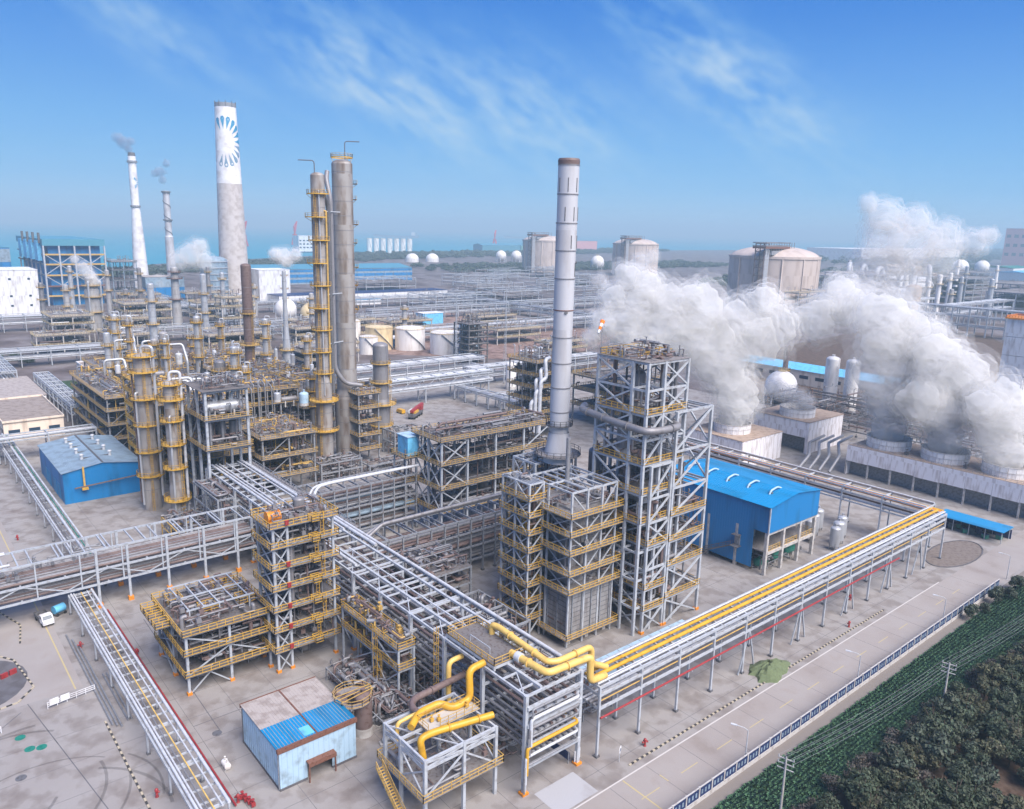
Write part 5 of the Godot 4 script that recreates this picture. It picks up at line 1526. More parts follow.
	vessel("low_vessel", "white capped small vessel beside the slender tall column's foot", "vessel", V(106.6, 22.5, -232.5), 1.5, 4.5, M.pale_blue_wall, "", false)
	frame("column_cage", "low grey pipe cage on the ground in front of the tall pair", "process structure", [104.0, 110.0, 118.0], [-224.0, -216.0], [4.0, 7.0], {"steel": "grey_steel", "rails": [], "decks": [], "pipes": 110})
	frame("column_cage", "open grey pipe frame on the bare yard next to the tall pair", "process structure", [121.0, 130.0, 137.0], [-222.0, -216.0], [3.6], {"steel": "grey_steel", "rails": [], "decks": [], "pipes": 70})
	frame("column_cage", "small pipe frame with elbows beside the fat grey column", "process structure", [139.0, 145.0, 151.0], [-238.0, -230.0], [5.0, 9.0], {"steel": "grey_steel", "rails": [], "decks": [], "pipes": 90})

func dense_unit() -> void:
	# the crowded unit behind the exchanger structure
	var K := ["grey_pipe", "dull_cladding", "brown_pipe", "old_yellow"]
	frame("unit_structure", "dark open pipe tower with many thin vertical lines, between the exchanger and the tall pair", "process structure", [82.0, 88.0, 94.0, 101.0, 107.0], [-262.0, -250.0, -238.0], [6.0, 12.0, 18.0, 23.0, 27.5], {"steel": "grey_steel", "rail": "old_yellow", "decks": [12.0, 18.0, 23.0, 27.5], "rails": [23.0, 27.5], "pipes": 300, "above": 3.0, "deck": "dark_grating", "pipe_mats": K})
	for k in 8:
		var rp := thing("thin_riser", "thin grey riser on the face of the dark open pipe tower", "pipe", V(91.0 + k * 1.1, 2.0, -236.6 - (k % 2)), 0.0, "thin risers on the pipe tower")
		bent_pipe("run", [V(0, 0, 0), V(0, 27.0 + (k % 3), 0), V(0, 28.0 + (k % 3), -3)], 0.2, M.grey_pipe, rp)
	var blocks := [
		[[66.0, 74.0, 82.0], [-240.0, -228.0, -216.0], [8.0, 15.0, 22.0, 28.0], "busy brown deck just behind the fat silver exchanger"],
		[[66.0, 72.0, 78.0], [-276.0, -262.0, -246.0], [7.0, 13.0, 19.0, 25.0], "busy pipe deck behind the yard columns"],
		[[72.0, 82.0, 92.0], [-305.0, -292.0, -279.0], [8.0, 15.0, 21.0], "busy yellow railed pipe deck in the middle of the crowded unit"],
		[[60.0, 66.0, 70.0], [-340.0, -322.0, -304.0, -286.0], [6.0, 11.0, 16.0, 20.5], "long narrow pipe structure with open racks facing the grass plots"],
		[[97.0, 107.0, 117.0], [-300.0, -285.0, -270.0], [8.0, 15.0, 22.0, 26.0], "busy pipe deck behind the dark open pipe tower"],
		[[78.0, 90.0, 104.0], [-350.0, -335.0, -320.0], [7.0, 13.0, 19.0], "pale railed deck in the far half of the crowded unit"],
		[[118.0, 130.0, 140.0], [-330.0, -315.0, -300.0], [7.0, 13.0, 19.0], "pipe deck beyond the tall pair at the foot of the slim stack"],
		[[110.0, 124.0], [-375.0, -360.0], [6.0, 12.0, 17.0], "small grey deck at the far edge of the crowded unit"]]
	for b in blocks:
		frame("unit_structure", b[3], "process structure", b[0], b[1], b[2], {"steel": "grey_steel", "rail": "old_yellow", "deck": "brown_grating", "pipes": 270, "above": 3.4, "over": 0.9, "pipe_mats": K, "braces": [["w", 0, 0, 3, "x"], ["s", 0, 0, 3, "/"]]})
	for b in [
		[[84.0, 92.0, 100.0], [-232.0, -222.0, -212.0], [7.0, 13.0, 19.0], "low grey pipe deck filling the corner behind the straddling structure"],
		[[106.0, 118.0, 130.0], [-350.0, -338.0], [8.0, 15.0, 21.0], "square grey deck beyond the brown pipe column"],
		[[76.0, 88.0, 100.0, 112.0], [-400.0, -385.0, -370.0], [6.0, 11.0, 16.0], "wide pale deck beside the small white cabin"],
		[[120.0, 132.0, 144.0], [-290.0, -276.0, -262.0], [8.0, 14.0, 20.0], "dense grey deck tucked behind the tall pair"]]:
		frame("unit_structure", b[3], "process structure", b[0], b[1], b[2], {"steel": "grey_steel", "rail": "old_yellow", "deck": "brown_grating", "pipes": 220, "above": 3.0, "over": 0.9, "pipe_mats": K, "braces": [["w", 0, 0, 3, "x"], ["s", 0, 0, 3, "/"]]})
	column("unit_column", "silver column with ring platforms sticking up out of the crowded unit's middle", "column", V(87.0, 0, -312.0), [[1.6, 0], [1.6, 38.0]], M.column_metal, [[24, 0, 360, 1.4], [32, 0, 360, 1.3]], {"bands": 5.0, "ladder": 60})
	column("unit_column", "short grey column beside the thin black boom", "column", V(96.0, 0, -278.0), [[1.9, 0], [1.9, 31.0]], M.dull_cladding, [[23, 0, 360, 1.4], [28, 0, 360, 1.2]], {"bands": 5.0, "ladder": 60})
	column("unit_column", "slim silver column by the small white cabin's corner", "column", V(76.0, 0, -352.0), [[1.3, 0], [1.3, 34.0]], M.cladding, [[20, 0, 360, 1.4], [29, 0, 360, 1.2]], {"bands": 5.0, "ladder": 60})
	var pr := RandomNumberGenerator.new()
	pr.seed = 515
	for k in 16:
		var hh := pr.randf_range(26, 43)
		var rr := pr.randf_range(0.7, 1.5)
		column("thin_column", "thin silver column with small yellow platforms rising out of the crowded unit", "column", V(pr.randf_range(64, 146), 0, pr.randf_range(-400, -236)), [[rr * 1.15, 0], [rr, hh * 0.5], [rr, hh]], [M.column_metal, M.cladding, M.dull_cladding][k % 3], [[hh * 0.62, 0, 360, 1.2], [hh * 0.8, 40, 300, 1.1], [hh * 0.95, 0, 360, 1.2]], {"bands": 5.0, "ladder": 70, "plat": "yellow_paint", "group": "thin columns of the crowded unit", "pipes": [[30, 4, hh + 1.5, 0.25, 0.6, "cladding"]]})
	for k in 10:
		var a := V(pr.randf_range(64, 130), pr.randf_range(20, 28), pr.randf_range(-390, -222))
		var lp := thing("overhead_loop", "fat silver pipe loop arching over the crowded unit's decks", "pipe", a, 0.0, "pipe loops over the crowded unit")
		bent_pipe("run", [V(0, -6, 0), V(0, 5 + k % 3, 0), V(7, 5 + k % 3, 0), V(7, 1, 5), V(7, -6, 5)], 0.5, M.cladding, lp, 1.4)
	for k in 34:
		var x := 64.0 + (k * 37 % 76)
		var z := -222.0 - (k * 53 % 128)
		vessel("unit_vessel", "small silver vessel poking up among the crowded unit's decks", "vessel", V(x, [22.2, 25.2, 21.2, 19.2][k % 4], z), rf(0.7, 1.3), rf(2.6, 5.0), M.cladding if k % 3 else M.white_pipe, "vessels on the crowded unit", false)
	for k in 8: drum("unit_drum", "small horizontal drum on the decks of the crowded unit", "vessel", V(66.0 + k * 6.3, 24.0 + (k % 3), -232.0 - (k * 31 % 90)), rf(4, 6), rf(0.8, 1.2), k % 2 == 0, M.dull_cladding, 21.5 + (k % 3), "drums on the crowded unit")
	column("brown_column", "tall dark brown pipe column with a square cap in the crowded unit", "column", V(113.3, 0, -294.0), [[1.9, 0], [1.9, 64.0]], M.brown_pipe, [[34, 0, 360, 2.0], [46, 0, 200, 1.0]], {"ladder": 80, "bands": 8.0})
	column("slim_stack", "slim pale grey stack with a light top beside the tall pair", "chimney", V(151.0, 0, -346.0), [[2.2, 0], [2.0, 20], [1.1, 34], [0.9, 58.5]], M.cladding, [[22, 0, 360, 1.6]], {"bands": 9.0})
	column("unit_stack", "silver banded stack standing behind the yard columns", "chimney", V(118.0, 0, -440.0), [[2.3, 0], [2.0, 20], [1.7, 47.0]], M.cladding, [[26, 0, 360, 1.6], [38, 0, 360, 1.4]], {"bands": 5.0})
	column("unit_stack", "pale banded stack in line with the ringed silo", "chimney", V(168.0, 0, -508.0), [[2.4, 0], [2.0, 25], [1.8, 47.0]], M.cladding, [[23, 0, 360, 1.6], [35, 0, 360, 1.4]], {"bands": 6.0})
	column("unit_column", "grey cluster column leaking white steam before the boiler house", "column", V(129.0, 0, -630.0), [[5.0, 0], [5.0, 30], [4.0, 31], [4.0, 38.0]], M.column_metal, [[14, 0, 360, 2.0], [25, 0, 360, 2.0], [33, 0, 360, 2.4]], {"bands": 6.0, "pipes": [[30, 2, 36, 0.7, 1.2, "cladding"], [120, 2, 36, 0.7, 1.2, "cladding"]]})
	column("unit_column", "brown topped column cluster below the great chimney", "column", V(190.0, 0, -640.0), [[4.0, 0], [3.2, 20], [2.6, 44.0]], M.column_metal, [[20, 0, 360, 2.4], [36, 0, 360, 3.0], [41, 0, 360, 2.4]], {"bands": 6.0, "plat": "rusty"})
	var bk := thing("black_boom", "thin black crane boom sticking up out of the crowded unit", "crane boom", V(86.0, 19.0, -272.0))
	var bm := MB.new()
	bm.bar(V(0, 0, 0), V(2.2, 14.0, -1.0), 0.5, 0.5)
	put(bm, "boom", M.black, bk)

func blue_warehouse() -> void:
	var t := thing("blue_warehouse", "blue walled warehouse with a faded grey blue roof beside the low trestle", "building", V(37.8, 0, -279.5))
	var w := 21.0
	var d := 36.4
	var h := 9.2
	var rise := 1.6
	for k in 2:
		var gb := MB.new()
		var z := (d - 0.12) if k else 0.0
		gb.prism([Vector2(0, 0), Vector2(w, 0), Vector2(w, h), Vector2(w / 2, h + rise), Vector2(0, h)], z, z + 0.12, 2)
		put(gb, "gable_wall", M.blue_wall, t)
	for x in [0.0, w - 0.12]:
		var sb := MB.new()
		sb.box(V(x, 0, 0.12), V(x + 0.12, h, d - 0.12)); put(sb, "side_wall", M.blue_wall, t)
	for s in [-1, 1]:
		var rb := MB.new()
		var e := V(w / 2 + s * (w / 2 + 0.4), h - 0.02, 0)
		var c := V(w / 2, h + rise + 0.06, 0)
		rb.hexa((e + c) / 2.0 + V(0, 0.06, d / 2), (c - e) / 2.0, V(0, 0.06, 0), V(0, 0, d / 2 + 0.4))
		put(rb, "roof_slope", M.faded_blue_roof, t)
	var rs := MB.new()
	for k in 34:
		rs.bar(V(-0.4, h + 0.12, 0.6 + k * 1.05), V(w / 2, h + rise + 0.2, 0.6 + k * 1.05), 0.07, 0.06)
		rs.bar(V(w / 2, h + rise + 0.2, 0.6 + k * 1.05), V(w + 0.4, h + 0.12, 0.6 + k * 1.05), 0.07, 0.06)
	put(rs, "roof_seam", M.faded_blue_roof, t, "stuff")
	beam("ridge_cap", V(w / 2, h + rise + 0.24, -0.3), V(w / 2, h + rise + 0.24, d + 0.3), 0.5, 0.16, M.dark_steel, t)
	for k in 4:
		var z := 6.0 + k * 7.4
		var vb := MB.new()
		vb.bar(V(w / 2 - 3.6, h + rise * 0.85, z), V(w / 2 + 3.6, h + rise * 0.85, z), 0.35, 0.5)
		var vo := put(vb, "vent_duct", M.dark_steel, t)
		for s in [-3.8, 3.8]:
			var cb := MB.new()
			cb.cyl(V(w / 2 + s, h + rise * 0.5, z), V(w / 2 + s, h + rise + 0.9, z), 0.45, 10); cb.ball(V(w / 2 + s, h + rise + 0.9, z), 0.65, 10, 0.6)
			put(cb, "cowl", M.white_pipe, vo)
	for s in [[-0.06, 8.0], [-0.06, 12.5], [-0.06, 22.0], [-0.06, 27.0]]:
		var db := MB.new()
		db.box(V(-0.1, 0.1, s[1]), V(0.0, 4.6, s[1] + 3.6)); put(db, "door", M.blue_roof, t)
	var rib := MB.new()
	for k in 26: rib.box(V(0.3 + k * 0.8, 0.1, d), V(0.36 + k * 0.8, h - 0.1, d + 0.04))
	put(rib, "wall_rib", M.blue_wall, t, "stuff")
	var yp := thing("yellow_cable_riser", "yellow cable riser and tray on the blue warehouse's end wall", "cable tray", V(43.0, 0, -242.6))
	beam("riser", V(0, 4.0, 0.3), V(0, 10.6, 0.3), 0.5, 0.3, M.old_yellow, yp)
	beam("tray", V(-2.6, 4.6, 0.5), V(14.5, 5.6, 0.5), 0.4, 0.3, M.brown_pipe, yp)
	beam("landing", V(-0.8, 4.2, 0.8), V(0.8, 4.2, 0.8), 1.0, 0.6, M.yellow_paint, yp)
	frame("pump_cluster", "tangle of pumps and yellow frames at the foot of the yard columns", "process structure", [53.0, 58.0, 62.5], [-204.0, -196.0, -186.0], [2.6, 5.2], {"steel": "old_yellow", "decks": [], "rails": [], "pipes": 170, "pw": 0.24, "bw": 0.2, "bh": 0.24, "above": 2.0})

func cooling_towers() -> void:
	var t := thing("cooling_tower", "long white panelled cooling tower with three steaming fan rings", "cooling tower", V(254.4, 0, -124.0))
	var L := 106.0
	var Wd := 21.0
	var h := 10.4
	for k in 14:
		var mb := MB.new()
		mb.box(V(0, 5.0 + 0.12 * (k % 3), k * 7.6 + 0.04), V(0.2, h, k * 7.6 + 7.56))
		put(mb, "panel", M.tower_panel, t)
	for k in 15:
		beam("post", V(0.5, 0, k * 7.6), V(0.5, 6, k * 7.6), 0.5, 0.5, M.concrete_post, t)
	var core := MB.new()
	core.box(V(3.0, 0, 0.3), V(Wd, 5.4, L)); put(core, "fill", M.grey_fill, t)
	var end := MB.new()
	end.box(V(0.25, 0.0, 0.05), V(Wd, h - 0.2, 0.28)); put(end, "end_wall", M.tower_panel, t)
	var roof := MB.new()
	roof.box(V(0.05, h - 0.2, 0.3), V(Wd, h + 0.02, L)); put(roof, "roof", M.brown_roof, t)
	var rl := MB.new()
	rail(rl, [V(0.2, h, 0.3), V(0.2, h, L)], 1.0, 0.08, 3.0)
	put(rl, "railing", M.grey_steel, t)
	for k in 3: fan_ring(t, V(9.6, h, 9.5 + k * 18.2), 7.0, 3.4)
	var mot := MB.new()
	for k in 3: valve(mot, V(4.0, h + 0.6, 18 + k * 18.0), 0.5)
	put(mot, "fan_motor", M.dark_steel, t, "stuff")
	for b in [[V(266.2, 0, -168.5), 25.0, 23.4, 12.0, V(8.0, 0, 13.5), "white cooling tower block with one fan ring and an open mouth"], [V(229.0, 0, -172.0), 25.0, 23.4, 9.8, V(10.0, 0, 12.0), "low white cooling tower block steaming behind the blue roofed hall"]]:
		var c := thing("cooling_tower", b[5], "cooling tower", b[0])
		var w: float = b[1]
		var d: float = b[2]
		var hh: float = b[3]
		for s in [[V(0, hh * 0.5, 0), V(0.2, hh, d)], [V(w - 0.2, 0, 0), V(w, hh, d)], [V(0.2, 0, d - 0.2), V(w - 0.2, hh, d)], [V(0.2, 0, 0), V(w - 0.2, hh, 0.2)]]:
			var mb := MB.new()
			mb.box(s[0], s[1]); put(mb, "wall", M.tower_panel, c)
		var sp := MB.new()
		for k in 9: sp.box(V(0.3 + k * w / 9.0, 0.2, d), V(0.4 + k * w / 9.0, hh, d + 0.05))
		put(sp, "wall_seam", M.concrete_post, c, "stuff")
		var lw := MB.new()
		lw.box(V(0, 0, 0), V(0.2, hh * 0.5, d * 0.36)); lw.box(V(0, 0, d - 1.2), V(0.2, hh * 0.5, d)); put(lw, "wall", M.tower_panel, c)
		var fillb := MB.new()
		fillb.box(V(4.0, 0, 0.4), V(w - 0.4, hh * 0.6, d - 0.4)); put(fillb, "fill", M.grey_fill, c)
		var rf2 := MB.new()
		rf2.box(V(-0.2, hh, -0.2), V(w + 0.2, hh + 0.2, d + 0.2)); put(rf2, "roof", M.brown_roof, c)
		fan_ring(c, b[4] + V(0, hh + 0.2, 0), 6.6, 3.2)
	for k in 4:
		var pp := thing("return_pipe", "grey water return pipe beside the cooling towers", "pipe", V(256.0 + k * 1.2, 0, -146.0 + k * 3.0), 0.0, "water return pipes at the cooling towers")
		bent_pipe("run", [V(-14, 2.0, 12), V(-8, 5.4 + k * 0.4, 12), V(6, 6.0 + k * 0.4, 4), V(20, 6.0 + k * 0.4, 2)], 0.5, M.grey_pipe, pp, 1.4)
	var sh := thing("cycle_shelter", "long low blue roofed shelter by the far junction", "shelter", V(228.4, 0, -83.0))
	var sm := MB.new()
	sm.bar(V(3.2, 3.5, -0.4), V(3.2, 3.5, 17.2), 7.4, 0.16); put(sm, "roof", M.blue_roof, sh)
	for k in 5:
		for x in [0.4, 6.2]: beam("post", V(x, 0, k * 4.1 + 0.2), V(x, 3.4, k * 4.1 + 0.2), 0.16, 0.16, M.white_steel, sh)
	var bw := MB.new()
	bw.box(V(6.6, 0, 0), V(6.8, 2.6, 17)); put(bw, "back_wall", M.navy, sh)
	for k in 6:
		var bn := thing("waste_bin", "green wheeled bin parked under the low blue shelter", "bin", V(229.6 + (k % 2) * 2.6, 0, -81.0 + k * 2.6), 0.3 * k, "bins under the blue shelter")
		var bm := MB.new()
		bm.box(V(-0.7, 0.15, -0.6), V(0.7, 1.3, 0.6)); put(bm, "body", M.green_paint if k % 3 else M.navy, bn)
		var bl := MB.new()
		bl.box(V(-0.76, 1.3, -0.66), V(0.76, 1.42, 0.66)); put(bl, "lid", M.navy, bn)

func fan_ring(t: Node3D, c: Vector3, r: float, h: float) -> void:
	var seg := 20
	for k in seg:
		var a0 := TAU * k / seg
		var a1 := TAU * (k + 0.96) / seg
		var mb := MB.new()
		var e0 := V(cos(a0), 0, sin(a0))
		var e1 := V(cos(a1), 0, sin(a1))
		var u := V(0, h, 0)
		for q in [[r, 1.0], [r - 0.12, -1.0]]:
			var p: float = q[0]
			if q[1] > 0: mb.quad(c + e1 * p, c + e1 * p * 1.0 + u, c + e0 * p + u, c + e0 * p)
			else: mb.quad(c + e0 * p, c + e0 * p + u, c + e1 * p + u, c + e1 * p)
		mb.quad(c + e0 * (r - 0.12) + u, c + e0 * r + u, c + e1 * r + u, c + e1 * (r - 0.12) + u)
		put(mb, "fan_panel", M.fan_panel, t)
	var rim := MB.new()
	ring(rim, c + V(0, h, 0), r - 0.14, r + 0.14, 0.14, 0, TAU, 30)
	ring(rim, c + V(0, h * 0.5, 0), r + 0.01, r + 0.1, 0.1, 0, TAU, 30)
	put(rim, "fan_rim", M.concrete_post, t)
	var fb := MB.new()
	for k in 6:
		var a := TAU * k / 6
		fb.bar(c + V(0, h * 0.5, 0), c + V(cos(a) * (r - 0.6), h * 0.5, sin(a) * (r - 0.6)), 0.9, 0.12)
	fb.cyl(c + V(0, h * 0.4, 0), c + V(0, h * 0.65, 0), 0.8, 10)
	put(fb, "fan_blade", M.grey_steel, t)

# ---------- far plant, port and shore ----------
func tank(label: String, x: float, z: float, r: float, h: float, m: Material, group := "", dome := 0.12) -> Node3D:
	var t := thing("storage_tank", label, "tank", V(x, 0, z), 0.0, group)
	var sh := MB.new()
	sh.lathe(Vector3.ZERO, [[r, 0], [r, h]], 32); put(sh, "shell", m, t)
	var rf3 := MB.new()
	rf3.ball(V(0, h, 0), r, 32, dome, 0, 90); put(rf3, "roof", m, t)
	var rr := MB.new()
	ring(rr, V(0, h - 0.1, 0), r, r + 0.25, 0.25, 0, TAU, 32); ring_rail(rr, V(0, h + 0.1, 0), r - 0.1, 0, TAU, 24)
	put(rr, "rim_railing", M.tank_cream, t)
	var st := MB.new()
	var n := 12
	for k in n:
		var a := 0.9 + 1.5 * k / n
		var b := 0.9 + 1.5 * (k + 1) / n
		st.bar(V(cos(a) * (r + 0.5), h * k / n, sin(a) * (r + 0.5)), V(cos(b) * (r + 0.5), h * (k + 1) / n, sin(b) * (r + 0.5)), 0.9, 0.25)
	put(st, "spiral_stair", M.grey_steel, t)
	return t

func sphere_tank(label: String, x: float, z: float, r: float, m: Material, group := "") -> Node3D:
	var t := thing("sphere_tank", label, "tank", V(x, 0, z), 0.0, group)
	var b := MB.new()
	b.ball(V(0, r * 1.15, 0), r, 28); put(b, "shell", m, t)
	for k in 8:
		var a := TAU * k / 8
		beam("leg", V(cos(a) * r * 0.96, 0, sin(a) * r * 0.96), V(cos(a) * r * 0.96, r * 1.15, sin(a) * r * 0.96), r * 0.07, r * 0.07, M.white_pipe, t)
	var tp := MB.new()
	ring(tp, V(0, r * 2.13, 0), 0.0, r * 0.28, 0.3, 0, TAU, 12); ring_rail(tp, V(0, r * 2.15, 0), r * 0.28, 0, TAU, 10)
	put(tp, "top_platform", M.tank_cream, t)
	return t

func lng_tank(label: String, x: float, z: float, r: float, h: float) -> void:
	var t := thing("domed_tank", label, "tank", V(x, 0, z))
	var b := MB.new()
	b.lathe(Vector3.ZERO, [[r, 0], [r, h * 0.8], [r * 1.02, h * 0.805], [r * 1.02, h * 0.84], [r * 0.99, h * 0.84]], 48); put(b, "wall", M.lng_wall, t)
	var d := MB.new()
	d.ball(V(0, h * 0.8, 0), r, 40, 0.28, 0, 90); put(d, "dome", M.lng_wall, t)
	for k in 6:
		var a := 0.9 + k * 0.5
		beam("buttress", V(cos(a) * r, 0, sin(a) * r), V(cos(a) * r, h * 0.82, sin(a) * r), 2.4, 1.0, M.lng_wall, t)
	# stair and pipe tower on the side facing the plant, with an overhead platform
	var fx := -r * 0.97
	var fz := r * 0.36
	var st := MB.new()
	for q in [[fx - 9, fz - 5], [fx - 1, fz - 5], [fx - 9, fz + 5], [fx - 1, fz + 5]]: st.bar(V(q[0], 0, q[1]), V(q[0], h * 1.02, q[1]), 0.8, 0.8)
	for k in 9:
		var y := h * 1.02 * (k + 1) / 9
		st.bar(V(fx - 9, y, fz - 5), V(fx - 1, y, fz - 5), 0.6, 0.8); st.bar(V(fx - 9, y, fz + 5), V(fx - 1, y, fz + 5), 0.6, 0.8)
		st.bar(V(fx - 9, y, fz - 5), V(fx - 9, y, fz + 5), 0.6, 0.8); st.bar(V(fx - 9, y - h / 9, fz - 5), V(fx - 9, y, fz + 5), 0.4, 0.4)
		st.bar(V(fx - 9, y - h / 9, fz + 5), V(fx - 1, y, fz + 5), 0.4, 0.4)
	put(st, "stair_tower", M.brown_pipe, t)
	for k in 5: pipe("riser", V(fx - 7.5 + k * 1.5, 0, fz + 5.6), V(fx - 7.5 + k * 1.5, h * 0.98, fz + 5.6), 0.45, M.white_pipe, t)
	var top := MB.new()
	top.box(V(fx - 10, h * 0.95, fz - 8), V(fx + r * 0.75, h * 0.98, fz + 7)); put(top, "platform", M.rusty, t)
	var tr := MB.new()
	for k in 2:
		rail_box(tr, fx - 10, fx + r * 0.75, fz - 8, fz + 7, h * 0.98 + k * 3.0, "nsew", 0.3)
	for k in 12: tr.bar(V(fx - 9 + k * (r * 0.75 + 17) / 11.0, h * 0.86, fz + 6.6), V(fx - 9 + k * (r * 0.75 + 17) / 11.0, h * 1.04, fz + 6.6), 0.5, 0.5)
	tr.box(V(fx + 2, h * 0.86, fz + 6.0), V(fx + r * 0.72, h * 0.92, fz + 6.8))
	put(tr, "platform_frame", M.grey_steel, t)

func process_far(label: String, xs: Array, zs: Array, levels: Array, opt := {}) -> Node3D:
	var o := {"far": true, "steel": "concrete_post", "rail": "tank_cream", "deck": "brown_grating", "pipes": 130, "above": 5.0, "over": 0.8, "pw": 0.6, "bw": 0.5, "bh": 0.6, "rail_t": 0.14, "pipe_mats": ["cladding", "grey_pipe", "brown_pipe"]}
	o.merge(opt, true)
	return frame("far_structure", label, "process structure", xs, zs, levels, o)

func shed_box(called: String, label: String, x0: float, x1: float, z0: float, z1: float, h: float, wall: Material, roof: Material, opt := {}) -> Node3D:
	# plain hall: walls, roof slab or gable, a row of windows and doors on the visible sides
	var t := thing(called, label, "building", V(x0, 0, z0))
	var w := x1 - x0
	var d := z1 - z0
	var mb := MB.new()
	mb.box(V(0, 0, 0), V(w, h, d)); put(mb, "wall", wall, t)
	var rise: float = opt.get("rise", 0.0)
	var rb := MB.new()
	if rise > 0.0:
		if w < d: rb.prism([Vector2(-0.5, h + 0.02), Vector2(w + 0.5, h + 0.02), Vector2(w / 2, h + rise)], -0.5, d + 0.5, 2)
		else: rb.prism([Vector2(-0.5, h + 0.02), Vector2(d + 0.5, h + 0.02), Vector2(d / 2, h + rise)], -0.5, w + 0.5, 0)
	else:
		rb.box(V(-0.3, h, -0.3), V(w + 0.3, h + 0.3, d + 0.3))
	put(rb, "roof", roof, t)
	if opt.get("parapet", false):
		for s in [[V(-0.3, h + 0.3, -0.3), V(w + 0.3, h + 1.0, 0.0)], [V(-0.3, h + 0.3, d), V(w + 0.3, h + 1.0, d + 0.3)], [V(-0.3, h + 0.3, 0), V(0, h + 1.0, d)], [V(w, h + 0.3, 0), V(w + 0.3, h + 1.0, d)]]:
			var pb := MB.new()
			pb.box(s[0], s[1]); put(pb, "parapet", wall, t)
	for s in opt.get("bands", []):
		# stripes of sheeting [y0, y1, material]
		var bb := MB.new()
		bb.box(V(-0.12, s[0], -0.12), V(w + 0.12, s[1], d + 0.12)); put(bb, "cladding_band", M[s[2]], t)
	var nw: int = opt.get("windows", 0)
	var rows: Array = opt.get("rows", [h * 0.4])
	for y in rows:
		for k in nw:
			var z := d * (k + 0.5) / nw
			var wb := MB.new()
			wb.box(V(-0.1, y, z - d / nw * opt.get("win_w", 0.28)), V(0.05, y + opt.get("win_h", 1.6), z + d / nw * opt.get("win_w", 0.28))); put(wb, "window", M.glass, t)
		for k in opt.get("front", 0):
			var x: float = w * (k + 0.5) / opt.front
			var wb := MB.new()
			wb.box(V(x - w / opt.front * opt.get("win_w", 0.28), y, d - 0.05), V(x + w / opt.front * opt.get("win_w", 0.28), y + opt.get("win_h", 1.6), d + 0.1)); put(wb, "window", M.glass, t)
	return t

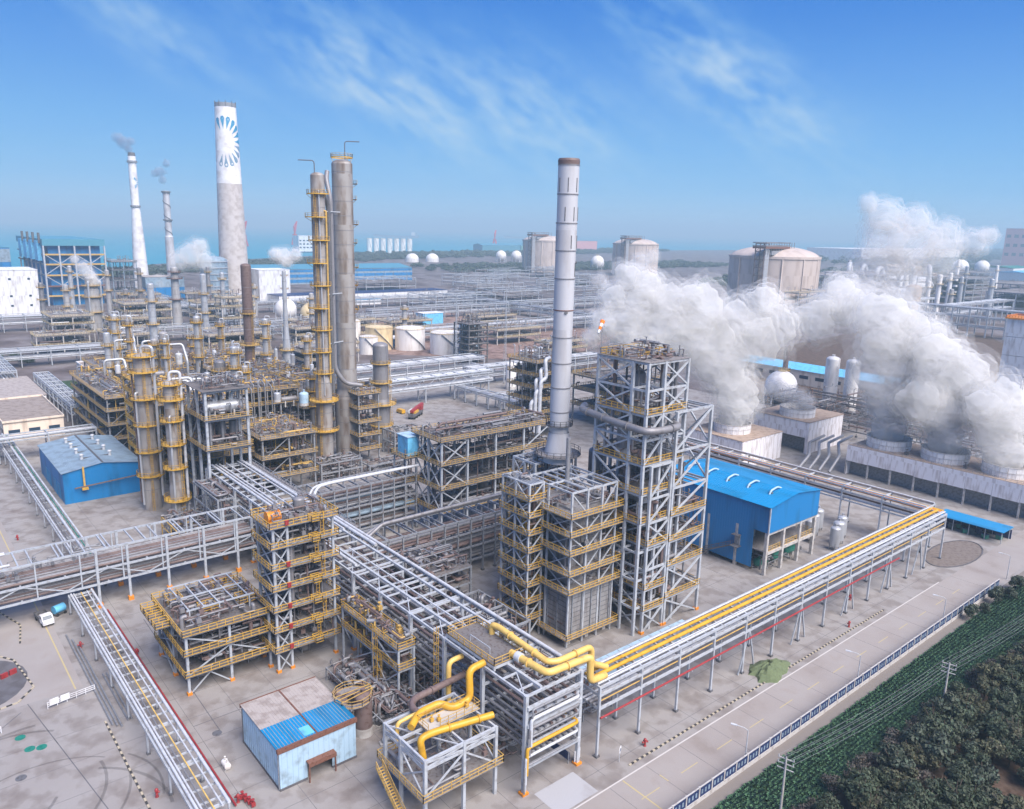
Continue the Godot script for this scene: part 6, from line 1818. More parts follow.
func great_chimney() -> void:
	var t := thing("great_chimney", "huge concrete chimney, white upper half painted with a blue rayed emblem", "chimney", V(303.7, 0, -820.1))
	var H := 195.5
	var rr := func(y: float) -> float: return lerpf(15.2, 10.2, y / H)
	var split := 118.0
	var a := MB.new()
	a.lathe(Vector3.ZERO, [[rr.call(0.0), 0], [rr.call(split), split]], 40); put(a, "shaft", M.chimney_concrete, t)
	var b := MB.new()
	b.lathe(Vector3.ZERO, [[rr.call(split), split], [rr.call(H), H - 4.0]], 40); put(b, "painted_shaft", M.chimney_white, t)
	var c := MB.new()
	c.lathe(Vector3.ZERO, [[10.1, H - 4.0], [10.1, H], [8.6, H], [8.6, H - 10]], 40); put(c, "rim", M.grey_steel, t)
	for k in 10:
		var an := TAU * k / 10
		beam("rim_post", V(cos(an) * 10.2, H - 4, sin(an) * 10.2), V(cos(an) * 10.2, H + 1.6, sin(an) * 10.2), 0.6, 0.6, M.dark_steel, t)
	# emblem: rays round a disc, wrapped on the curved shaft; its middle faces left of the camera's line
	var face := atan2(0.94, -0.34)
	var cy := 158.0
	var at := func(u: float, y: float) -> Vector3:
		var r: float = rr.call(y) + 0.08
		var an: float = face - u / r
		return V(cos(an) * r, y, sin(an) * r)
	for k in 13:
		var th := deg_to_rad(112.0 - k * 18.2)
		var mb := MB.new()
		var r0 := 12.0
		var r1 := 24.5
		var steps := 6
		var p := func(q: float, da: float) -> Vector3: return at.call(-2.5 + cos(th + da) * q * 0.8, cy + sin(th + da) * q)
		for s in steps:
			var f0 := float(s) / steps
			var f1 := float(s + 1) / steps
			# pointed towards the middle, rounded outside
			var w0 := 0.135 * pow(f0, 0.8) * (1.0 if f0 < 0.85 else 0.8)
			var w1 := 0.135 * pow(f1, 0.8) * (1.0 if f1 < 0.85 else 0.45)
			mb.quad(p.call(lerpf(r0, r1, f0), w0), p.call(lerpf(r0, r1, f1), w1), p.call(lerpf(r0, r1, f1), -w1), p.call(lerpf(r0, r1, f0), -w0))
		put(mb, "emblem_ray", M.logo_blue if sin(th) > -0.2 else M.logo_grey, t)
	var s2 := thing("white_chimney", "slender white chimney with a dark ring and small emblem, trailing dark smoke", "chimney", V(254.8, 0, -983.5))
	var w2 := MB.new()
	w2.lathe(Vector3.ZERO, [[9.0, 0], [6.4, 60], [4.4, 96], [4.2, 150]], 32); put(w2, "shaft", M.chimney_white, s2)
	for y in [94.0, 143.0]:
		var rg := MB.new()
		ring(rg, V(0, y, 0), 4.2, 5.4, 2.2, 0, TAU, 24); put(rg, "ring", M.grey_steel, s2)
	var lip := MB.new()
	lip.lathe(Vector3.ZERO, [[4.0, 150], [3.6, 154], [3.0, 154], [3.0, 148]], 24); put(lip, "lip", M.dark_steel, s2)
	for k in 7:
		var mb := MB.new()
		var th := -1.2 + k * 0.42
		var a0 := face - 0.15
		var pp := func(q: float, da: float) -> Vector3:
			var y := 121.0 + sin(th + da) * q * 1.3
			var an: float = a0 - cos(th + da) * q / 4.4
			return V(cos(an) * 4.42, y, sin(an) * 4.42)
		mb.quad(pp.call(2.2, 0.1), pp.call(4.6, 0.16), pp.call(4.6, -0.16), pp.call(2.2, -0.1))
		put(mb, "emblem_ray", M.logo_blue, s2)
	var s3 := thing("twisted_stack", "grey twisted looking stack with a red and white lattice foot", "chimney", V(307.6, 0, -1046.5))
	var w3 := MB.new()
	w3.lathe(Vector3.ZERO, [[5.6, 0], [5.0, 60], [4.0, 62], [4.0, 116]], 24); put(w3, "shaft", M.stack_metal, s3)
	var hx := MB.new()
	for k in 40:
		var a0 := k * 0.5
		var a1 := (k + 1) * 0.5
		hx.bar(V(cos(a0) * 4.1, 62 + k * 1.32, sin(a0) * 4.1), V(cos(a1) * 4.1, 62 + (k + 1) * 1.32, sin(a1) * 4.1), 0.7, 0.9)
	put(hx, "helical_strake", M.dark_steel, s3)
	for y in [80.0, 114.0]:
		var rg := MB.new()
		ring(rg, V(0, y, 0), 4.0, 5.6, 1.4, 0, TAU, 24); put(rg, "ring", M.dark_steel, s3)

func power_plant() -> void:
	var t := thing("boiler_house", "huge blue clad boiler house with an open steel front below a teal roof band", "building", V(134.0, 0, -980.0))
	var w := 51.0
	var d := 146.0
	var h := 61.0
	var core := MB.new()
	core.box(V(4.5, 0, 0), V(w - 3, h - 6, d - 5)); put(core, "inner_wall", M.blue_wall, t)
	var rb := MB.new()
	rb.box(V(-0.5, h - 6.0, -0.5), V(w + 0.5, h, d + 0.5)); put(rb, "roof_band", M.teal_sheet, t)
	for x in [0.0, 12.75, 25.5, 38.25, w]:
		beam("front_column", V(x, 0, d), V(x, h - 6, d), 1.3, 1.3, M.pale_steel, t)
	for k in 7:
		beam("side_column", V(0, 0, d - k * 22.0 - 2), V(0, h - 6, d - k * 22.0 - 2), 1.2, 1.2, M.pale_steel, t)
	for y in [9.0, 18.0, 28.0, 38.0, 47.0]:
		beam("floor_beam", V(0, y, d), V(w, y, d), 1.0, 1.4, M.old_yellow if y != 18.0 else M.rusty, t)
		beam("floor_beam", V(0, y, 0), V(0, y, d), 1.0, 1.2, M.grey_steel, t)
		var fb := MB.new()
		fb.box(V(0.6, y - 0.3, d - 5), V(w - 0.6, y + 0.3, d - 0.6)); put(fb, "floor", M.grey_steel, t)
	for q in [[0, 0], [1, 1], [2, 0], [3, 1]]:
		for k in 3:
			var y: float = [18.5, 28.5, 38.5][k]
			beam("brace", V(q[0] * 12.75, y if (q[1] + k) % 2 else y + 9, d), V(q[0] * 12.75 + 12.75, y + 9 if (q[1] + k) % 2 else y, d), 0.6, 0.6, M.pale_steel, t)
	for k in 4:
		var z := d - 18.0 - k * 30.0
		var db := MB.new()
		db.box(V(-3.2, h - 20, z - 7), V(0.2, h - 2, z + 7)); put(db, "filter_hood", M.light_blue_panel, t)
		pipe("vent_stack", V(-1.4, h - 4, z + 9.5), V(-1.4, h + 5.5, z + 9.5), 1.1, M.dark_steel, t)
	var wing := process_far("open blue grey annex stepping down beside the boiler house", [190.0, 200.0, 212.0], [-860.0, -845.0, -832.0], [12.0, 22.0, 32.0, 40.0], {"steel": "faded_blue_roof", "rail": "grey_steel"})
	shed_box("blue_bunker", "dark blue hall with a grey top at the boiler house's far side", 214.0, 250.0, -840.0, -812.0, 26.0, M.blue_wall, M.grey_roof, {"bands": [[16.0, 25.8, "faded_blue_roof"]]})
	shed_box("ash_silo_hall", "tall blank white building with scattered small windows", 62.0, 117.0, -812.0, -766.0, 37.0, M.white_wall, M.white_wall, {"windows": 3, "front": 4, "rows": [7.0, 15.0, 29.0], "win_h": 1.6, "win_w": 0.07})
	shed_box("teal_conveyor_house", "pale teal roofed hall peeping out beyond the white building", 60.0, 120.0, -1010.0, -930.0, 50.0, M.blue_wall, M.teal_sheet, {"bands": [[36.0, 49.0, "faded_blue_roof"]]})
	var silo := thing("round_silo", "fat grey blue ringed silo beside the great chimney", "silo", V(276.0, 0, -800.0))
	var sm := MB.new()
	sm.lathe(Vector3.ZERO, [[13.0, 0], [13.0, 42]], 32); sm.ball(V(0, 42, 0), 13.0, 32, 0.35, 0, 90); put(sm, "shell", M.faded_blue_roof, silo)
	for k in 7:
		var rg := MB.new()
		ring(rg, V(0, 5 + k * 6, 0), 13.0, 13.7, 0.8, 0, TAU, 32); put(rg, "ring", M.pale_steel, silo)
	shed_box("white_block", "plain white block at the foot of the great chimney", 322.0, 356.0, -830.0, -800.0, 32.0, M.white_wall, M.white_wall)
	shed_box("long_blue_warehouse", "very long warehouse striped blue and grey under a teal roof", 372.0, 640.0, -1080.0, -1005.0, 20.0, M.faded_blue_roof, M.teal_sheet, {"rise": 5.0, "bands": [[2.0, 6.0, "blue_wall"], [9.0, 13.0, "blue_wall"], [16.0, 19.0, "blue_wall"]]})
	shed_box("striped_warehouse", "nearer long blue striped warehouse running behind the tall pair of columns", 366.0, 388.0, -1004.0, -890.0, 19.0, M.white_wall, M.teal_sheet, {"rise": 3.0, "bands": [[2.0, 5.0, "blue_wall"], [8.0, 11.5, "blue_wall"], [14.5, 17.5, "blue_wall"]]})
	shed_box("blue_strip_hall", "flat bright blue roofed hall beyond the white tanks", 330.0, 540.0, -800.0, -770.0, 7.0, M.white_wall, M.navy, {})
	shed_box("blue_patch_hall", "low pale blue roofed shed in front of the flat bright blue hall", 330.0, 420.0, -742.0, -720.0, 5.0, M.white_wall, M.blue_roof, {})

func far_plant() -> void:
	sphere_tank("white sphere tank on legs beside the slim pale stack", 270.0, -618.0, 9.0, M.tank_white)
	sphere_tank("cream stained sphere tank touching the tall pair of columns", 274.0, -578.0, 9.0, M.tank_cream)
	tank("white tank at the front of the group by the tall pair, with a stair", 289.0, -414.0, 10.0, 13.5, M.tank_white)
	tank("white tank behind the front one in the group by the tall pair", 279.0, -441.0, 10.0, 14.0, M.tank_white)
	tank("cream white tank in the middle of the group by the tall pair", 262.0, -452.0, 9.0, 14.5, M.tank_cream)
	tank("tall white tank beside the wide silver column", 248.0, -466.0, 7.0, 18.0, M.tank_white)
	tank("small white tank at the edge of the group by the tall pair", 246.0, -438.0, 6.0, 11.0, M.tank_white)
	tank("pale narrow tank beside the dark brick tower", 292.0, -393.0, 6.0, 22.0, M.pale_blue_wall)
	var dt := process_far("dark crowded tower block in front of the far yards", [276.0, 283.0, 290.0], [-386.0, -379.0, -371.0], [4.0, 8.0, 12.0, 16.0, 20.0, 24.0], {"steel": "dark_steel", "rails": [], "pipes": 200, "pipe_mats": ["brown_pipe", "dark_steel", "grey_pipe"]})
	for q in [[253.0, -352.0, 44.0, "thin lattice mast standing before the far yards, nearer the white tanks"], [300.0, -366.0, 46.0, "thin lattice mast rising out of the dark tower block"]]:
		var ms := thing("lattice_mast", q[3], "mast", V(q[0], 0, q[1]))
		var mb := MB.new()
		for k in 3:
			var a := TAU * k / 3
			mb.bar(V(cos(a) * 0.9, 0, sin(a) * 0.9), V(cos(a) * 0.2, q[2], sin(a) * 0.2), 0.16, 0.16)
		for k in 22:
			var a := TAU * (k % 3) / 3
			var b := TAU * ((k + 1) % 3) / 3
			var r0: float = lerpf(0.9, 0.2, k / 22.0)
			mb.bar(V(cos(a) * r0, q[2] * k / 22.0, sin(a) * r0), V(cos(b) * r0, q[2] * (k + 1) / 22.0, sin(b) * r0), 0.12, 0.12)
		put(mb, "lattice", M.pale_steel, ms)
	# truss bridge and racks across the bare yard
	var P3 := ["white_pipe", "cladding", "grey_pipe"]
	rack("truss_bridge", "grey truss pipe bridge spanning the bare yard past the fat grey column", true, 176.0, 236.0, -304.0, -297.0, 12.0, [[7.0, 5, P3], [11.0, 4, P3]], {"steel": "pale_steel", "step": 7.0, "posts": false, "bracing": "truss", "brace_from": 7.0, "brace_to": 11.6})
	for k in 4:
		var sp := thing("bridge_pier", "slim grey pier under the truss pipe bridge", "pier", V(178.0 + k * 18.5, 0, -300.5), 0.0, "piers of the truss bridge")
		for z in [-3.2, 3.2]: beam("post", V(0, 0, z), V(0, 6.7, z), 0.5, 0.5, M.pale_steel, sp)
		beam("brace", V(0, 0.4, -3.2), V(0, 6.4, 3.2), 0.25, 0.25, M.pale_steel, sp)
	rack("far_pipe_rack", "pipe rack continuing from the truss bridge behind the stack", true, 236.0, 330.0, -322.0, -314.0, 10.0, [[5.0, 6, P3], [9.0, 6, P3]], {"steel": "pale_steel", "step": 10.0})
	rack("far_pipe_rack", "white pipe rack on legs crossing the bare yard towards the stack", false, -296.0, -235.0, 212.0, 218.0, 7.0, [[6.0, 7, P3]], {"steel": "white_steel", "step": 9.0, "pw": 0.5})
	rack("far_pipe_rack", "second white pipe rack on the bare yard, branching to the square module's far side", true, 218.0, 262.0, -272.0, -266.0, 7.0, [[6.0, 6, P3]], {"steel": "white_steel", "step": 9.0, "pw": 0.5})
	rack("far_pipe_rack", "broad white rack leading back from the tall pair to the white tanks", true, 142.0, 262.0, -350.0, -338.0, 11.0, [[5.0, 8, P3], [9.6, 9, P3]], {"steel": "white_steel", "step": 10.0})
	# racks left of the crowded unit
	rack("far_pipe_rack", "white pipe rack coming down beside the flat roofed sheds", false, -338.0, -420.0, 58.0, 64.0, 9.0, [[5.0, 5, P3], [8.0, 6, P3]], {"steel": "white_steel", "step": 9.0})
	rack("far_pipe_rack", "short pipe bridge from the sheds to the yard columns", true, 63.5, 84.0, -343.0, -337.0, 9.4, [[5.4, 4, P3], [8.4, 5, P3]], {"steel": "pale_steel", "step": 7.0, "bracing": "some"})
	rack("far_pipe_rack", "pale pipe bridge in front of the blue warehouse's far end", true, 14.0, 58.0, -303.0, -297.0, 8.6, [[7.6, 5, P3]], {"steel": "pale_steel", "step": 14.0})
	rack("far_pipe_rack", "grey pipe bridge beyond the grass plots", true, 20.0, 120.0, -500.0, -490.0, 10.0, [[5.0, 6, P3], [8.6, 6, P3]], {"steel": "pale_steel", "step": 14.0})
	rack("far_pipe_rack", "long grey pipe bridge in front of the blank white building", true, 20.0, 130.0, -662.0, -650.0, 12.0, [[6.0, 6, P3], [10.0, 6, P3]], {"steel": "pale_steel", "step": 14.0, "far": true})
	rack("far_pipe_rack", "grey pipe rack running back towards the blank white building", false, -425.0, -640.0, 44.0, 52.0, 10.0, [[6.0, 5, P3], [9.0, 6, P3]], {"steel": "pale_steel", "step": 12.0, "far": true})
	# sheds at the edge
	shed_box("flat_roofed_shed", "flat roofed cream shed with a dirty brown roof behind the blue warehouse", 34.0, 53.4, -372.0, -328.0, 6.6, M.cream_wall, M.roof_felt, {"parapet": true, "windows": 6, "front": 3, "rows": [2.4]})
	shed_box("flat_roofed_shed", "white roofed low shed next beyond the cream one", 30.0, 56.0, -428.0, -378.0, 6.0, M.white_wall, M.grey_roof, {"windows": 5, "rows": [2.2]})
	shed_box("flat_roofed_shed", "dark roofed low shed beside the grey pipe rack", 10.0, 42.0, -490.0, -436.0, 6.0, M.white_wall, M.asphalt_dark, {"windows": 5, "rows": [2.2]})
	var cb := shed_box("control_cabin", "small white cabin with a brown flat roof beside the grass plots", 81.5, 97.0, -448.0, -420.0, 7.2, M.white_wall, M.roof_felt, {"parapet": true, "windows": 3, "front": 3, "rows": [2.6]})
	sheet("grass_plot", R(66.5, 78, -440, -415), 0.014, M.grass_soil)
	sheet("grass_plot", R(67, 78, -400, -380), 0.014, M.grass_soil)
	# the green pipe risers beside the crowded unit
	var gp := thing("green_risers", "bright green riser pipe at the crowded unit's corner", "pipe", V(64.0, 0, -346.0))
	bent_pipe("run", [V(0, 2, 0), V(0, 15, 0), V(3, 16, 0)], 0.6, M.green_paint, gp)
	# further structures towards the chimneys
	var F := [
		[[108.0, 122.0, 136.0], [-520.0, -505.0, -490.0], [7.0, 14.0], "brown decked pipe structure beyond the small white cabin"],
		[[92.0, 104.0, 116.0], [-600.0, -585.0, -570.0], [7.0, 13.0, 18.0], "cream framed structure before the blank white building"],
		[[136.0, 150.0, 166.0], [-600.0, -585.0, -572.0], [7.0, 13.0, 19.0, 24.0], "tall cream framed structure before the boiler house"],
		[[150.0, 168.0, 186.0], [-480.0, -465.0, -450.0], [6.0, 11.0, 16.0], "cream railed pipe structure behind the crowded unit"],
		[[186.0, 198.0, 208.0], [-540.0, -528.0], [8.0, 16.0, 24.0, 30.0], "square brown tower frame under the round silo"],
		[[140.0, 154.0, 168.0], [-430.0, -415.0, -400.0], [6.0, 12.0], "low brown pipe structure just behind the crowded unit"],
		[[208.0, 222.0, 238.0], [-480.0, -462.0], [6.0, 11.0, 15.0], "low framed structure beside the brown pipe column"],
		[[238.0, 256.0, 274.0], [-540.0, -522.0], [6.0, 11.0], "low pipe frame in front of the sphere tanks"],
		[[200.0, 216.0, 232.0], [-640.0, -622.0], [7.0, 13.0, 18.0], "grey framed structure below the great chimney"]]
	F += [
		[[246.0, 262.0, 278.0], [-500.0, -486.0], [6.0, 11.0, 15.0], "brown pipe frame between the cream sphere and the white tanks"],
		[[300.0, 318.0, 336.0], [-520.0, -500.0], [5.0, 10.0], "low pale frame on the bare red ground"],
		[[340.0, 360.0, 380.0], [-440.0, -424.0], [5.0, 10.0], "low grey frame at the near edge of the bare red ground"],
		[[310.0, 326.0, 342.0], [-350.0, -338.0], [5.0, 10.0, 14.0], "grey pipe frame beside the narrow pale tank"],
		[[360.0, 378.0, 396.0], [-330.0, -312.0], [6.0, 12.0, 17.0], "brown pipe frame seen just past the grey stack's shaft"],
		[[420.0, 440.0, 460.0], [-360.0, -340.0], [6.0, 12.0, 18.0], "grey pipe frame in the haze behind the steam's edge"],
		[[120.0, 134.0, 148.0], [-560.0, -546.0], [6.0, 12.0, 17.0], "pale railed frame behind the grey pipe bridge"],
		[[76.0, 90.0, 104.0], [-540.0, -526.0], [6.0, 12.0], "low frame with open pipe racks beyond the grass plots"],
		[[160.0, 174.0, 188.0], [-690.0, -674.0], [8.0, 15.0, 21.0], "cream frame below the slender white chimney"],
		[[230.0, 250.0, 270.0], [-760.0, -742.0], [8.0, 15.0], "grey frame at the foot of the ringed silo"],
		[[300.0, 320.0, 340.0], [-660.0, -642.0], [6.0, 11.0], "pale frame behind the white sphere"],
		[[384.0, 404.0, 424.0], [-520.0, -504.0], [5.0, 9.0], "low frame before the little blue and white cabin"],
		[[172.0, 186.0, 200.0], [-400.0, -386.0, -372.0], [6.0, 11.0, 15.0], "brown pipe frame behind the slim pale stack"],
		[[196.0, 210.0, 226.0], [-430.0, -415.0], [6.0, 11.0], "low grey frame before the tall white tank"]]
	for q in F: process_far(q[3], q[0], q[1], q[2])
	for q in [[true, 140.0, 330.0, -560.0, -550.0, "pipe rack passing in front of the sphere tanks"], [true, 200.0, 620.0, -700.0, -690.0, "long pipe rack behind the sphere tanks"], [false, -520.0, -900.0, 214.0, 224.0, "pipe rack running back to the round silo"], [true, 330.0, 700.0, -590.0, -580.0, "long pipe rack beyond the bare red ground"], [false, -400.0, -700.0, 480.0, 490.0, "pipe rack running back across the far yards"], [true, 300.0, 640.0, -470.0, -460.0, "pipe rack along the near edge of the far yards"]]:
		rack("far_pipe_rack", q[5], q[0], q[1], q[2], q[3], q[4], 11.0, [[5.0, 5, P3], [9.0, 6, P3]], {"far": true, "steel": "pale_steel", "step": 15.0, "pw": 0.6})
	# grid of pale tank-farm frames in the far middle
	var n := 0
	for q in [[420.0, -640.0], [520.0, -660.0], [640.0, -640.0], [560.0, -760.0], [690.0, -780.0], [480.0, -880.0], [640.0, -900.0], [800.0, -860.0], [760.0, -980.0], [900.0, -1020.0]]:
		var words := ["first from the bare red ground", "second from the bare red ground", "third from the bare red ground", "in front of the pale dome tanks", "below the far pinkish tanks", "behind the flat bright blue hall", "far beyond the white tanks", "beside the far pinkish tank", "under the far dome tanks", "at the far pinkish tank's foot"]
		process_far("pale open pipe frame in the far yards, " + words[n], [q[0], q[0] + 24, q[0] + 48, q[0] + 72], [q[1] - 26, q[1], q[1] + 22], [6.0, 11.0, 16.0], {"rails": [], "decks": [11.0] if n % 2 else [], "pipes": 90, "steel": "pale_steel"})
		n += 1
	shed_box("site_cabin", "long white site cabin with blue lettering band behind the dark tower block", 316.0, 352.0, -372.0, -362.0, 5.0, M.white_wall, M.white_wall, {"bands": [[1.4, 2.2, "navy"]]})
	shed_box("site_cabin", "white roofed site cabin with a bright blue front near the white tanks", 272.0, 300.0, -470.0, -455.0, 5.0, M.blue_wall, M.white_wall)
	shed_box("site_cabin", "little blue and white cabin in the middle of the far yards", 360.0, 380.0, -560.0, -548.0, 9.0, M.light_blue_panel, M.white_wall)
	var wc := vessel("white_cylinder_tank", "small white upright tank seen just past the grey stack", "tank", V(250.0, 0, -300.0), 2.6, 14.0, M.tank_white, "", false)
	# process column cluster left of the grey stack's shaft
	process_far("yellowish process tower with grey elbows close beside the grey stack", [196.0, 204.0, 212.0], [-236.0, -228.0, -220.0], [5.0, 10.0, 15.0, 20.0, 25.0, 30.0], {"steel": "grey_steel", "rail": "old_yellow", "pipes": 220, "pw": 0.4, "bw": 0.3, "bh": 0.4, "far": false})
	for k in 3:
		var lp := thing("grey_elbow_pipe", "fat pale elbow pipe climbing the yellowish process tower", "pipe", V(194.0 + k * 1.4, 4.0, -219.0 + k), 0.0, "elbow pipes on the yellowish tower")
		bent_pipe("run", [V(-3, 0, 2), V(-3, 12 + k * 4, 2), V(0, 13 + k * 4, 2), V(0, 20 + k * 4, 1), V(4, 20 + k * 4, -1)], 0.7, M.white_pipe, lp, 1.6)
	process_far("dim grey process frames just behind the topmost lattice block", [232.0, 246.0, 260.0], [-236.0, -222.0, -208.0], [7.0, 14.0, 20.0], {"steel": "grey_steel", "rail": "old_yellow"})
	# pinkish domed tanks
	lng_tank("big pinkish domed tank wrapped in steam with a stair tower", 752.0, -470.0, 46.0, 70.0)
	lng_tank("far pinkish domed tank standing clear of the steam", 1035.0, -1150.0, 42.0, 72.0)
	lng_tank("far pinkish domed tank half hidden in steam", 1130.0, -1000.0, 42.0, 70.0)
	process_far("dark pipe gallery at the foot of the big pinkish tank", [680.0, 700.0, 720.0, 740.0, 760.0], [-410.0, -396.0], [7.0, 14.0, 21.0, 27.0], {"steel": "white_steel"})
	rack("far_pipe_rack", "white topped pipe rack crossing below the big pinkish tank", true, 640.0, 900.0, -370.0, -358.0, 18.0, [[10.0, 5, P3], [17.0, 6, P3]], {"far": true, "steel": "white_steel", "step": 16.0, "pw": 0.8})
	var rc := thing("red_post", "red standpipe in front of the big pinkish tank", "post", V(700.0, 18.0, -366.0))
	pipe("post", V(0, 0, 0), V(0, 11, 0), 1.2, M.red_paint, rc)
	# behind the cooling towers
	var cm := shed_box("cream_hall", "long cream hall with dark windows under a pale aqua roof behind the cooling towers", 392.0, 412.0, -262.0, -150.0, 8.0, M.cream_wall, M.light_blue_panel, {"rise": 2.4, "windows": 12, "rows": [3.6], "win_h": 1.8})
	for q in [[353.5, -184.2, "white upright cylinder behind the cooling towers, farther of two"], [353.4, -174.1, "white upright cylinder behind the cooling towers, nearer of two"]]:
		vessel("white_cylinder", q[2], "tank", V(q[0], 0, q[1]), 3.2, 24.4, M.tank_white, "", false)
	sphere_tank("white sphere tank steaming behind the cooling towers", 338.0, -201.0, 7.6, M.tank_white)
	column("brown_post_stack", "brown pipe stack beside the white sphere behind the cooling towers", "chimney", V(352.0, 0, -208.0), [[1.3, 0], [1.3, 26.0]], M.brown_pipe, [[14, 0, 360, 1.2]], {"bands": 7.0})
	process_far("dark pump yard between the cooling towers and the cream hall", [300.0, 314.0, 330.0, 345.0], [-190.0, -170.0, -150.0, -130.0], [4.0, 8.0], {"steel": "dark_steel", "rails": [], "decks": [], "pipes": 260, "pw": 0.4, "bw": 0.3, "bh": 0.4, "pipe_mats": ["grey_pipe", "brown_pipe", "dark_steel"]})
	process_far("dark pump yard behind the long cooling tower", [282.0, 296.0, 310.0], [-122.0, -100.0, -80.0, -60.0], [4.0, 8.0], {"steel": "dark_steel", "rails": [], "decks": [], "pipes": 200, "pw": 0.4, "bw": 0.3, "bh": 0.4})
	# pale tower at the picture's right edge
	var rt := thing("panel_tower", "tall pale panelled tower with rust streaks and an orange cap rail", "tower", V(470.0, 0, -151.0))
	for k in 4:
		var pm := MB.new()
		pm.box(V(0, k * 10.0 + 0.1, 0), V(16, k * 10.0 + 9.9, 12)); put(pm, "panel", M.white_wall, rt)
		beam("ledge", V(-0.6, k * 10.0, 12.4), V(16.6, k * 10.0, 12.4), 0.9, 0.5, M.pale_steel, rt)
	for x in [1.0, 5.6, 10.4, 15.0]: beam("corner_rib", V(x, 0, 12.3), V(x, 40, 12.3), 0.5, 0.5, M.concrete_post, rt)
	var tr := MB.new()
	rail_box(tr, -0.5, 16.5, -0.5, 12.5, 40.0, "nsew", 0.2)
	tr.box(V(-0.8, 39.4, -0.8), V(16.8, 40.2, 12.8)); put(tr, "cap", M.orange_paint, rt)
	# right background
	rack("far_pipe_rack", "wide grey two storey rack sweeping across behind the steam", false, -330.0, -120.0, 720.0, 736.0, 24.0, [[8.0, 5, P3], [16.0, 5, P3], [23.0, 6, P3]], {"far": true, "steel": "pale_steel", "step": 14.0, "pw": 0.9})
	rack("far_pipe_rack", "white girder rack running to the panelled tower", true, 736.0, 900.0, -300.0, -286.0, 22.0, [[14.0, 5, P3], [21.0, 5, P3]], {"far": true, "steel": "white_steel", "step": 26.0, "pw": 1.0})
	var S := [["pale process block with silver ducts beyond the wide grey rack", 860.0, -430.0, 5], ["pale pipe block half in steam beyond the wide grey rack", 940.0, -520.0, 4], ["grey process block beside the short pinkish chimney", 1080.0, -420.0, 4], ["pale low process block below the far row of tanks", 1180.0, -360.0, 3], ["hazy process block behind the steam's upper wisp", 1000.0, -620.0, 3], ["hazy low block near the far shore", 1500.0, -560.0, 3], ["hazy process block before the far white factory", 1700.0, -480.0, 3], ["pale grey pipe block next to the panelled tower", 980.0, -300.0, 3]]
	for q in S:
		var lv := []
		for k in q[3]: lv.append(8.0 + k * 8.0)
		process_far(q[0], [q[1], q[1] + 28.0, q[1] + 56.0, q[1] + 84.0], [q[2] - 40.0, q[2] - 10.0, q[2] + 20.0], lv, {"steel": "pale_steel", "pipes": 120, "pw": 1.0, "bw": 0.8, "bh": 1.0, "rails": []})
	var fr := RandomNumberGenerator.new()
	fr.seed = 808
	for k in 22:
		var hh := fr.randf_range(24, 52)
		var fx := fr.randf_range(840, 1500)
		column("hazy_column", "pale upright column among the hazy process blocks beyond the steam", "column", V(fx, 0, -240.0 - (fx - 840.0) * 0.33 - fr.randf_range(0, 260)), [[fr.randf_range(2, 4), 0], [2.2, hh]], [M.tank_white, M.cladding, M.column_metal][k % 3], [[hh * 0.8, 0, 360, 2.0]], {"bands": 0.0, "plat": "tank_cream", "group": "hazy columns beyond the steam"})
	for k in 16:
		var hh := fr.randf_range(22, 44)
		column("yard_column", "slim grey column in the yards between the crowded unit and the chimneys", "column", V(fr.randf_range(100, 330), 0, fr.randf_range(-720, -430)), [[2.0, 0], [1.6, hh]], [M.column_metal, M.cladding, M.dull_cladding][k % 3], [[hh * 0.6, 0, 360, 1.8], [hh * 0.9, 0, 360, 1.6]], {"bands": 6.0, "plat": "old_yellow", "group": "slim columns before the chimneys"})
	for k in 5:
		var dp := thing("silver_duct", "fat silver duct zigzagging over the hazy process blocks", "duct", V(880.0 + k * 46.0, 18.0, -420.0 - (k % 3) * 40.0), 0.2 * k, "zigzag ducts in the far yards")
		bent_pipe("run", [V(0, 0, 0), V(0, 26, 0), V(10, 30, 0), V(14, 10, 4), V(26, 4, 10)], 2.6, M.white_pipe, dp, 5.0)
	column("far_chimney", "short pinkish chimney among the hazy process blocks", "chimney", V(1102.0, 0, -449.0), [[5.0, 0], [4.0, 34.0]], M.brown_roof, [], {"bands": 0.0})
	column("far_chimney", "short pinkish chimney block at the wide grey rack's bend", "chimney", V(770.0, 0, -330.0), [[7.0, 0], [7.0, 34.0]], M.brown_roof, [], {"bands": 0.0})
	for q in [[1900.0, -720.0, 17.0, "larger white sphere tank of the hazy pair at the horizon"], [2010.0, -715.0, 16.0, "smaller white sphere tank of the hazy pair at the horizon"]]: sphere_tank(q[3], q[0], q[1], q[2], M.tank_white)
	for k in 6: tank("white tank in the hazy row under the horizon", 1500.0 + k * 62.0, -380.0 - k * 12.0, 22.0, 26.0, M.tank_white if k % 3 else M.brown_roof, "hazy tank row")
	shed_box("far_factory", "very long white factory roof on the horizon beyond the steam", 2600.0, 3400.0, -1500.0, -1300.0, 40.0, M.white_wall, M.white_wall)
	shed_box("far_pink_block", "pink block at the horizon behind the panelled tower", 3000.0, 3150.0, -1010.0, -920.0, 120.0, mat("pink_wall", c8(206, 150, 150), 0.8), M.white_wall, {"windows": 4, "rows": [30.0, 60.0, 90.0], "win_h": 10.0})
	for k in 5: shed_box("far_hall", ["white hall", "grey hall", "cream hall", "pale blue hall", "green roofed hall"][k] + " in the hazy yards beyond the steam", 1250.0 + k * 190.0, 1370.0 + k * 190.0, -620.0 - (k % 3) * 90.0, -560.0 - (k % 3) * 90.0, 16.0 + 3.0 * (k % 3), [M.white_wall, M.grey_roof, M.cream_wall, M.pale_blue_wall, M.white_wall][k], [M.white_wall, M.grey_roof, M.cream_wall, M.light_blue_panel, M.green_paint][k], {"rise": 4.0})
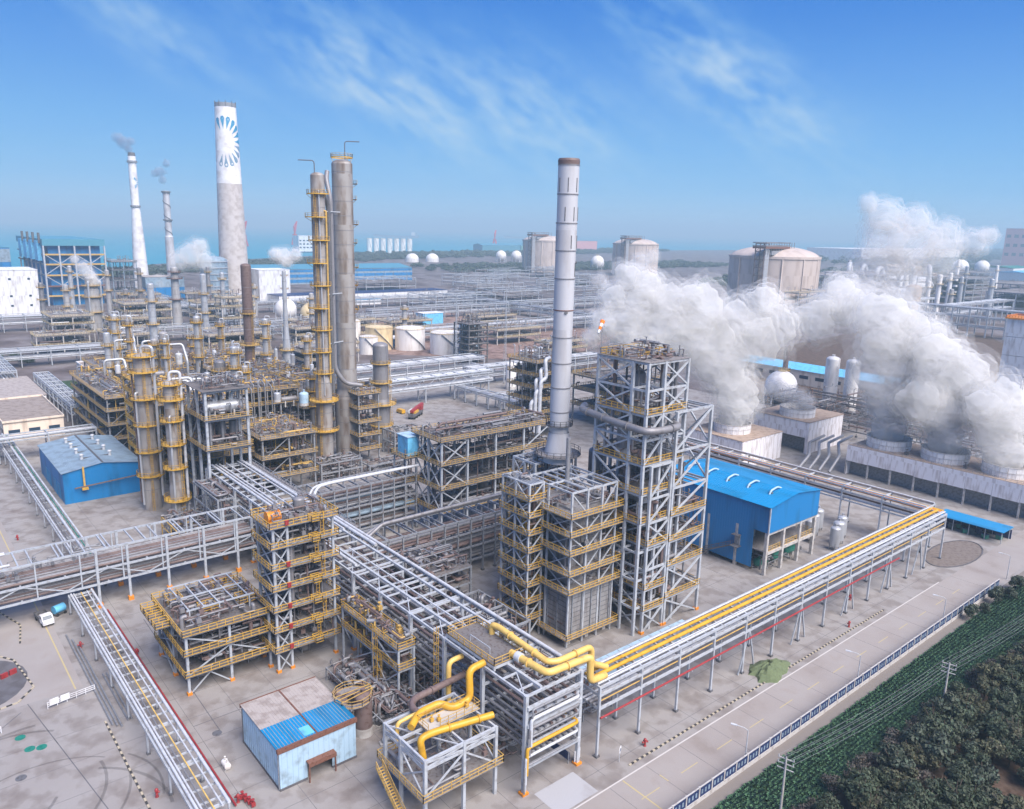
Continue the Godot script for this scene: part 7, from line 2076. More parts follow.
	# port: tank rows, domes, cranes, ships, far shore
	for k in 7: tank("white upright tank in the far port row behind the tall pair", 1180.0 + k * 22.0, -2085.0 + k * 2.0, 8.0, 42.0, M.tank_white, "port tank row")
	for q in [[989.0, -1552.0, "white dome tank before the port, beside the tank row"], [1040.0, -1545.0, "white dome tank before the port, beside the sphere tank"]]:
		var dm := thing("dome_tank", q[2], "tank", V(q[0], 0, q[1]))
		var mb := MB.new()
		mb.lathe(Vector3.ZERO, [[15.0, 0], [15.0, 7.0]], 32); put(mb, "wall", M.tank_white, dm)
		var m2 := MB.new()
		m2.ball(V(0, 7, 0), 15.0, 32, 0.85, 0, 90); put(m2, "dome", M.tank_white, dm)
	for q in [[1219.0, -1511.0, 13.0, "round white sphere tank before the far shore, clear of the far pinkish tank"], [1262.0, -1504.0, 13.0, "white sphere tank tucked behind the far pinkish tank"], [1195.0, -1160.0, 14.0, "white sphere tank seen between the grey stack and the far pinkish tank"]]: sphere_tank(q[3], q[0], q[1], q[2], M.tank_white)
	var cr := [[1040.0, -2700.0, 70.0], [1330.0, -2930.0, 74.0], [1400.0, -2820.0, 68.0], [2300.0, -2900.0, 60.0]]
	var cl := ["red port crane with a bent jib, beside the great chimney", "thin red port crane in the middle of the quay", "red port crane beside the tall pair", "small pink quay crane before the far shore"]
	for k in 4:
		var q: Array = cr[k]
		var t := thing("port_crane", cl[k], "crane", V(q[0], 0, q[1]), 0.7)
		for x in [-10.0, 10.0]:
			for z in [-8.0, 8.0]: beam("leg", V(x, 0, z), V(x * 0.4, q[2] * 0.4, z * 0.5), 4.2, 4.2, M.crane_red, t)
		var bm := MB.new()
		bm.box(V(-7, q[2] * 0.4, -6), V(7, q[2] * 0.55, 6)); put(bm, "cabin", M.crane_red, t)
		beam("mast", V(0, q[2] * 0.55, 0), V(-4, q[2] * 0.95, 0), 4.6, 4.6, M.crane_red, t)
		beam("jib", V(0, q[2] * 0.55, 0), V(22, q[2] * 1.2, 0), 4.2, 4.2, M.crane_red, t)
		beam("tie", V(-4, q[2] * 0.95, 0), V(22, q[2] * 1.2, 0), 2.4, 2.4, M.crane_red, t)
	for q in [[3050.0, -5000.0, 330.0, "long grey ship lying off the port"], [4600.0, -5400.0, 360.0, "second long grey ship, farther along the horizon"]]:
		var t := thing("cargo_ship", q[3], "ship", V(q[0], -3, q[1]), deg_to_rad(-38))
		var hm := MB.new()
		hm.prism([Vector2(-q[2] / 2, 22), Vector2(-q[2] / 2 + 14, 0), Vector2(q[2] / 2 - 4, 0), Vector2(q[2] / 2, 20), Vector2(q[2] / 2 - 60, 16), Vector2(-q[2] / 2 + 40, 16)], -22, 22, 2); put(hm, "hull", M.ship_grey, t)
		var bm := MB.new()
		bm.box(V(q[2] / 2 - 52, 16, -16), V(q[2] / 2 - 28, 42, 16)); put(bm, "bridge", M.white_wall, t)
		var fm := MB.new()
		fm.cyl(V(q[2] / 2 - 20, 16, 0), V(q[2] / 2 - 20, 38, 0), 5, 12); put(fm, "funnel", M.ship_grey, t)
	shed_box("port_shed", "teal port shed on the far quay", 1560.0, 1720.0, -2080.0, -2030.0, 26.0, M.teal_sheet, M.teal_sheet, {"rise": 6.0})
	shed_box("port_shed", "pale green port shed next to the teal one", 1760.0, 1960.0, -2120.0, -2070.0, 24.0, mat("pale_green", c8(140, 196, 182), 0.7), M.teal_sheet, {"rise": 6.0})
	shed_box("port_shed", "pinkish stack yard hall on the far quay", 2060.0, 2260.0, -2250.0, -2200.0, 40.0, M.pink_wall, M.brown_roof, {})
	shed_box("port_shed", "white office block before the quay cranes", 1010.0, 1100.0, -2240.0, -2200.0, 46.0, M.white_wall, M.white_wall, {"front": 8, "rows": [10.0, 20.0, 30.0], "win_h": 4.0})
	far_woods()

func far_woods() -> void:
	# bands of far trees that read as one mass: one object each
	var rr := RandomNumberGenerator.new()
	rr.seed = 31
	var lm := leaf_crown(900, 9, 0.8, 1.0, 420, 0.11, Color(0.07, 0.095, 0.07))
	var fm := mat("far_leaves", Color.WHITE, 0.95)
	fm.vertex_color_use_as_albedo = true
	for band in [[Vector2(250, -1240), Vector2(1000, -1740), 520, 15.0, 60.0], [Vector2(1000, -1780), Vector2(2600, -2300), 900, 17.0, 120.0], [Vector2(900, -1250), Vector2(1700, -1300), 600, 13.0, 120.0], [Vector2(1100, -700), Vector2(2600, -1000), 800, 15.0, 110.0], [Vector2(2400, -1200), Vector2(7000, -2400), 700, 28.0, 240.0], [Vector2(30, -560), Vector2(58, -520), 60, 5.0, 14.0]]:
		var mm := MultiMesh.new()
		mm.transform_format = MultiMesh.TRANSFORM_3D
		mm.mesh = lm
		mm.instance_count = band[2]
		for k in band[2]:
			var p: Vector2 = band[0].lerp(band[1], rr.randf())
			var s: float = band[3] * rr.randf_range(0.6, 1.3)
			mm.set_instance_transform(k, Transform3D(Basis(Vector3.UP, rr.randf() * TAU).scaled(V(s * 1.1, s * 0.6, s * 1.1)), V(p.x + rr.randf_range(-1, 1) * band[4], -0.5, p.y + rr.randf_range(-1, 1) * band[4])))
		var o := MultiMeshInstance3D.new()
		o.name = numbered("far_wood")
		o.multimesh = mm
		o.material_override = fm
		add_child(o)
		tag(o, "", "", "", "stuff")

# ---------- small things, planting, steam ----------
func boundary() -> void:
	var t := thing("boundary_wall", "low boundary wall of navy blue panels between pale posts along the outer road", "wall", V(60.0, 0, -56.4))
	var n := 46
	var base := MB.new()
	base.box(V(0, 0, -0.16), V(n * 3.0, 0.7, 0.16)); put(base, "base", M.concrete_post, t)
	for k in n:
		beam("post", V(k * 3.0, 0, 0), V(k * 3.0, 2.5, 0), 0.26, 0.26, M.concrete_post, t)
		var pb := MB.new()
		pb.box(V(k * 3.0 + 0.15, 0.72, -0.07), V(k * 3.0 + 2.85, 2.32, 0.07)); put(pb, "panel", M.navy, t)
		var lm := MB.new()
		for q in 3: lm.box(V(k * 3.0 + 0.5 + q * 0.8, 1.15, -0.1), V(k * 3.0 + 0.85 + q * 0.8, 1.85, 0.1))
		put(lm, "panel_face", M.faded_blue_roof, t)
	var cp := MB.new()
	cp.box(V(0, 2.34, -0.1), V(n * 3.0, 2.42, 0.1)); put(cp, "coping", M.concrete_post, t)
	var w := ["beside the yellow cross line", "beside the netted rubble heap's stretch", "before the far junction", "at the far junction"]
	for k in 4:
		var p := thing("street_lamp", "white street lamp at the boundary wall, " + w[k], "street lamp", V([96.4, 131.6, 168.4, 205.2][k], 0, -57.0), 0.0, "lamps along the outer road")
		var mb := MB.new()
		mb.lathe(Vector3.ZERO, [[0.12, 0], [0.07, 6.0]], 8); put(mb, "pole", M.white_pipe, p)
		bent_pipe("arm", [V(0, 5.9, 0), V(-0.3, 6.3, -0.4), V(-1.0, 6.5, -1.6)], 0.06, M.white_pipe, p, 0.3, 6)
		var hd := MB.new()
		hd.bar(V(-0.9, 6.48, -1.4), V(-1.4, 6.56, -2.2), 0.34, 0.12); put(hd, "lamp_head", M.white_pipe, p)
	var pl := ["wooden looking concrete power pole with three crossarms at the wood's edge", "concrete power pole cut by the bottom edge beside the field"]
	for k in 2:
		var p := thing("power_pole", pl[k], "power pole", V([136.8, 91.8][k], 0, [-44.2, -48.0][k]))
		var mb := MB.new()
		mb.lathe(Vector3.ZERO, [[0.2, 0], [0.14, 8.8]], 8); put(mb, "pole", M.concrete_post, p)
		for y in [8.5, 7.7, 6.9]: beam("crossarm", V(-0.3, y, -1.1), V(0.3, y, 1.1), 0.12, 0.12, M.concrete_post, p)
		for y in [8.6, 7.8]:
			for z in [-1.0, 0.0, 1.0]: pipe("insulator", V(z * 0.27, y, z), V(z * 0.27, y + 0.25, z), 0.06, M.white_pipe, p)
	for k in 6:
		var wr := thing("power_line", "thin overhead wire sagging along the field between power poles", "wire", V(0, 0, 0), 0.0, "overhead wires along the field")
		var mb := MB.new()
		var z: float = [-1.0, 0.0, 1.0][k % 3]
		var y := 8.85 if k < 3 else 8.05
		var pts := PackedVector3Array()
		for s in 13: pts.append(V(91.8 + z * 0.27, y, -48.0 + z).lerp(V(136.8 + z * 0.27, y, -44.2 + z), s / 12.0) - V(0, 1.1 * sin(PI * s / 12.0), 0))
		for s in 13: pts.append(V(136.8 + z * 0.27, y, -44.2 + z).lerp(V(200.0, y - 0.5, -41.5 + z), (s + 1) / 13.0) - V(0, 1.4 * sin(PI * (s + 1) / 13.0), 0))
		mb.tube(pts, 0.022, 4, false); put(mb, "wire", M.grey_pipe, wr)
	# crop rows: nobody could count the plants
	var rr := RandomNumberGenerator.new()
	rr.seed = 7
	var tuft := MB.new()
	for k in 9:
		var a := TAU * k / 9 + rr.randf() * 0.4
		var e := V(cos(a), 0, sin(a))
		var s := V(-sin(a), 0, cos(a)) * 0.1
		var up := rr.randf_range(0.16, 0.34)
		tuft.quad(s * 0.4, e * 0.22 + V(0, up, 0) + s, e * 0.4 + V(0, up * 0.8, 0), e * 0.22 + V(0, up, 0) - s)
	var tm := tuft.mesh()
	var rows := []
	var z := -53.8
	while z < -43.0:
		var x := 70.0
		while x < 215.0:
			if z < -45.8 + 0.028 * maxf(0.0, x - 120.0) + 0.03 * maxf(0.0, 105.0 - x) and rr.randf() < 0.93: rows.append(V(x + rr.randf_range(-0.12, 0.12), 0.05, z + rr.randf_range(-0.1, 0.1)))
			x += 0.42
		z += 0.62
	var mm := MultiMesh.new()
	mm.transform_format = MultiMesh.TRANSFORM_3D
	mm.use_colors = true
	mm.mesh = tm
	mm.instance_count = rows.size()
	for k in rows.size():
		var s := rr.randf_range(0.8, 1.5)
		mm.set_instance_transform(k, Transform3D(Basis(Vector3.UP, rr.randf() * TAU).scaled(Vector3.ONE * s), rows[k]))
		var g := rr.randf_range(0.7, 1.2)
		mm.set_instance_color(k, Color(0.09 * g, 0.19 * g, 0.1 * g))
	var o := MultiMeshInstance3D.new()
	o.name = "crop_rows"
	o.multimesh = mm
	var cm := mat("crop_leaf", Color.WHITE, 0.8)
	cm.vertex_color_use_as_albedo = true
	o.material_override = cm
	add_child(o)
	tag(o, "rows of low green vegetables between the wall and the wood", "crops", "", "stuff")

func leaf_crown(seed_: int, lobes: int, r: float, h: float, leaves: int, size: float, tint: Color) -> ArrayMesh:
	# leaf-sized faces spread through several clumps
	var rr := RandomNumberGenerator.new()
	rr.seed = seed_
	var cs := []
	for k in lobes:
		var a := rr.randf() * TAU
		var d := r * sqrt(rr.randf()) * 0.72
		var y := h * rr.randf_range(0.35, 0.8) * (1.0 - 0.25 * d / r)
		cs.append([V(cos(a) * d, y, sin(a) * d), r * rr.randf_range(0.3, 0.48)])
	var v := PackedVector3Array()
	var n := PackedVector3Array()
	var c := PackedColorArray()
	for k in leaves:
		var q: Array = cs[rr.randi() % lobes]
		var dir := V(rr.randfn(), rr.randfn() + 0.25, rr.randfn()).normalized()
		var p: Vector3 = q[0] + dir * q[1] * V(1, 0.8, 1) * pow(rr.randf(), 0.35)
		var nn := (dir + V(rr.randfn(), rr.randfn(), rr.randfn()) * 0.55).normalized()
		var t := nn.cross(V(rr.randfn(), rr.randfn(), rr.randfn())).normalized() * size * rr.randf_range(0.6, 1.3)
		var b := nn.cross(t) * 0.55
		var g := rr.randf_range(0.6, 1.35)
		var col := Color(tint.r * g * rr.randf_range(0.85, 1.2), tint.g * g, tint.b * g)
		for e in [t, -t, b, -t, t, -b]:
			v.append(p + e); n.append(nn); c.append(col)
	var arr := []
	arr.resize(Mesh.ARRAY_MAX)
	arr[Mesh.ARRAY_VERTEX] = v
	arr[Mesh.ARRAY_NORMAL] = n
	arr[Mesh.ARRAY_COLOR] = c
	var m := ArrayMesh.new()
	m.add_surface_from_arrays(Mesh.PRIMITIVE_TRIANGLES, arr)
	return m

func trunk_mesh(seed_: int, h: float, r: float) -> ArrayMesh:
	var rr := RandomNumberGenerator.new()
	rr.seed = seed_
	var mb := MB.new()
	mb.lathe(Vector3.ZERO, [[r, 0], [r * 0.7, h * 0.5], [r * 0.3, h * 0.85]], 8)
	for k in 5:
		var a := TAU * k / 5 + rr.randf()
		var y := h * rr.randf_range(0.3, 0.6)
		mb.tube(PackedVector3Array([V(0, y, 0), V(cos(a) * h * 0.16, y + h * 0.14, sin(a) * h * 0.16), V(cos(a) * h * 0.26, y + h * 0.3, sin(a) * h * 0.26)]), r * 0.3, 5)
	return mb.mesh()

func woods() -> void:
	var lm := mat("leaf", Color.WHITE, 0.75)
	lm.vertex_color_use_as_albedo = true
	lm.backlight_enabled = true
	lm.backlight = Color(0.05, 0.07, 0.03)
	var bark := mat("bark", c8(92, 80, 68), 0.9)
	var kinds := [["broadleaf_tree", "dark green broadleaf tree in the dense wood outside the wall", "dark trees of the wood", Color(0.048, 0.066, 0.036), 2.9, 6.6, 2600, 0.3], ["olive_tree", "olive green tree in the dense wood outside the wall", "olive trees of the wood", Color(0.07, 0.076, 0.04), 2.5, 6.0, 2300, 0.28], ["grey_tree", "grey green bushy tree in the dense wood outside the wall", "grey green trees of the wood", Color(0.06, 0.078, 0.052), 2.7, 6.2, 2300, 0.3], ["brown_shrub", "half bare brownish shrub between the vegetable rows and the wood", "brown shrubs at the wood's edge", Color(0.1, 0.09, 0.075), 1.9, 2.8, 800, 0.2]]
	var protos := []
	for k in kinds.size():
		var q: Array = kinds[k]
		var set_ := []
		for s in 2:
			var crown := leaf_crown(100 + k * 7 + s, 13, q[4], q[5], q[6], q[7], q[3])
			var tr := trunk_mesh(50 + k + s, q[5], 0.16 if k < 3 else 0.07)
			set_.append([crown, tr])
		protos.append(set_)
	var rr := RandomNumberGenerator.new()
	rr.seed = 99
	var spots := []
	var x := 82.0
	while x < 222.0:
		var z := -45.0
		while z < -12.0:
			var p := Vector2(x + rr.randf_range(-1.3, 1.3), z + rr.randf_range(-1.3, 1.3))
			var edge := -44.6 + 0.06 * maxf(0.0, p.x - 120.0) + 0.05 * maxf(0.0, 108.0 - p.x)
			# the camera sees only the strip below its frame
			var seen := p.y < -46.0 + (p.x - 82.0) * 0.55 + 8.0 and p.y < -12.0
			var gap := p.distance_to(Vector2(121.0, -27.0)) < 4.5
			if p.y > edge - 1.6 and seen and not gap:
				spots.append([p, 3 if p.y < edge + 1.0 else (rr.randi() % 10)])
			z += 3.5
		x += 3.5
	for q in spots:
		var kd: int = 3 if q[1] == 3 else (0 if q[1] < 5 else (1 if q[1] < 8 else 2))
		var info: Array = kinds[kd]
		var t := thing(info[0], info[1], "shrub" if kd == 3 else "tree", V(q[0].x, 0.02, q[0].y), rr.randf() * TAU, info[2])
		var s := rr.randf_range(0.72, 1.12)
		var pr: Array = protos[kd][rr.randi() % 2]
		for e in [["trunk", pr[1], bark], ["crown", pr[0], lm]]:
			var m := MeshInstance3D.new()
			m.name = e[0]
			m.mesh = e[1]
			m.material_override = e[2]
			m.scale = V(s, s * rr.randf_range(0.85, 1.1), s)
			t.add_child(m)
	for q in [[176.0, -54.0, 1.3], [181.0, -53.2, 1.0], [189.0, -53.6, 1.5], [193.0, -52.4, 1.2], [200.0, -53.0, 1.4], [206.0, -52.0, 1.2]]:
		var t := thing("hedge_shrub", "dull green shrub against the boundary wall near the far junction", "shrub", V(q[0], 0.02, q[1]), q[0], "shrubs against the wall")
		for e in [["trunk", protos[3][0][1], bark], ["crown", protos[2][0][0], lm]]:
			var m := MeshInstance3D.new()
			m.name = e[0]
			m.mesh = e[1]
			m.material_override = e[2]
			m.scale = Vector3.ONE * q[2] * 0.5
			t.add_child(m)

func small_things() -> void:
	# pickup truck on the service road
	var t := thing("flatbed_truck", "small pale flatbed truck under the grey pipe bridge", "truck", V(20.6, 0, -170.6), 0.12)
	var mb := MB.new()
	mb.prism([Vector2(2.9, 0.6), Vector2(2.9, 1.35), Vector2(2.5, 1.5), Vector2(2.0, 2.25), Vector2(0.7, 2.25), Vector2(0.7, 0.6)], -1.0, 1.0, 0); put(mb, "cab", M.white_wall, t)
	var gl := MB.new()
	gl.quad(V(-0.85, 1.55, 2.5), V(-0.8, 2.18, 2.07), V(0.8, 2.18, 2.07), V(0.85, 1.55, 2.5)); gl.box(V(-1.02, 1.5, 0.9), V(1.02, 2.1, 1.9)); put(gl, "windscreen", M.glass, t)
	var bd := MB.new()
	bd.box(V(-1.05, 0.75, -3.0), V(1.05, 0.95, 0.6)); bd.box(V(-1.05, 0.95, -3.0), V(-0.98, 1.4, 0.6)); bd.box(V(0.98, 0.95, -3.0), V(1.05, 1.4, 0.6)); bd.box(V(-0.98, 0.95, -3.0), V(0.98, 1.4, -2.93)); put(bd, "load_bed", M.dark_steel, t)
	for q in [[-0.95, 2.0], [0.95, 2.0], [-0.95, -1.9], [0.95, -1.9]]: pipe("wheel", V(q[0] - 0.12, 0.4, q[1]), V(q[0] + 0.12, 0.4, q[1]), 0.4, M.tyre, t)
	for x in [-0.75, 0.75]:
		var hl := MB.new()
		hl.box(V(x - 0.18, 0.85, 2.88), V(x + 0.18, 1.05, 2.94)); put(hl, "headlight", M.white_pipe, t)
	var c := thing("blue_cart", "round blue drum cart parked beside the pale flatbed truck", "cart", V(23.6, 0, -172.6), 0.4)
	var cb := MB.new()
	cb.cyl(V(-1.1, 1.3, 0), V(1.1, 1.3, 0), 0.85, 14); put(cb, "drum", M.light_blue_panel, c)
	var cf := MB.new()
	cf.box(V(-1.2, 0.35, -0.7), V(1.2, 0.5, 0.7)); put(cf, "frame", M.dark_steel, c)
	for q in [[-0.8, -0.8], [0.8, -0.8], [-0.8, 0.8], [0.8, 0.8]]: pipe("wheel", V(q[0], 0.3, q[1] - 0.08), V(q[0], 0.3, q[1] + 0.08), 0.3, M.tyre, c)
	# fire hydrants and red main
	var hy := thing("fire_hydrant", "", "hydrant", V(24.1, 0, -155.3))
	var hb := MB.new()
	hb.lathe(Vector3.ZERO, [[0.22, 0], [0.22, 0.1], [0.15, 0.15], [0.15, 0.85], [0.24, 0.9], [0.2, 1.1], [0.06, 1.25]], 10); put(hb, "barrel", M.red_paint, hy)
	var hn := MB.new()
	hn.cyl(V(-0.4, 0.65, 0), V(0.4, 0.65, 0), 0.1, 8); hn.cyl(V(0, 0.65, 0), V(0, 0.65, 0.36), 0.12, 8); hn.cyl(V(0.36, 0.65, 0), V(0.44, 0.65, 0), 0.16, 8); hn.cyl(V(-0.44, 0.65, 0), V(-0.36, 0.65, 0), 0.16, 8); put(hn, "outlet", M.red_paint, hy)
	var hl2 := ["red hydrant beside the service road, under the white trestle", "red hydrant on the red main beside the low process deck", "red hydrant by the striped kerb near the bottom edge", "red hydrant at the near end of the red main", "red hydrant on the strip between the yellow pipe rack and road", "red hydrant on the verge before the far junction", "red hydrant under the far half of the yellow pipe rack", "red hydrant beside the trestle near the blue warehouse"]
	var hp := [V(24.1, 0, -155.3), V(31.8, 0, -146.3), V(23.7, 0, -104.9), V(32.3, 0, -96.8), V(87.5, 0, -69.5), V(151.4, 0, -68.8), V(163.6, 0, -74.9), V(23.1, 0, -221.8)]
	for k in 8:
		var h: Node3D = hy if k == 0 else copy(hy, hp[k], 0.7 * k)
		h.set_meta("label", hl2[k])
		h.set_meta("group", "red fire hydrants")
		h.scale = Vector3.ONE * 1.15
	var rm := thing("red_fire_main", "thin red water main along the ground past the blue and grey shed", "pipe", V(31.7, 0, -96.0))
	pipe("run", V(0, 0.35, 0), V(0, 0.35, -72), 0.15, M.red_paint, rm)
	pipe("run", V(0, 0.35, -88), V(0, 0.35, -178), 0.15, M.red_paint, rm)
	for k in 20: beam("support", V(0, 0, -2 - k * 3.6), V(0, 0.3, -2 - k * 3.6), 0.2, 0.2, M.concrete_post, rm)
	var r2 := thing("red_valve_group", "row of red valves and pipe at the near end of the red main", "valve", V(33.0, 0, -97.0))
	var rv := MB.new()
	for k in 4: valve(rv, V(0.2 * k, 0.5, 0.8 * k), 0.28)
	put(rv, "valve_body", M.red_paint, r2)
	# white barrier gate with two boards
	var g := thing("barrier_gate", "low white barrier with two white boards across the service road", "barrier", V(15.6, 0, -137.4), 0.14)
	var gb := MB.new()
	for k in 3: gb.bar(V(0, 0.45 + k * 0.35, 0), V(7.4, 0.45 + k * 0.35, 0), 0.08, 0.08)
	for k in 6: gb.bar(V(k * 1.48, 0, 0), V(k * 1.48, 1.2, 0), 0.09, 0.09)
	put(gb, "rails", M.white_wall, g)
	for x in [0.3, 2.0]:
		var bb := MB.new()
		bb.box(V(x, 0.5, 0.06), V(x + 1.4, 1.6, 0.12)); put(bb, "board", M.white_wall, g)
	var g2 := thing("barrier_gate", "short white barrier end at the picture's edge beyond the kerbed island", "barrier", V(6.4, 0, -134.0), 0.3)
	var g2b := MB.new()
	for k in 3: g2b.bar(V(0, 0.45 + k * 0.35, 0), V(2.4, 0.45 + k * 0.35, 0), 0.08, 0.08)
	for k in 3: g2b.bar(V(k * 1.2, 0, 0), V(k * 1.2, 1.2, 0), 0.09, 0.09)
	put(g2b, "rails", M.white_wall, g2)
	var rb := thing("red_barrier", "pair of red barriers lying by the kerbed island", "barrier", V(12.0, 0, -152.8), 0.4)
	var rbm := MB.new()
	for k in 2: rbm.box(V(k * 1.5 - 1.4, 0, 0), V(k * 1.5 - 0.2, 0.9, 0.4))
	put(rbm, "barrier_block", M.red_paint, rb)
	# grey pipes lying beside the service road
	for k in 3:
		var lp := thing("loose_pipe", "grey pipe length lying beside the service road below the trestle", "pipe", V(22.9 + 0.55 * k, 0.18, -136.0 - k * 0.4), 0.0, "pipe lengths on the verge")
		pipe("pipe", V(0, 0, 10.0 + k), V(0, 0, -26.0 + k * 3), 0.17, M.grey_pipe, lp)
	for k in 2:
		var lq := thing("loose_pipe", "short grey pipe length lying close under the white trestle", "pipe", V(25.2 + 0.6 * k, 0.16, -131.0), 0.0, "short pipe lengths on the verge")
		pipe("pipe", V(0, 0, 5.0), V(0, 0, -12.0), 0.15, M.grey_pipe, lq)
	# rubble heap under green netting
	var np := thing("netted_heap", "rubble heap under a green net on the verge of the outer road", "heap", V(123.0, 0, -69.6))
	var rr := RandomNumberGenerator.new()
	rr.seed = 12
	var pts := []
	var hm := MB.new()
	var rings := 7
	var seg := 22
	for k in rings + 1:
		var row := []
		for s in seg:
			var a := TAU * s / seg
			var f := float(k) / rings
			var wob := 1.0 + 0.16 * sin(a * 3.0 + 1.0) + 0.1 * sin(a * 7.0 + k) + rr.randf_range(-0.04, 0.04)
			row.append(V(cos(a) * 4.9 * f * wob, 2.0 * (1.0 - pow(f, 1.7)) + rr.randf_range(-0.13, 0.13) * (1.0 if k < rings else 0.0), sin(a) * 2.9 * f * wob))
		pts.append(row)
	for k in rings:
		for s in seg: hm.quad(pts[k][s], pts[k][(s + 1) % seg], pts[k + 1][(s + 1) % seg], pts[k + 1][s])
	M.net_green.albedo_texture = M.conc_tex
	M.net_green.uv1_triplanar = true
	M.net_green.uv1_world_triplanar = true
	M.net_green.uv1_scale = Vector3.ONE / 2.2
	put(hm, "net", M.net_green, np)
	var dv := thing("traffic_sign", "round blue and white sign on a short post by the road's verge", "sign", V(81.4, 0, -69.4), 0.5)
	beam("post", V(0, 0, 0), V(0, 1.9, 0), 0.08, 0.08, M.white_pipe, dv)
	var sd := MB.new()
	sd.cyl(V(0, 2.2, 0.05), V(0, 2.2, 0.1), 0.6, 20); put(sd, "disc", M.white_wall, dv)
	var sp := MB.new()
	sp.box(V(-0.28, 2.0, 0.1), V(0.3, 2.3, 0.13)); sp.box(V(-0.1, 2.3, 0.1), V(0.12, 2.45, 0.13)); put(sp, "symbol", M.navy, dv)
	for q in [[V(75.0, 0, -76.4), 5.0, 1.4, "navy", "long navy notice board at the foot of the road gantry"], [V(76.2, 0, -73.4), 1.5, 1.7, "white_wall", "small white notice board at the road gantry's corner post"]]:
		var nb := thing("notice_board", q[4], "sign", q[0], PI / 2 if q[3] == "navy" else 0.2)
		var nm := MB.new()
		nm.box(V(-q[1] / 2, 0.5, -0.05), V(q[1] / 2, 0.5 + q[2], 0.05)); put(nm, "board", M[q[3]], nb)
		for x in [-q[1] / 2 + 0.1, q[1] / 2 - 0.1]: beam("post", V(x, 0, -0.1), V(x, 0.5 + q[2], -0.1), 0.1, 0.1, M.grey_steel, nb)
	var wt := drum("white_gas_cylinder", "small white cylinder lying beside the red main near the shed", "tank", V(33.6, 0.62, -105.0), 1.5, 0.5, false, M.tank_white, 0.0)
	for q in [[10.8, -131.6], [11.5, -127.6], [13.0, -127.0], [35.4, -114.0], [9.4, -121.0]]:
		var mh := thing("manhole_cover", "oval drain cover set in the pale concrete yard", "manhole", V(q[0], 0.014, q[1]), 0.0, "drain covers in the yard")
		var mm := MB.new()
		mm.cyl(V(0, 0, 0), V(0, 0.03, 0), 0.75, 16); put(mm, "cover", M.green_paint if q[0] < 13.5 and q[0] > 10.0 else M.dark_steel, mh)
	# vessel with a caged top by the shed
	var vv := vessel("caged_vessel", "brown grey upright vessel with a yellow caged top beside the shed", "vessel", V(53.9, 0, -99.7), 1.45, 7.4, M.brown_pipe, "", false)
	var cg := MB.new()
	ring_rail(cg, V(-1.2, 6.3, -1.2), 3.1, 0, TAU, 12)
	for k in 3: cg.bar(V(-4.2, 7.5, -1.2 + k), V(1.9, 7.5, -1.2 + k * 0.6), 0.1, 0.1)
	put(cg, "cage", M.old_yellow, vv)
	var cgf := MB.new()
	ring(cgf, V(-1.2, 6.2, -1.2), 2.0, 3.2, 0.1, 0, TAU, 16)
	put(cgf, "cage_floor", M.brown_grating, vv)
	vessel("caged_vessel", "second brown grey vessel tucked behind the caged one by the shed", "vessel", V(51.0, 0, -102.6), 1.6, 6.0, M.brown_pipe, "", false)
	for k in 18:
		var pm := thing("pump_set", "small dark pump set on the ground between the shed and the main rack", "pump", V(55.6 + (k % 6) * 1.75, 0, -106.0 + (k / 6) * 5.4 + 0.6 * (k % 2)), 0.5 * k, "pumps beside the main rack")
		var pb := MB.new()
		pb.cyl(V(-0.9, 0.75, 0), V(0.4, 0.75, 0), 0.4, 10); pb.cyl(V(0.4, 0.75, 0), V(1.0, 0.75, 0), 0.55, 10); put(pb, "motor", M.dark_steel if k % 2 else M.grey_steel, pm)
		var ps := MB.new()
		ps.box(V(-1.2, 0, -0.5), V(1.2, 0.3, 0.5)); put(ps, "skid", M.concrete_post, pm)
		bent_pipe("pipe", [V(0.8, 0.8, 0), V(0.8, 2.2 + 0.2 * (k % 3), 0), V(2.4, 2.2 + 0.2 * (k % 3), 0)], 0.16, M.grey_pipe, pm, 0.4, 8)
	for k in 5:
		var bp := thing("ground_pipe", "brown pipe laid low from the yard into the main rack", "pipe", V(40.0 + k * 1.5, 1.2 + 0.4 * (k % 3), -111.0 + k * 1.6), 0.0, "low brown pipes by the shed")
		bent_pipe("run", [V(10, -0.6, 1.0), V(12, 0.4, 0.4), V(27, 0.4, 0.0)], 0.26 + 0.06 * (k % 3), M.brown_pipe if k % 2 == 0 else M.dull_cladding, bp)
	frame("pump_pit", "dark tangle of low pipes and pumps between the shed and the main rack", "process structure", [56.0, 60.0, 64.0], [-117.0, -109.0, -97.0], [2.6], {"steel": "grey_steel", "decks": [], "rails": [], "pipes": 190, "pw": 0.2, "bw": 0.18, "bh": 0.2, "above": 1.2, "pipe_mats": ["grey_pipe", "brown_pipe", "dull_cladding"]})
	frame("pump_pit", "dark pipe tangle under the main rack's near bays", "process structure", [66.0, 70.5, 75.0], [-112.0, -96.0, -80.0], [3.0], {"steel": "grey_steel", "decks": [], "rails": [], "pipes": 220, "pw": 0.2, "bw": 0.18, "bh": 0.2, "above": 2.4, "pipe_mats": ["grey_pipe", "brown_pipe", "dull_cladding"]})
	frame("pump_pit", "dark pipe tangle under the main rack's far bays", "process structure", [66.0, 70.5, 75.0], [-190.0, -165.0, -140.0, -114.0], [3.4], {"steel": "grey_steel", "decks": [], "rails": [], "pipes": 260, "pw": 0.2, "bw": 0.18, "bh": 0.2, "above": 2.4, "pipe_mats": ["grey_pipe", "brown_pipe", "dull_cladding"]})
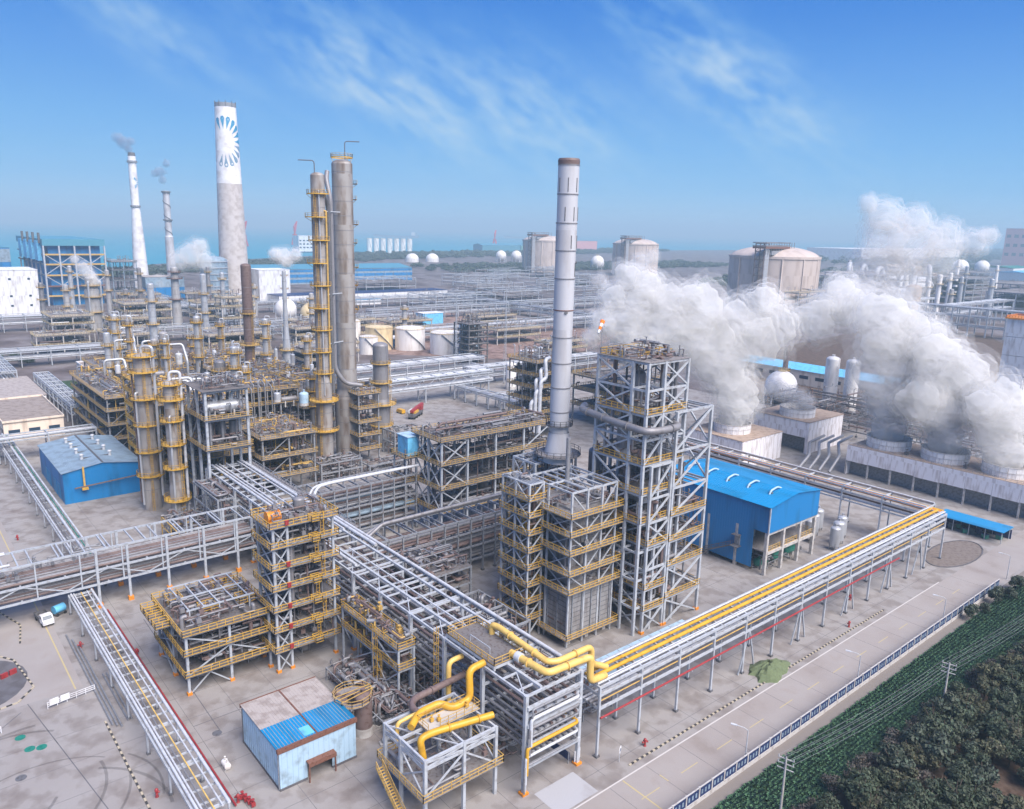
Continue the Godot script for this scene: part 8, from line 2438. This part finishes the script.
	frame("pump_pit", "low pipe and pump yard on the far side of the main rack before the firebox", "process structure", [77.5, 84.0, 91.0], [-100.0, -90.0, -80.0], [2.4], {"steel": "grey_steel", "decks": [], "rails": [], "pipes": 130, "pw": 0.2, "bw": 0.18, "bh": 0.2, "above": 1.0, "pipe_mats": ["grey_pipe", "brown_pipe", "dull_cladding"]})
	# windsock on top of the lattice block
	var ws := thing("windsock", "orange and white windsock flying over the topmost lattice block", "windsock", V(114.6, 56.2, -109.0))
	pipe("pole", V(0, 0, 0), V(0, 6.2, 0), 0.08, M.grey_steel, ws)
	for k in 4:
		var sm := MB.new()
		var d := V(-0.52, -0.62, 0.2)
		_frustum(sm, V(0, 6.1, 0) + d * k * 0.9, V(0, 6.1, 0) + d * (k + 1) * 0.9, 0.5 - k * 0.08, 0.42 - k * 0.08, 12)
		put(sm, "band", M.windsock_orange if k % 2 == 0 else M.white_wall, ws)
	for k in 3:
		var kv := thing("parked_van", ["white van parked on the bare yard near the truss bridge", "yellow green van parked beside the truss bridge's pier", "white pickup on the far road behind the steam"][k], "van", [V(180.0, 0, -283.0), V(176.0, 0, -286.0), V(610.0, 0, -230.0)][k], 0.6 + k)
		var vb := MB.new()
		vb.prism([Vector2(-2.3, 0.4), Vector2(2.2, 0.4), Vector2(2.2, 1.1), Vector2(1.5, 1.9), Vector2(-2.3, 1.9)], -0.9, 0.9, 2); put(vb, "body", M.white_wall if k != 1 else M.yellow_pipe, kv)
		for q in [[-1.4, -0.9], [1.4, -0.9], [-1.4, 0.9], [1.4, 0.9]]: pipe("wheel", V(q[0], 0.35, q[1] - 0.1), V(q[0], 0.35, q[1] + 0.1), 0.35, M.tyre, kv)

func steam() -> void:
	# droplets: thousands of soft translucent flakes turned every way, thick where the cloud is thick
	var im := Image.create(64, 64, false, Image.FORMAT_RGBA8)
	for x in 64:
		for y in 64:
			var d := Vector2(x - 31.5, y - 31.5).length() / 31.5
			im.set_pixel(x, y, Color(1, 1, 1, pow(clampf(1.0 - d * d, 0.0, 1.0), 1.5)))
	var soft := ImageTexture.create_from_image(im)
	var mk := func(called: String, c: Color, a: float) -> StandardMaterial3D:
		var m := mat(called, Color(c.r, c.g, c.b, a), 1.0)
		m.specular_mode = BaseMaterial3D.SPECULAR_DISABLED
		m.transparency = BaseMaterial3D.TRANSPARENCY_ALPHA
		m.albedo_texture = soft
		m.backlight_enabled = true
		m.backlight = Color.WHITE
		m.cull_mode = BaseMaterial3D.CULL_DISABLED
		return m
	var thick: StandardMaterial3D = mk.call("steam_thick", Color(0.98, 0.98, 0.99), 0.16)
	var thin: StandardMaterial3D = mk.call("steam_thin", Color(0.98, 0.98, 0.99), 0.16)
	var skins := []
	var skins_thin := []
	var skins_smoke := []
	for sh in 3:
		skins.append(mk.call("steam_skin", Color(1.0, 1.0, 1.0), [0.055, 0.12, 0.3][sh]))
		skins_thin.append(mk.call("steam_thin_skin", Color(0.98, 0.98, 0.99), [0.05, 0.09, 0.15][sh]))
		skins_smoke.append(mk.call("smoke_skin", Color(0.42, 0.52, 0.66), [0.07, 0.12, 0.18][sh]))
		for q in [skins, skins_thin, skins_smoke]: q[sh].albedo_texture = null
	var smoke: StandardMaterial3D = mk.call("smoke_grey", Color(0.42, 0.52, 0.66), 0.16)
	var P := {
		"fan_a": [ [264, 17, -115, 5.8], [264, 25, -117, 7.2], [265, 34, -120, 8.9], [267, 44, -121, 9.5], [266, 53, -124, 9.2], [271, 36, -115, 9.5], [272, 49, -118, 8.2], [279, 47, -112, 6.1] ],
		"fan_b": [ [264, 17, -97, 6.1], [264, 25, -99, 8.1], [267, 34, -100, 9.1], [265, 43, -104, 7.8], [272, 38, -97, 7.8], [259, 29, -105, 7.1], [273, 31, -94, 6.5] ],
		"fan_c": [ [263, 17, -79, 6.4], [263, 24, -82, 8.0], [265, 32, -83, 7.3], [268, 27, -79, 6.1], [260, 30, -86, 6.1] ],
		"mass": [ [240, 16, -160, 6.2], [241, 23, -161, 8.4], [239, 32, -165, 10.2], [237, 40, -169, 10.9], [231, 45, -176, 10.2], [223, 45, -182, 9.5], [216, 38, -186, 8.0], [212, 47, -192, 8.0], [218, 55, -189, 7.3], [235, 53, -175, 8.7], [247, 43, -161, 10.2], [256, 48, -156, 8.7], [211, 56, -196, 5.5], [207, 48, -196, 5.1], [267, 51, -148, 8.0], [274, 56, -143, 8.7], [252, 56, -161, 6.6], [244, 49, -166, 8.0], [226, 55, -183, 7.3], [221, 61, -189, 5.8], [216, 64, -194, 5.1], [203, 42, -198, 3.6], [276, 58, -142, 7.3], [232, 56, -178, 5.8] ],
		"wisp": [ [328, 54, -159, 9.3], [334, 67, -158, 9.3], [337, 79, -159, 9.3], [338, 89, -161, 6.8], [333, 94, -166, 3.4], [345, 76, -151, 10.2], [352, 72, -144, 8.5], [348, 87, -152, 5.9], [356, 80, -143, 6.8], [365, 79, -135, 5.1], [341, 61, -150, 8.5], [371, 82, -131, 3.4] ],
		"sphere": [ [274, 19, -156, 3.5], [270, 21, -160, 3.5], [277, 17, -153, 2.7], [267, 22, -163, 2.7] ],
		"left_far": [ [256, 47, -807, 11.9], [266, 41, -796, 8.9], [246, 40, -813, 8.9], [229, 18, -820, 7.9], [264, 56, -802, 6.9] ],
		"left_col": [ [129, 40, -631, 4.3], [126, 45, -634, 4.3], [122, 51, -640, 2.9], [131, 36, -628, 3.6] ],
		"slim": [ [153, 63, -346, 2.8], [152, 65, -348, 3.7], [149, 66, -350, 2.8], [156, 66, -344, 2.8] ],
		"smoke1": [ [253, 157, -986, 3.4], [250, 164, -991, 5.6], [246, 169, -995, 5.6], [256, 166, -986, 3.4] ],
		"smoke2": [ [306, 129, -1051, 3.7], [305, 139, -1055, 5.0], [300, 137, -1059, 3.7], [312, 149, -1052, 3.7] ],
		"lng3": [ [434, 59, -379, 6.5], [441, 62, -374, 5.0], [429, 50, -381, 7.2], [437, 43, -372, 6.5], [410, 44, -395, 5.8] ],
	}
	var L := {"fan_a": "steam boiling off the first fan ring of the long cooling tower", "fan_b": "steam boiling off the middle fan ring of the long cooling tower", "fan_c": "steam boiling off the last fan ring of the long cooling tower", "mass": "wide steam cloud drifting off the low cooling tower behind the lattice frame", "wisp": "tall thin steam wisp rising above the cooling towers to the horizon", "sphere": "low steam curl over the cooling tower block by the white sphere", "left_far": "white steam puff before the great chimney", "left_col": "small steam puff before the boiler house", "slim": "steam puff off the slim pale stack", "smoke1": "dark smoke trail at the white chimney's top", "smoke2": "thin smoke wisp over the twisted stack", "lng3": "thin steam veil before the far pinkish tank"}
	var bill := FastNoiseLite.new()
	bill.seed = 6
	bill.noise_type = FastNoiseLite.TYPE_SIMPLEX_SMOOTH
	bill.frequency = 1.0
	bill.fractal_octaves = 3
	var rr := RandomNumberGenerator.new()
	rr.seed = 2024
	for key in P:
		var small: bool = not key in ["fan_a", "fan_b", "fan_c", "mass", "wisp"]
		var bv := [PackedVector3Array(), PackedVector3Array(), PackedVector3Array(), PackedVector3Array(), PackedVector3Array()]
		var bn := [PackedVector3Array(), PackedVector3Array(), PackedVector3Array(), PackedVector3Array(), PackedVector3Array()]
		var fv := PackedVector3Array()
		var fn := PackedVector3Array()
		var fu := PackedVector2Array()
		for q in P[key]:
			var c := V(q[0], q[1], q[2])
			var r: float = q[3]
			var n := int((10 if key != "wisp" else 10) * (0.7 if small else 1.0))
			var fs := 1.0 / maxf(r * 0.9, 1.0)
			# billowing body: nested translucent skins, thin outside and thicker within
			var rows := 14
			var seg := 26
			for sh in 3:
				var sc: float = [1.34, 1.1, 0.86][sh]
				var grid := []
				for a in rows + 1:
					var la := PI * a / rows - PI / 2
					for b in seg + 1:
						var lo := TAU * b / seg
						var dd := V(cos(la) * cos(lo), sin(la), cos(la) * sin(lo))
						grid.append(c + dd * r * sc * (1.0 + 0.45 * bill.get_noise_3dv((c + dd * r) * fs * 0.75) + 0.22 * bill.get_noise_3dv((c + dd * r) * fs * 2.1 + V(sh * 3, 0, 0))))
				for a in rows:
					for b in seg:
						var g0 := a * (seg + 1) + b
						for e in [g0, g0 + seg + 2, g0 + seg + 1, g0, g0 + 1, g0 + seg + 2]:
							bv[sh].append(grid[e])
							bn[sh].append(((grid[e] - c).normalized() * 0.35 + Vector3.UP).normalized())
			for k in n:
				var dir := V(rr.randfn(), rr.randfn(), rr.randfn()).normalized()
				var f := lerpf(0.5, 1.0, pow(rr.randf(), 0.7))
				var p := c + dir * r * f * 1.25
				var nz := bill.get_noise_3dv(p * fs * 0.8) * 0.9 + bill.get_noise_3dv(p * fs * 2.2) * 0.35
				if nz < -0.35 + f * f * 0.62: continue
				var s := r * rr.randf_range(0.3, 0.7)
				var b := Basis(Quaternion(V(rr.randfn(), rr.randfn(), rr.randfn()).normalized(), rr.randf() * TAU))
				for e in 8:
					for a in [Vector2.ZERO, Vector2.from_angle(TAU * e / 8), Vector2.from_angle(TAU * (e + 1) / 8)]:
						fv.append(p + (b.x * a.x + b.z * a.y) * s)
						fn.append(Vector3.UP) # droplets scatter alike whichever way a flake lies
						fu.append(a * 0.5 + Vector2(0.5, 0.5))
		var fa := []
		fa.resize(Mesh.ARRAY_MAX)
		fa[Mesh.ARRAY_VERTEX] = fv
		fa[Mesh.ARRAY_NORMAL] = fn
		fa[Mesh.ARRAY_TEX_UV] = fu
		var cloud := ArrayMesh.new()
		cloud.add_surface_from_arrays(Mesh.PRIMITIVE_TRIANGLES, fa)
		var o := MeshInstance3D.new()
		o.mesh = cloud
		for sh in 3:
			var ba := []
			ba.resize(Mesh.ARRAY_MAX)
			ba[Mesh.ARRAY_VERTEX] = bv[sh]
			ba[Mesh.ARRAY_NORMAL] = bn[sh]
			var bm := ArrayMesh.new()
			bm.add_surface_from_arrays(Mesh.PRIMITIVE_TRIANGLES, ba)
			var body := MeshInstance3D.new()
			body.name = "billow"
			body.mesh = bm
			body.material_override = (skins_smoke if key.begins_with("smoke") else (skins_thin if key in ["wisp", "lng3", "sphere"] else skins))[sh]
			body.set_meta("kind", "stuff")
			o.add_child(body, true)
		o.name = numbered("steam_plume" if not key.begins_with("smoke") else "smoke_trail")
		o.material_override = smoke if key.begins_with("smoke") else (thin if key in ["wisp", "lng3", "sphere"] else thick)
		add_child(o)
		tag(o, L[key], "steam" if not key.begins_with("smoke") else "smoke", "", "stuff")

func _ready() -> void:
	rng.seed = 4242
	unit_tube.top_radius = 1.0
	unit_tube.bottom_radius = 1.0
	unit_tube.height = 1.0
	unit_tube.radial_segments = 12
	unit_tube.rings = 1
	make_view()
	make_materials()
	make_ground()
	near_shed()
	near_gantry()
	main_rack()
	road_rack()
	left_unit()
	left_rack()
	furnace()
	recovery_frame()
	blue_hall()
	mid_modules()
	mid_columns()
	dense_unit()
	blue_warehouse()
	cooling_towers()
	great_chimney()
	power_plant()
	far_plant()
	boundary()
	woods()
	small_things()
	steam()
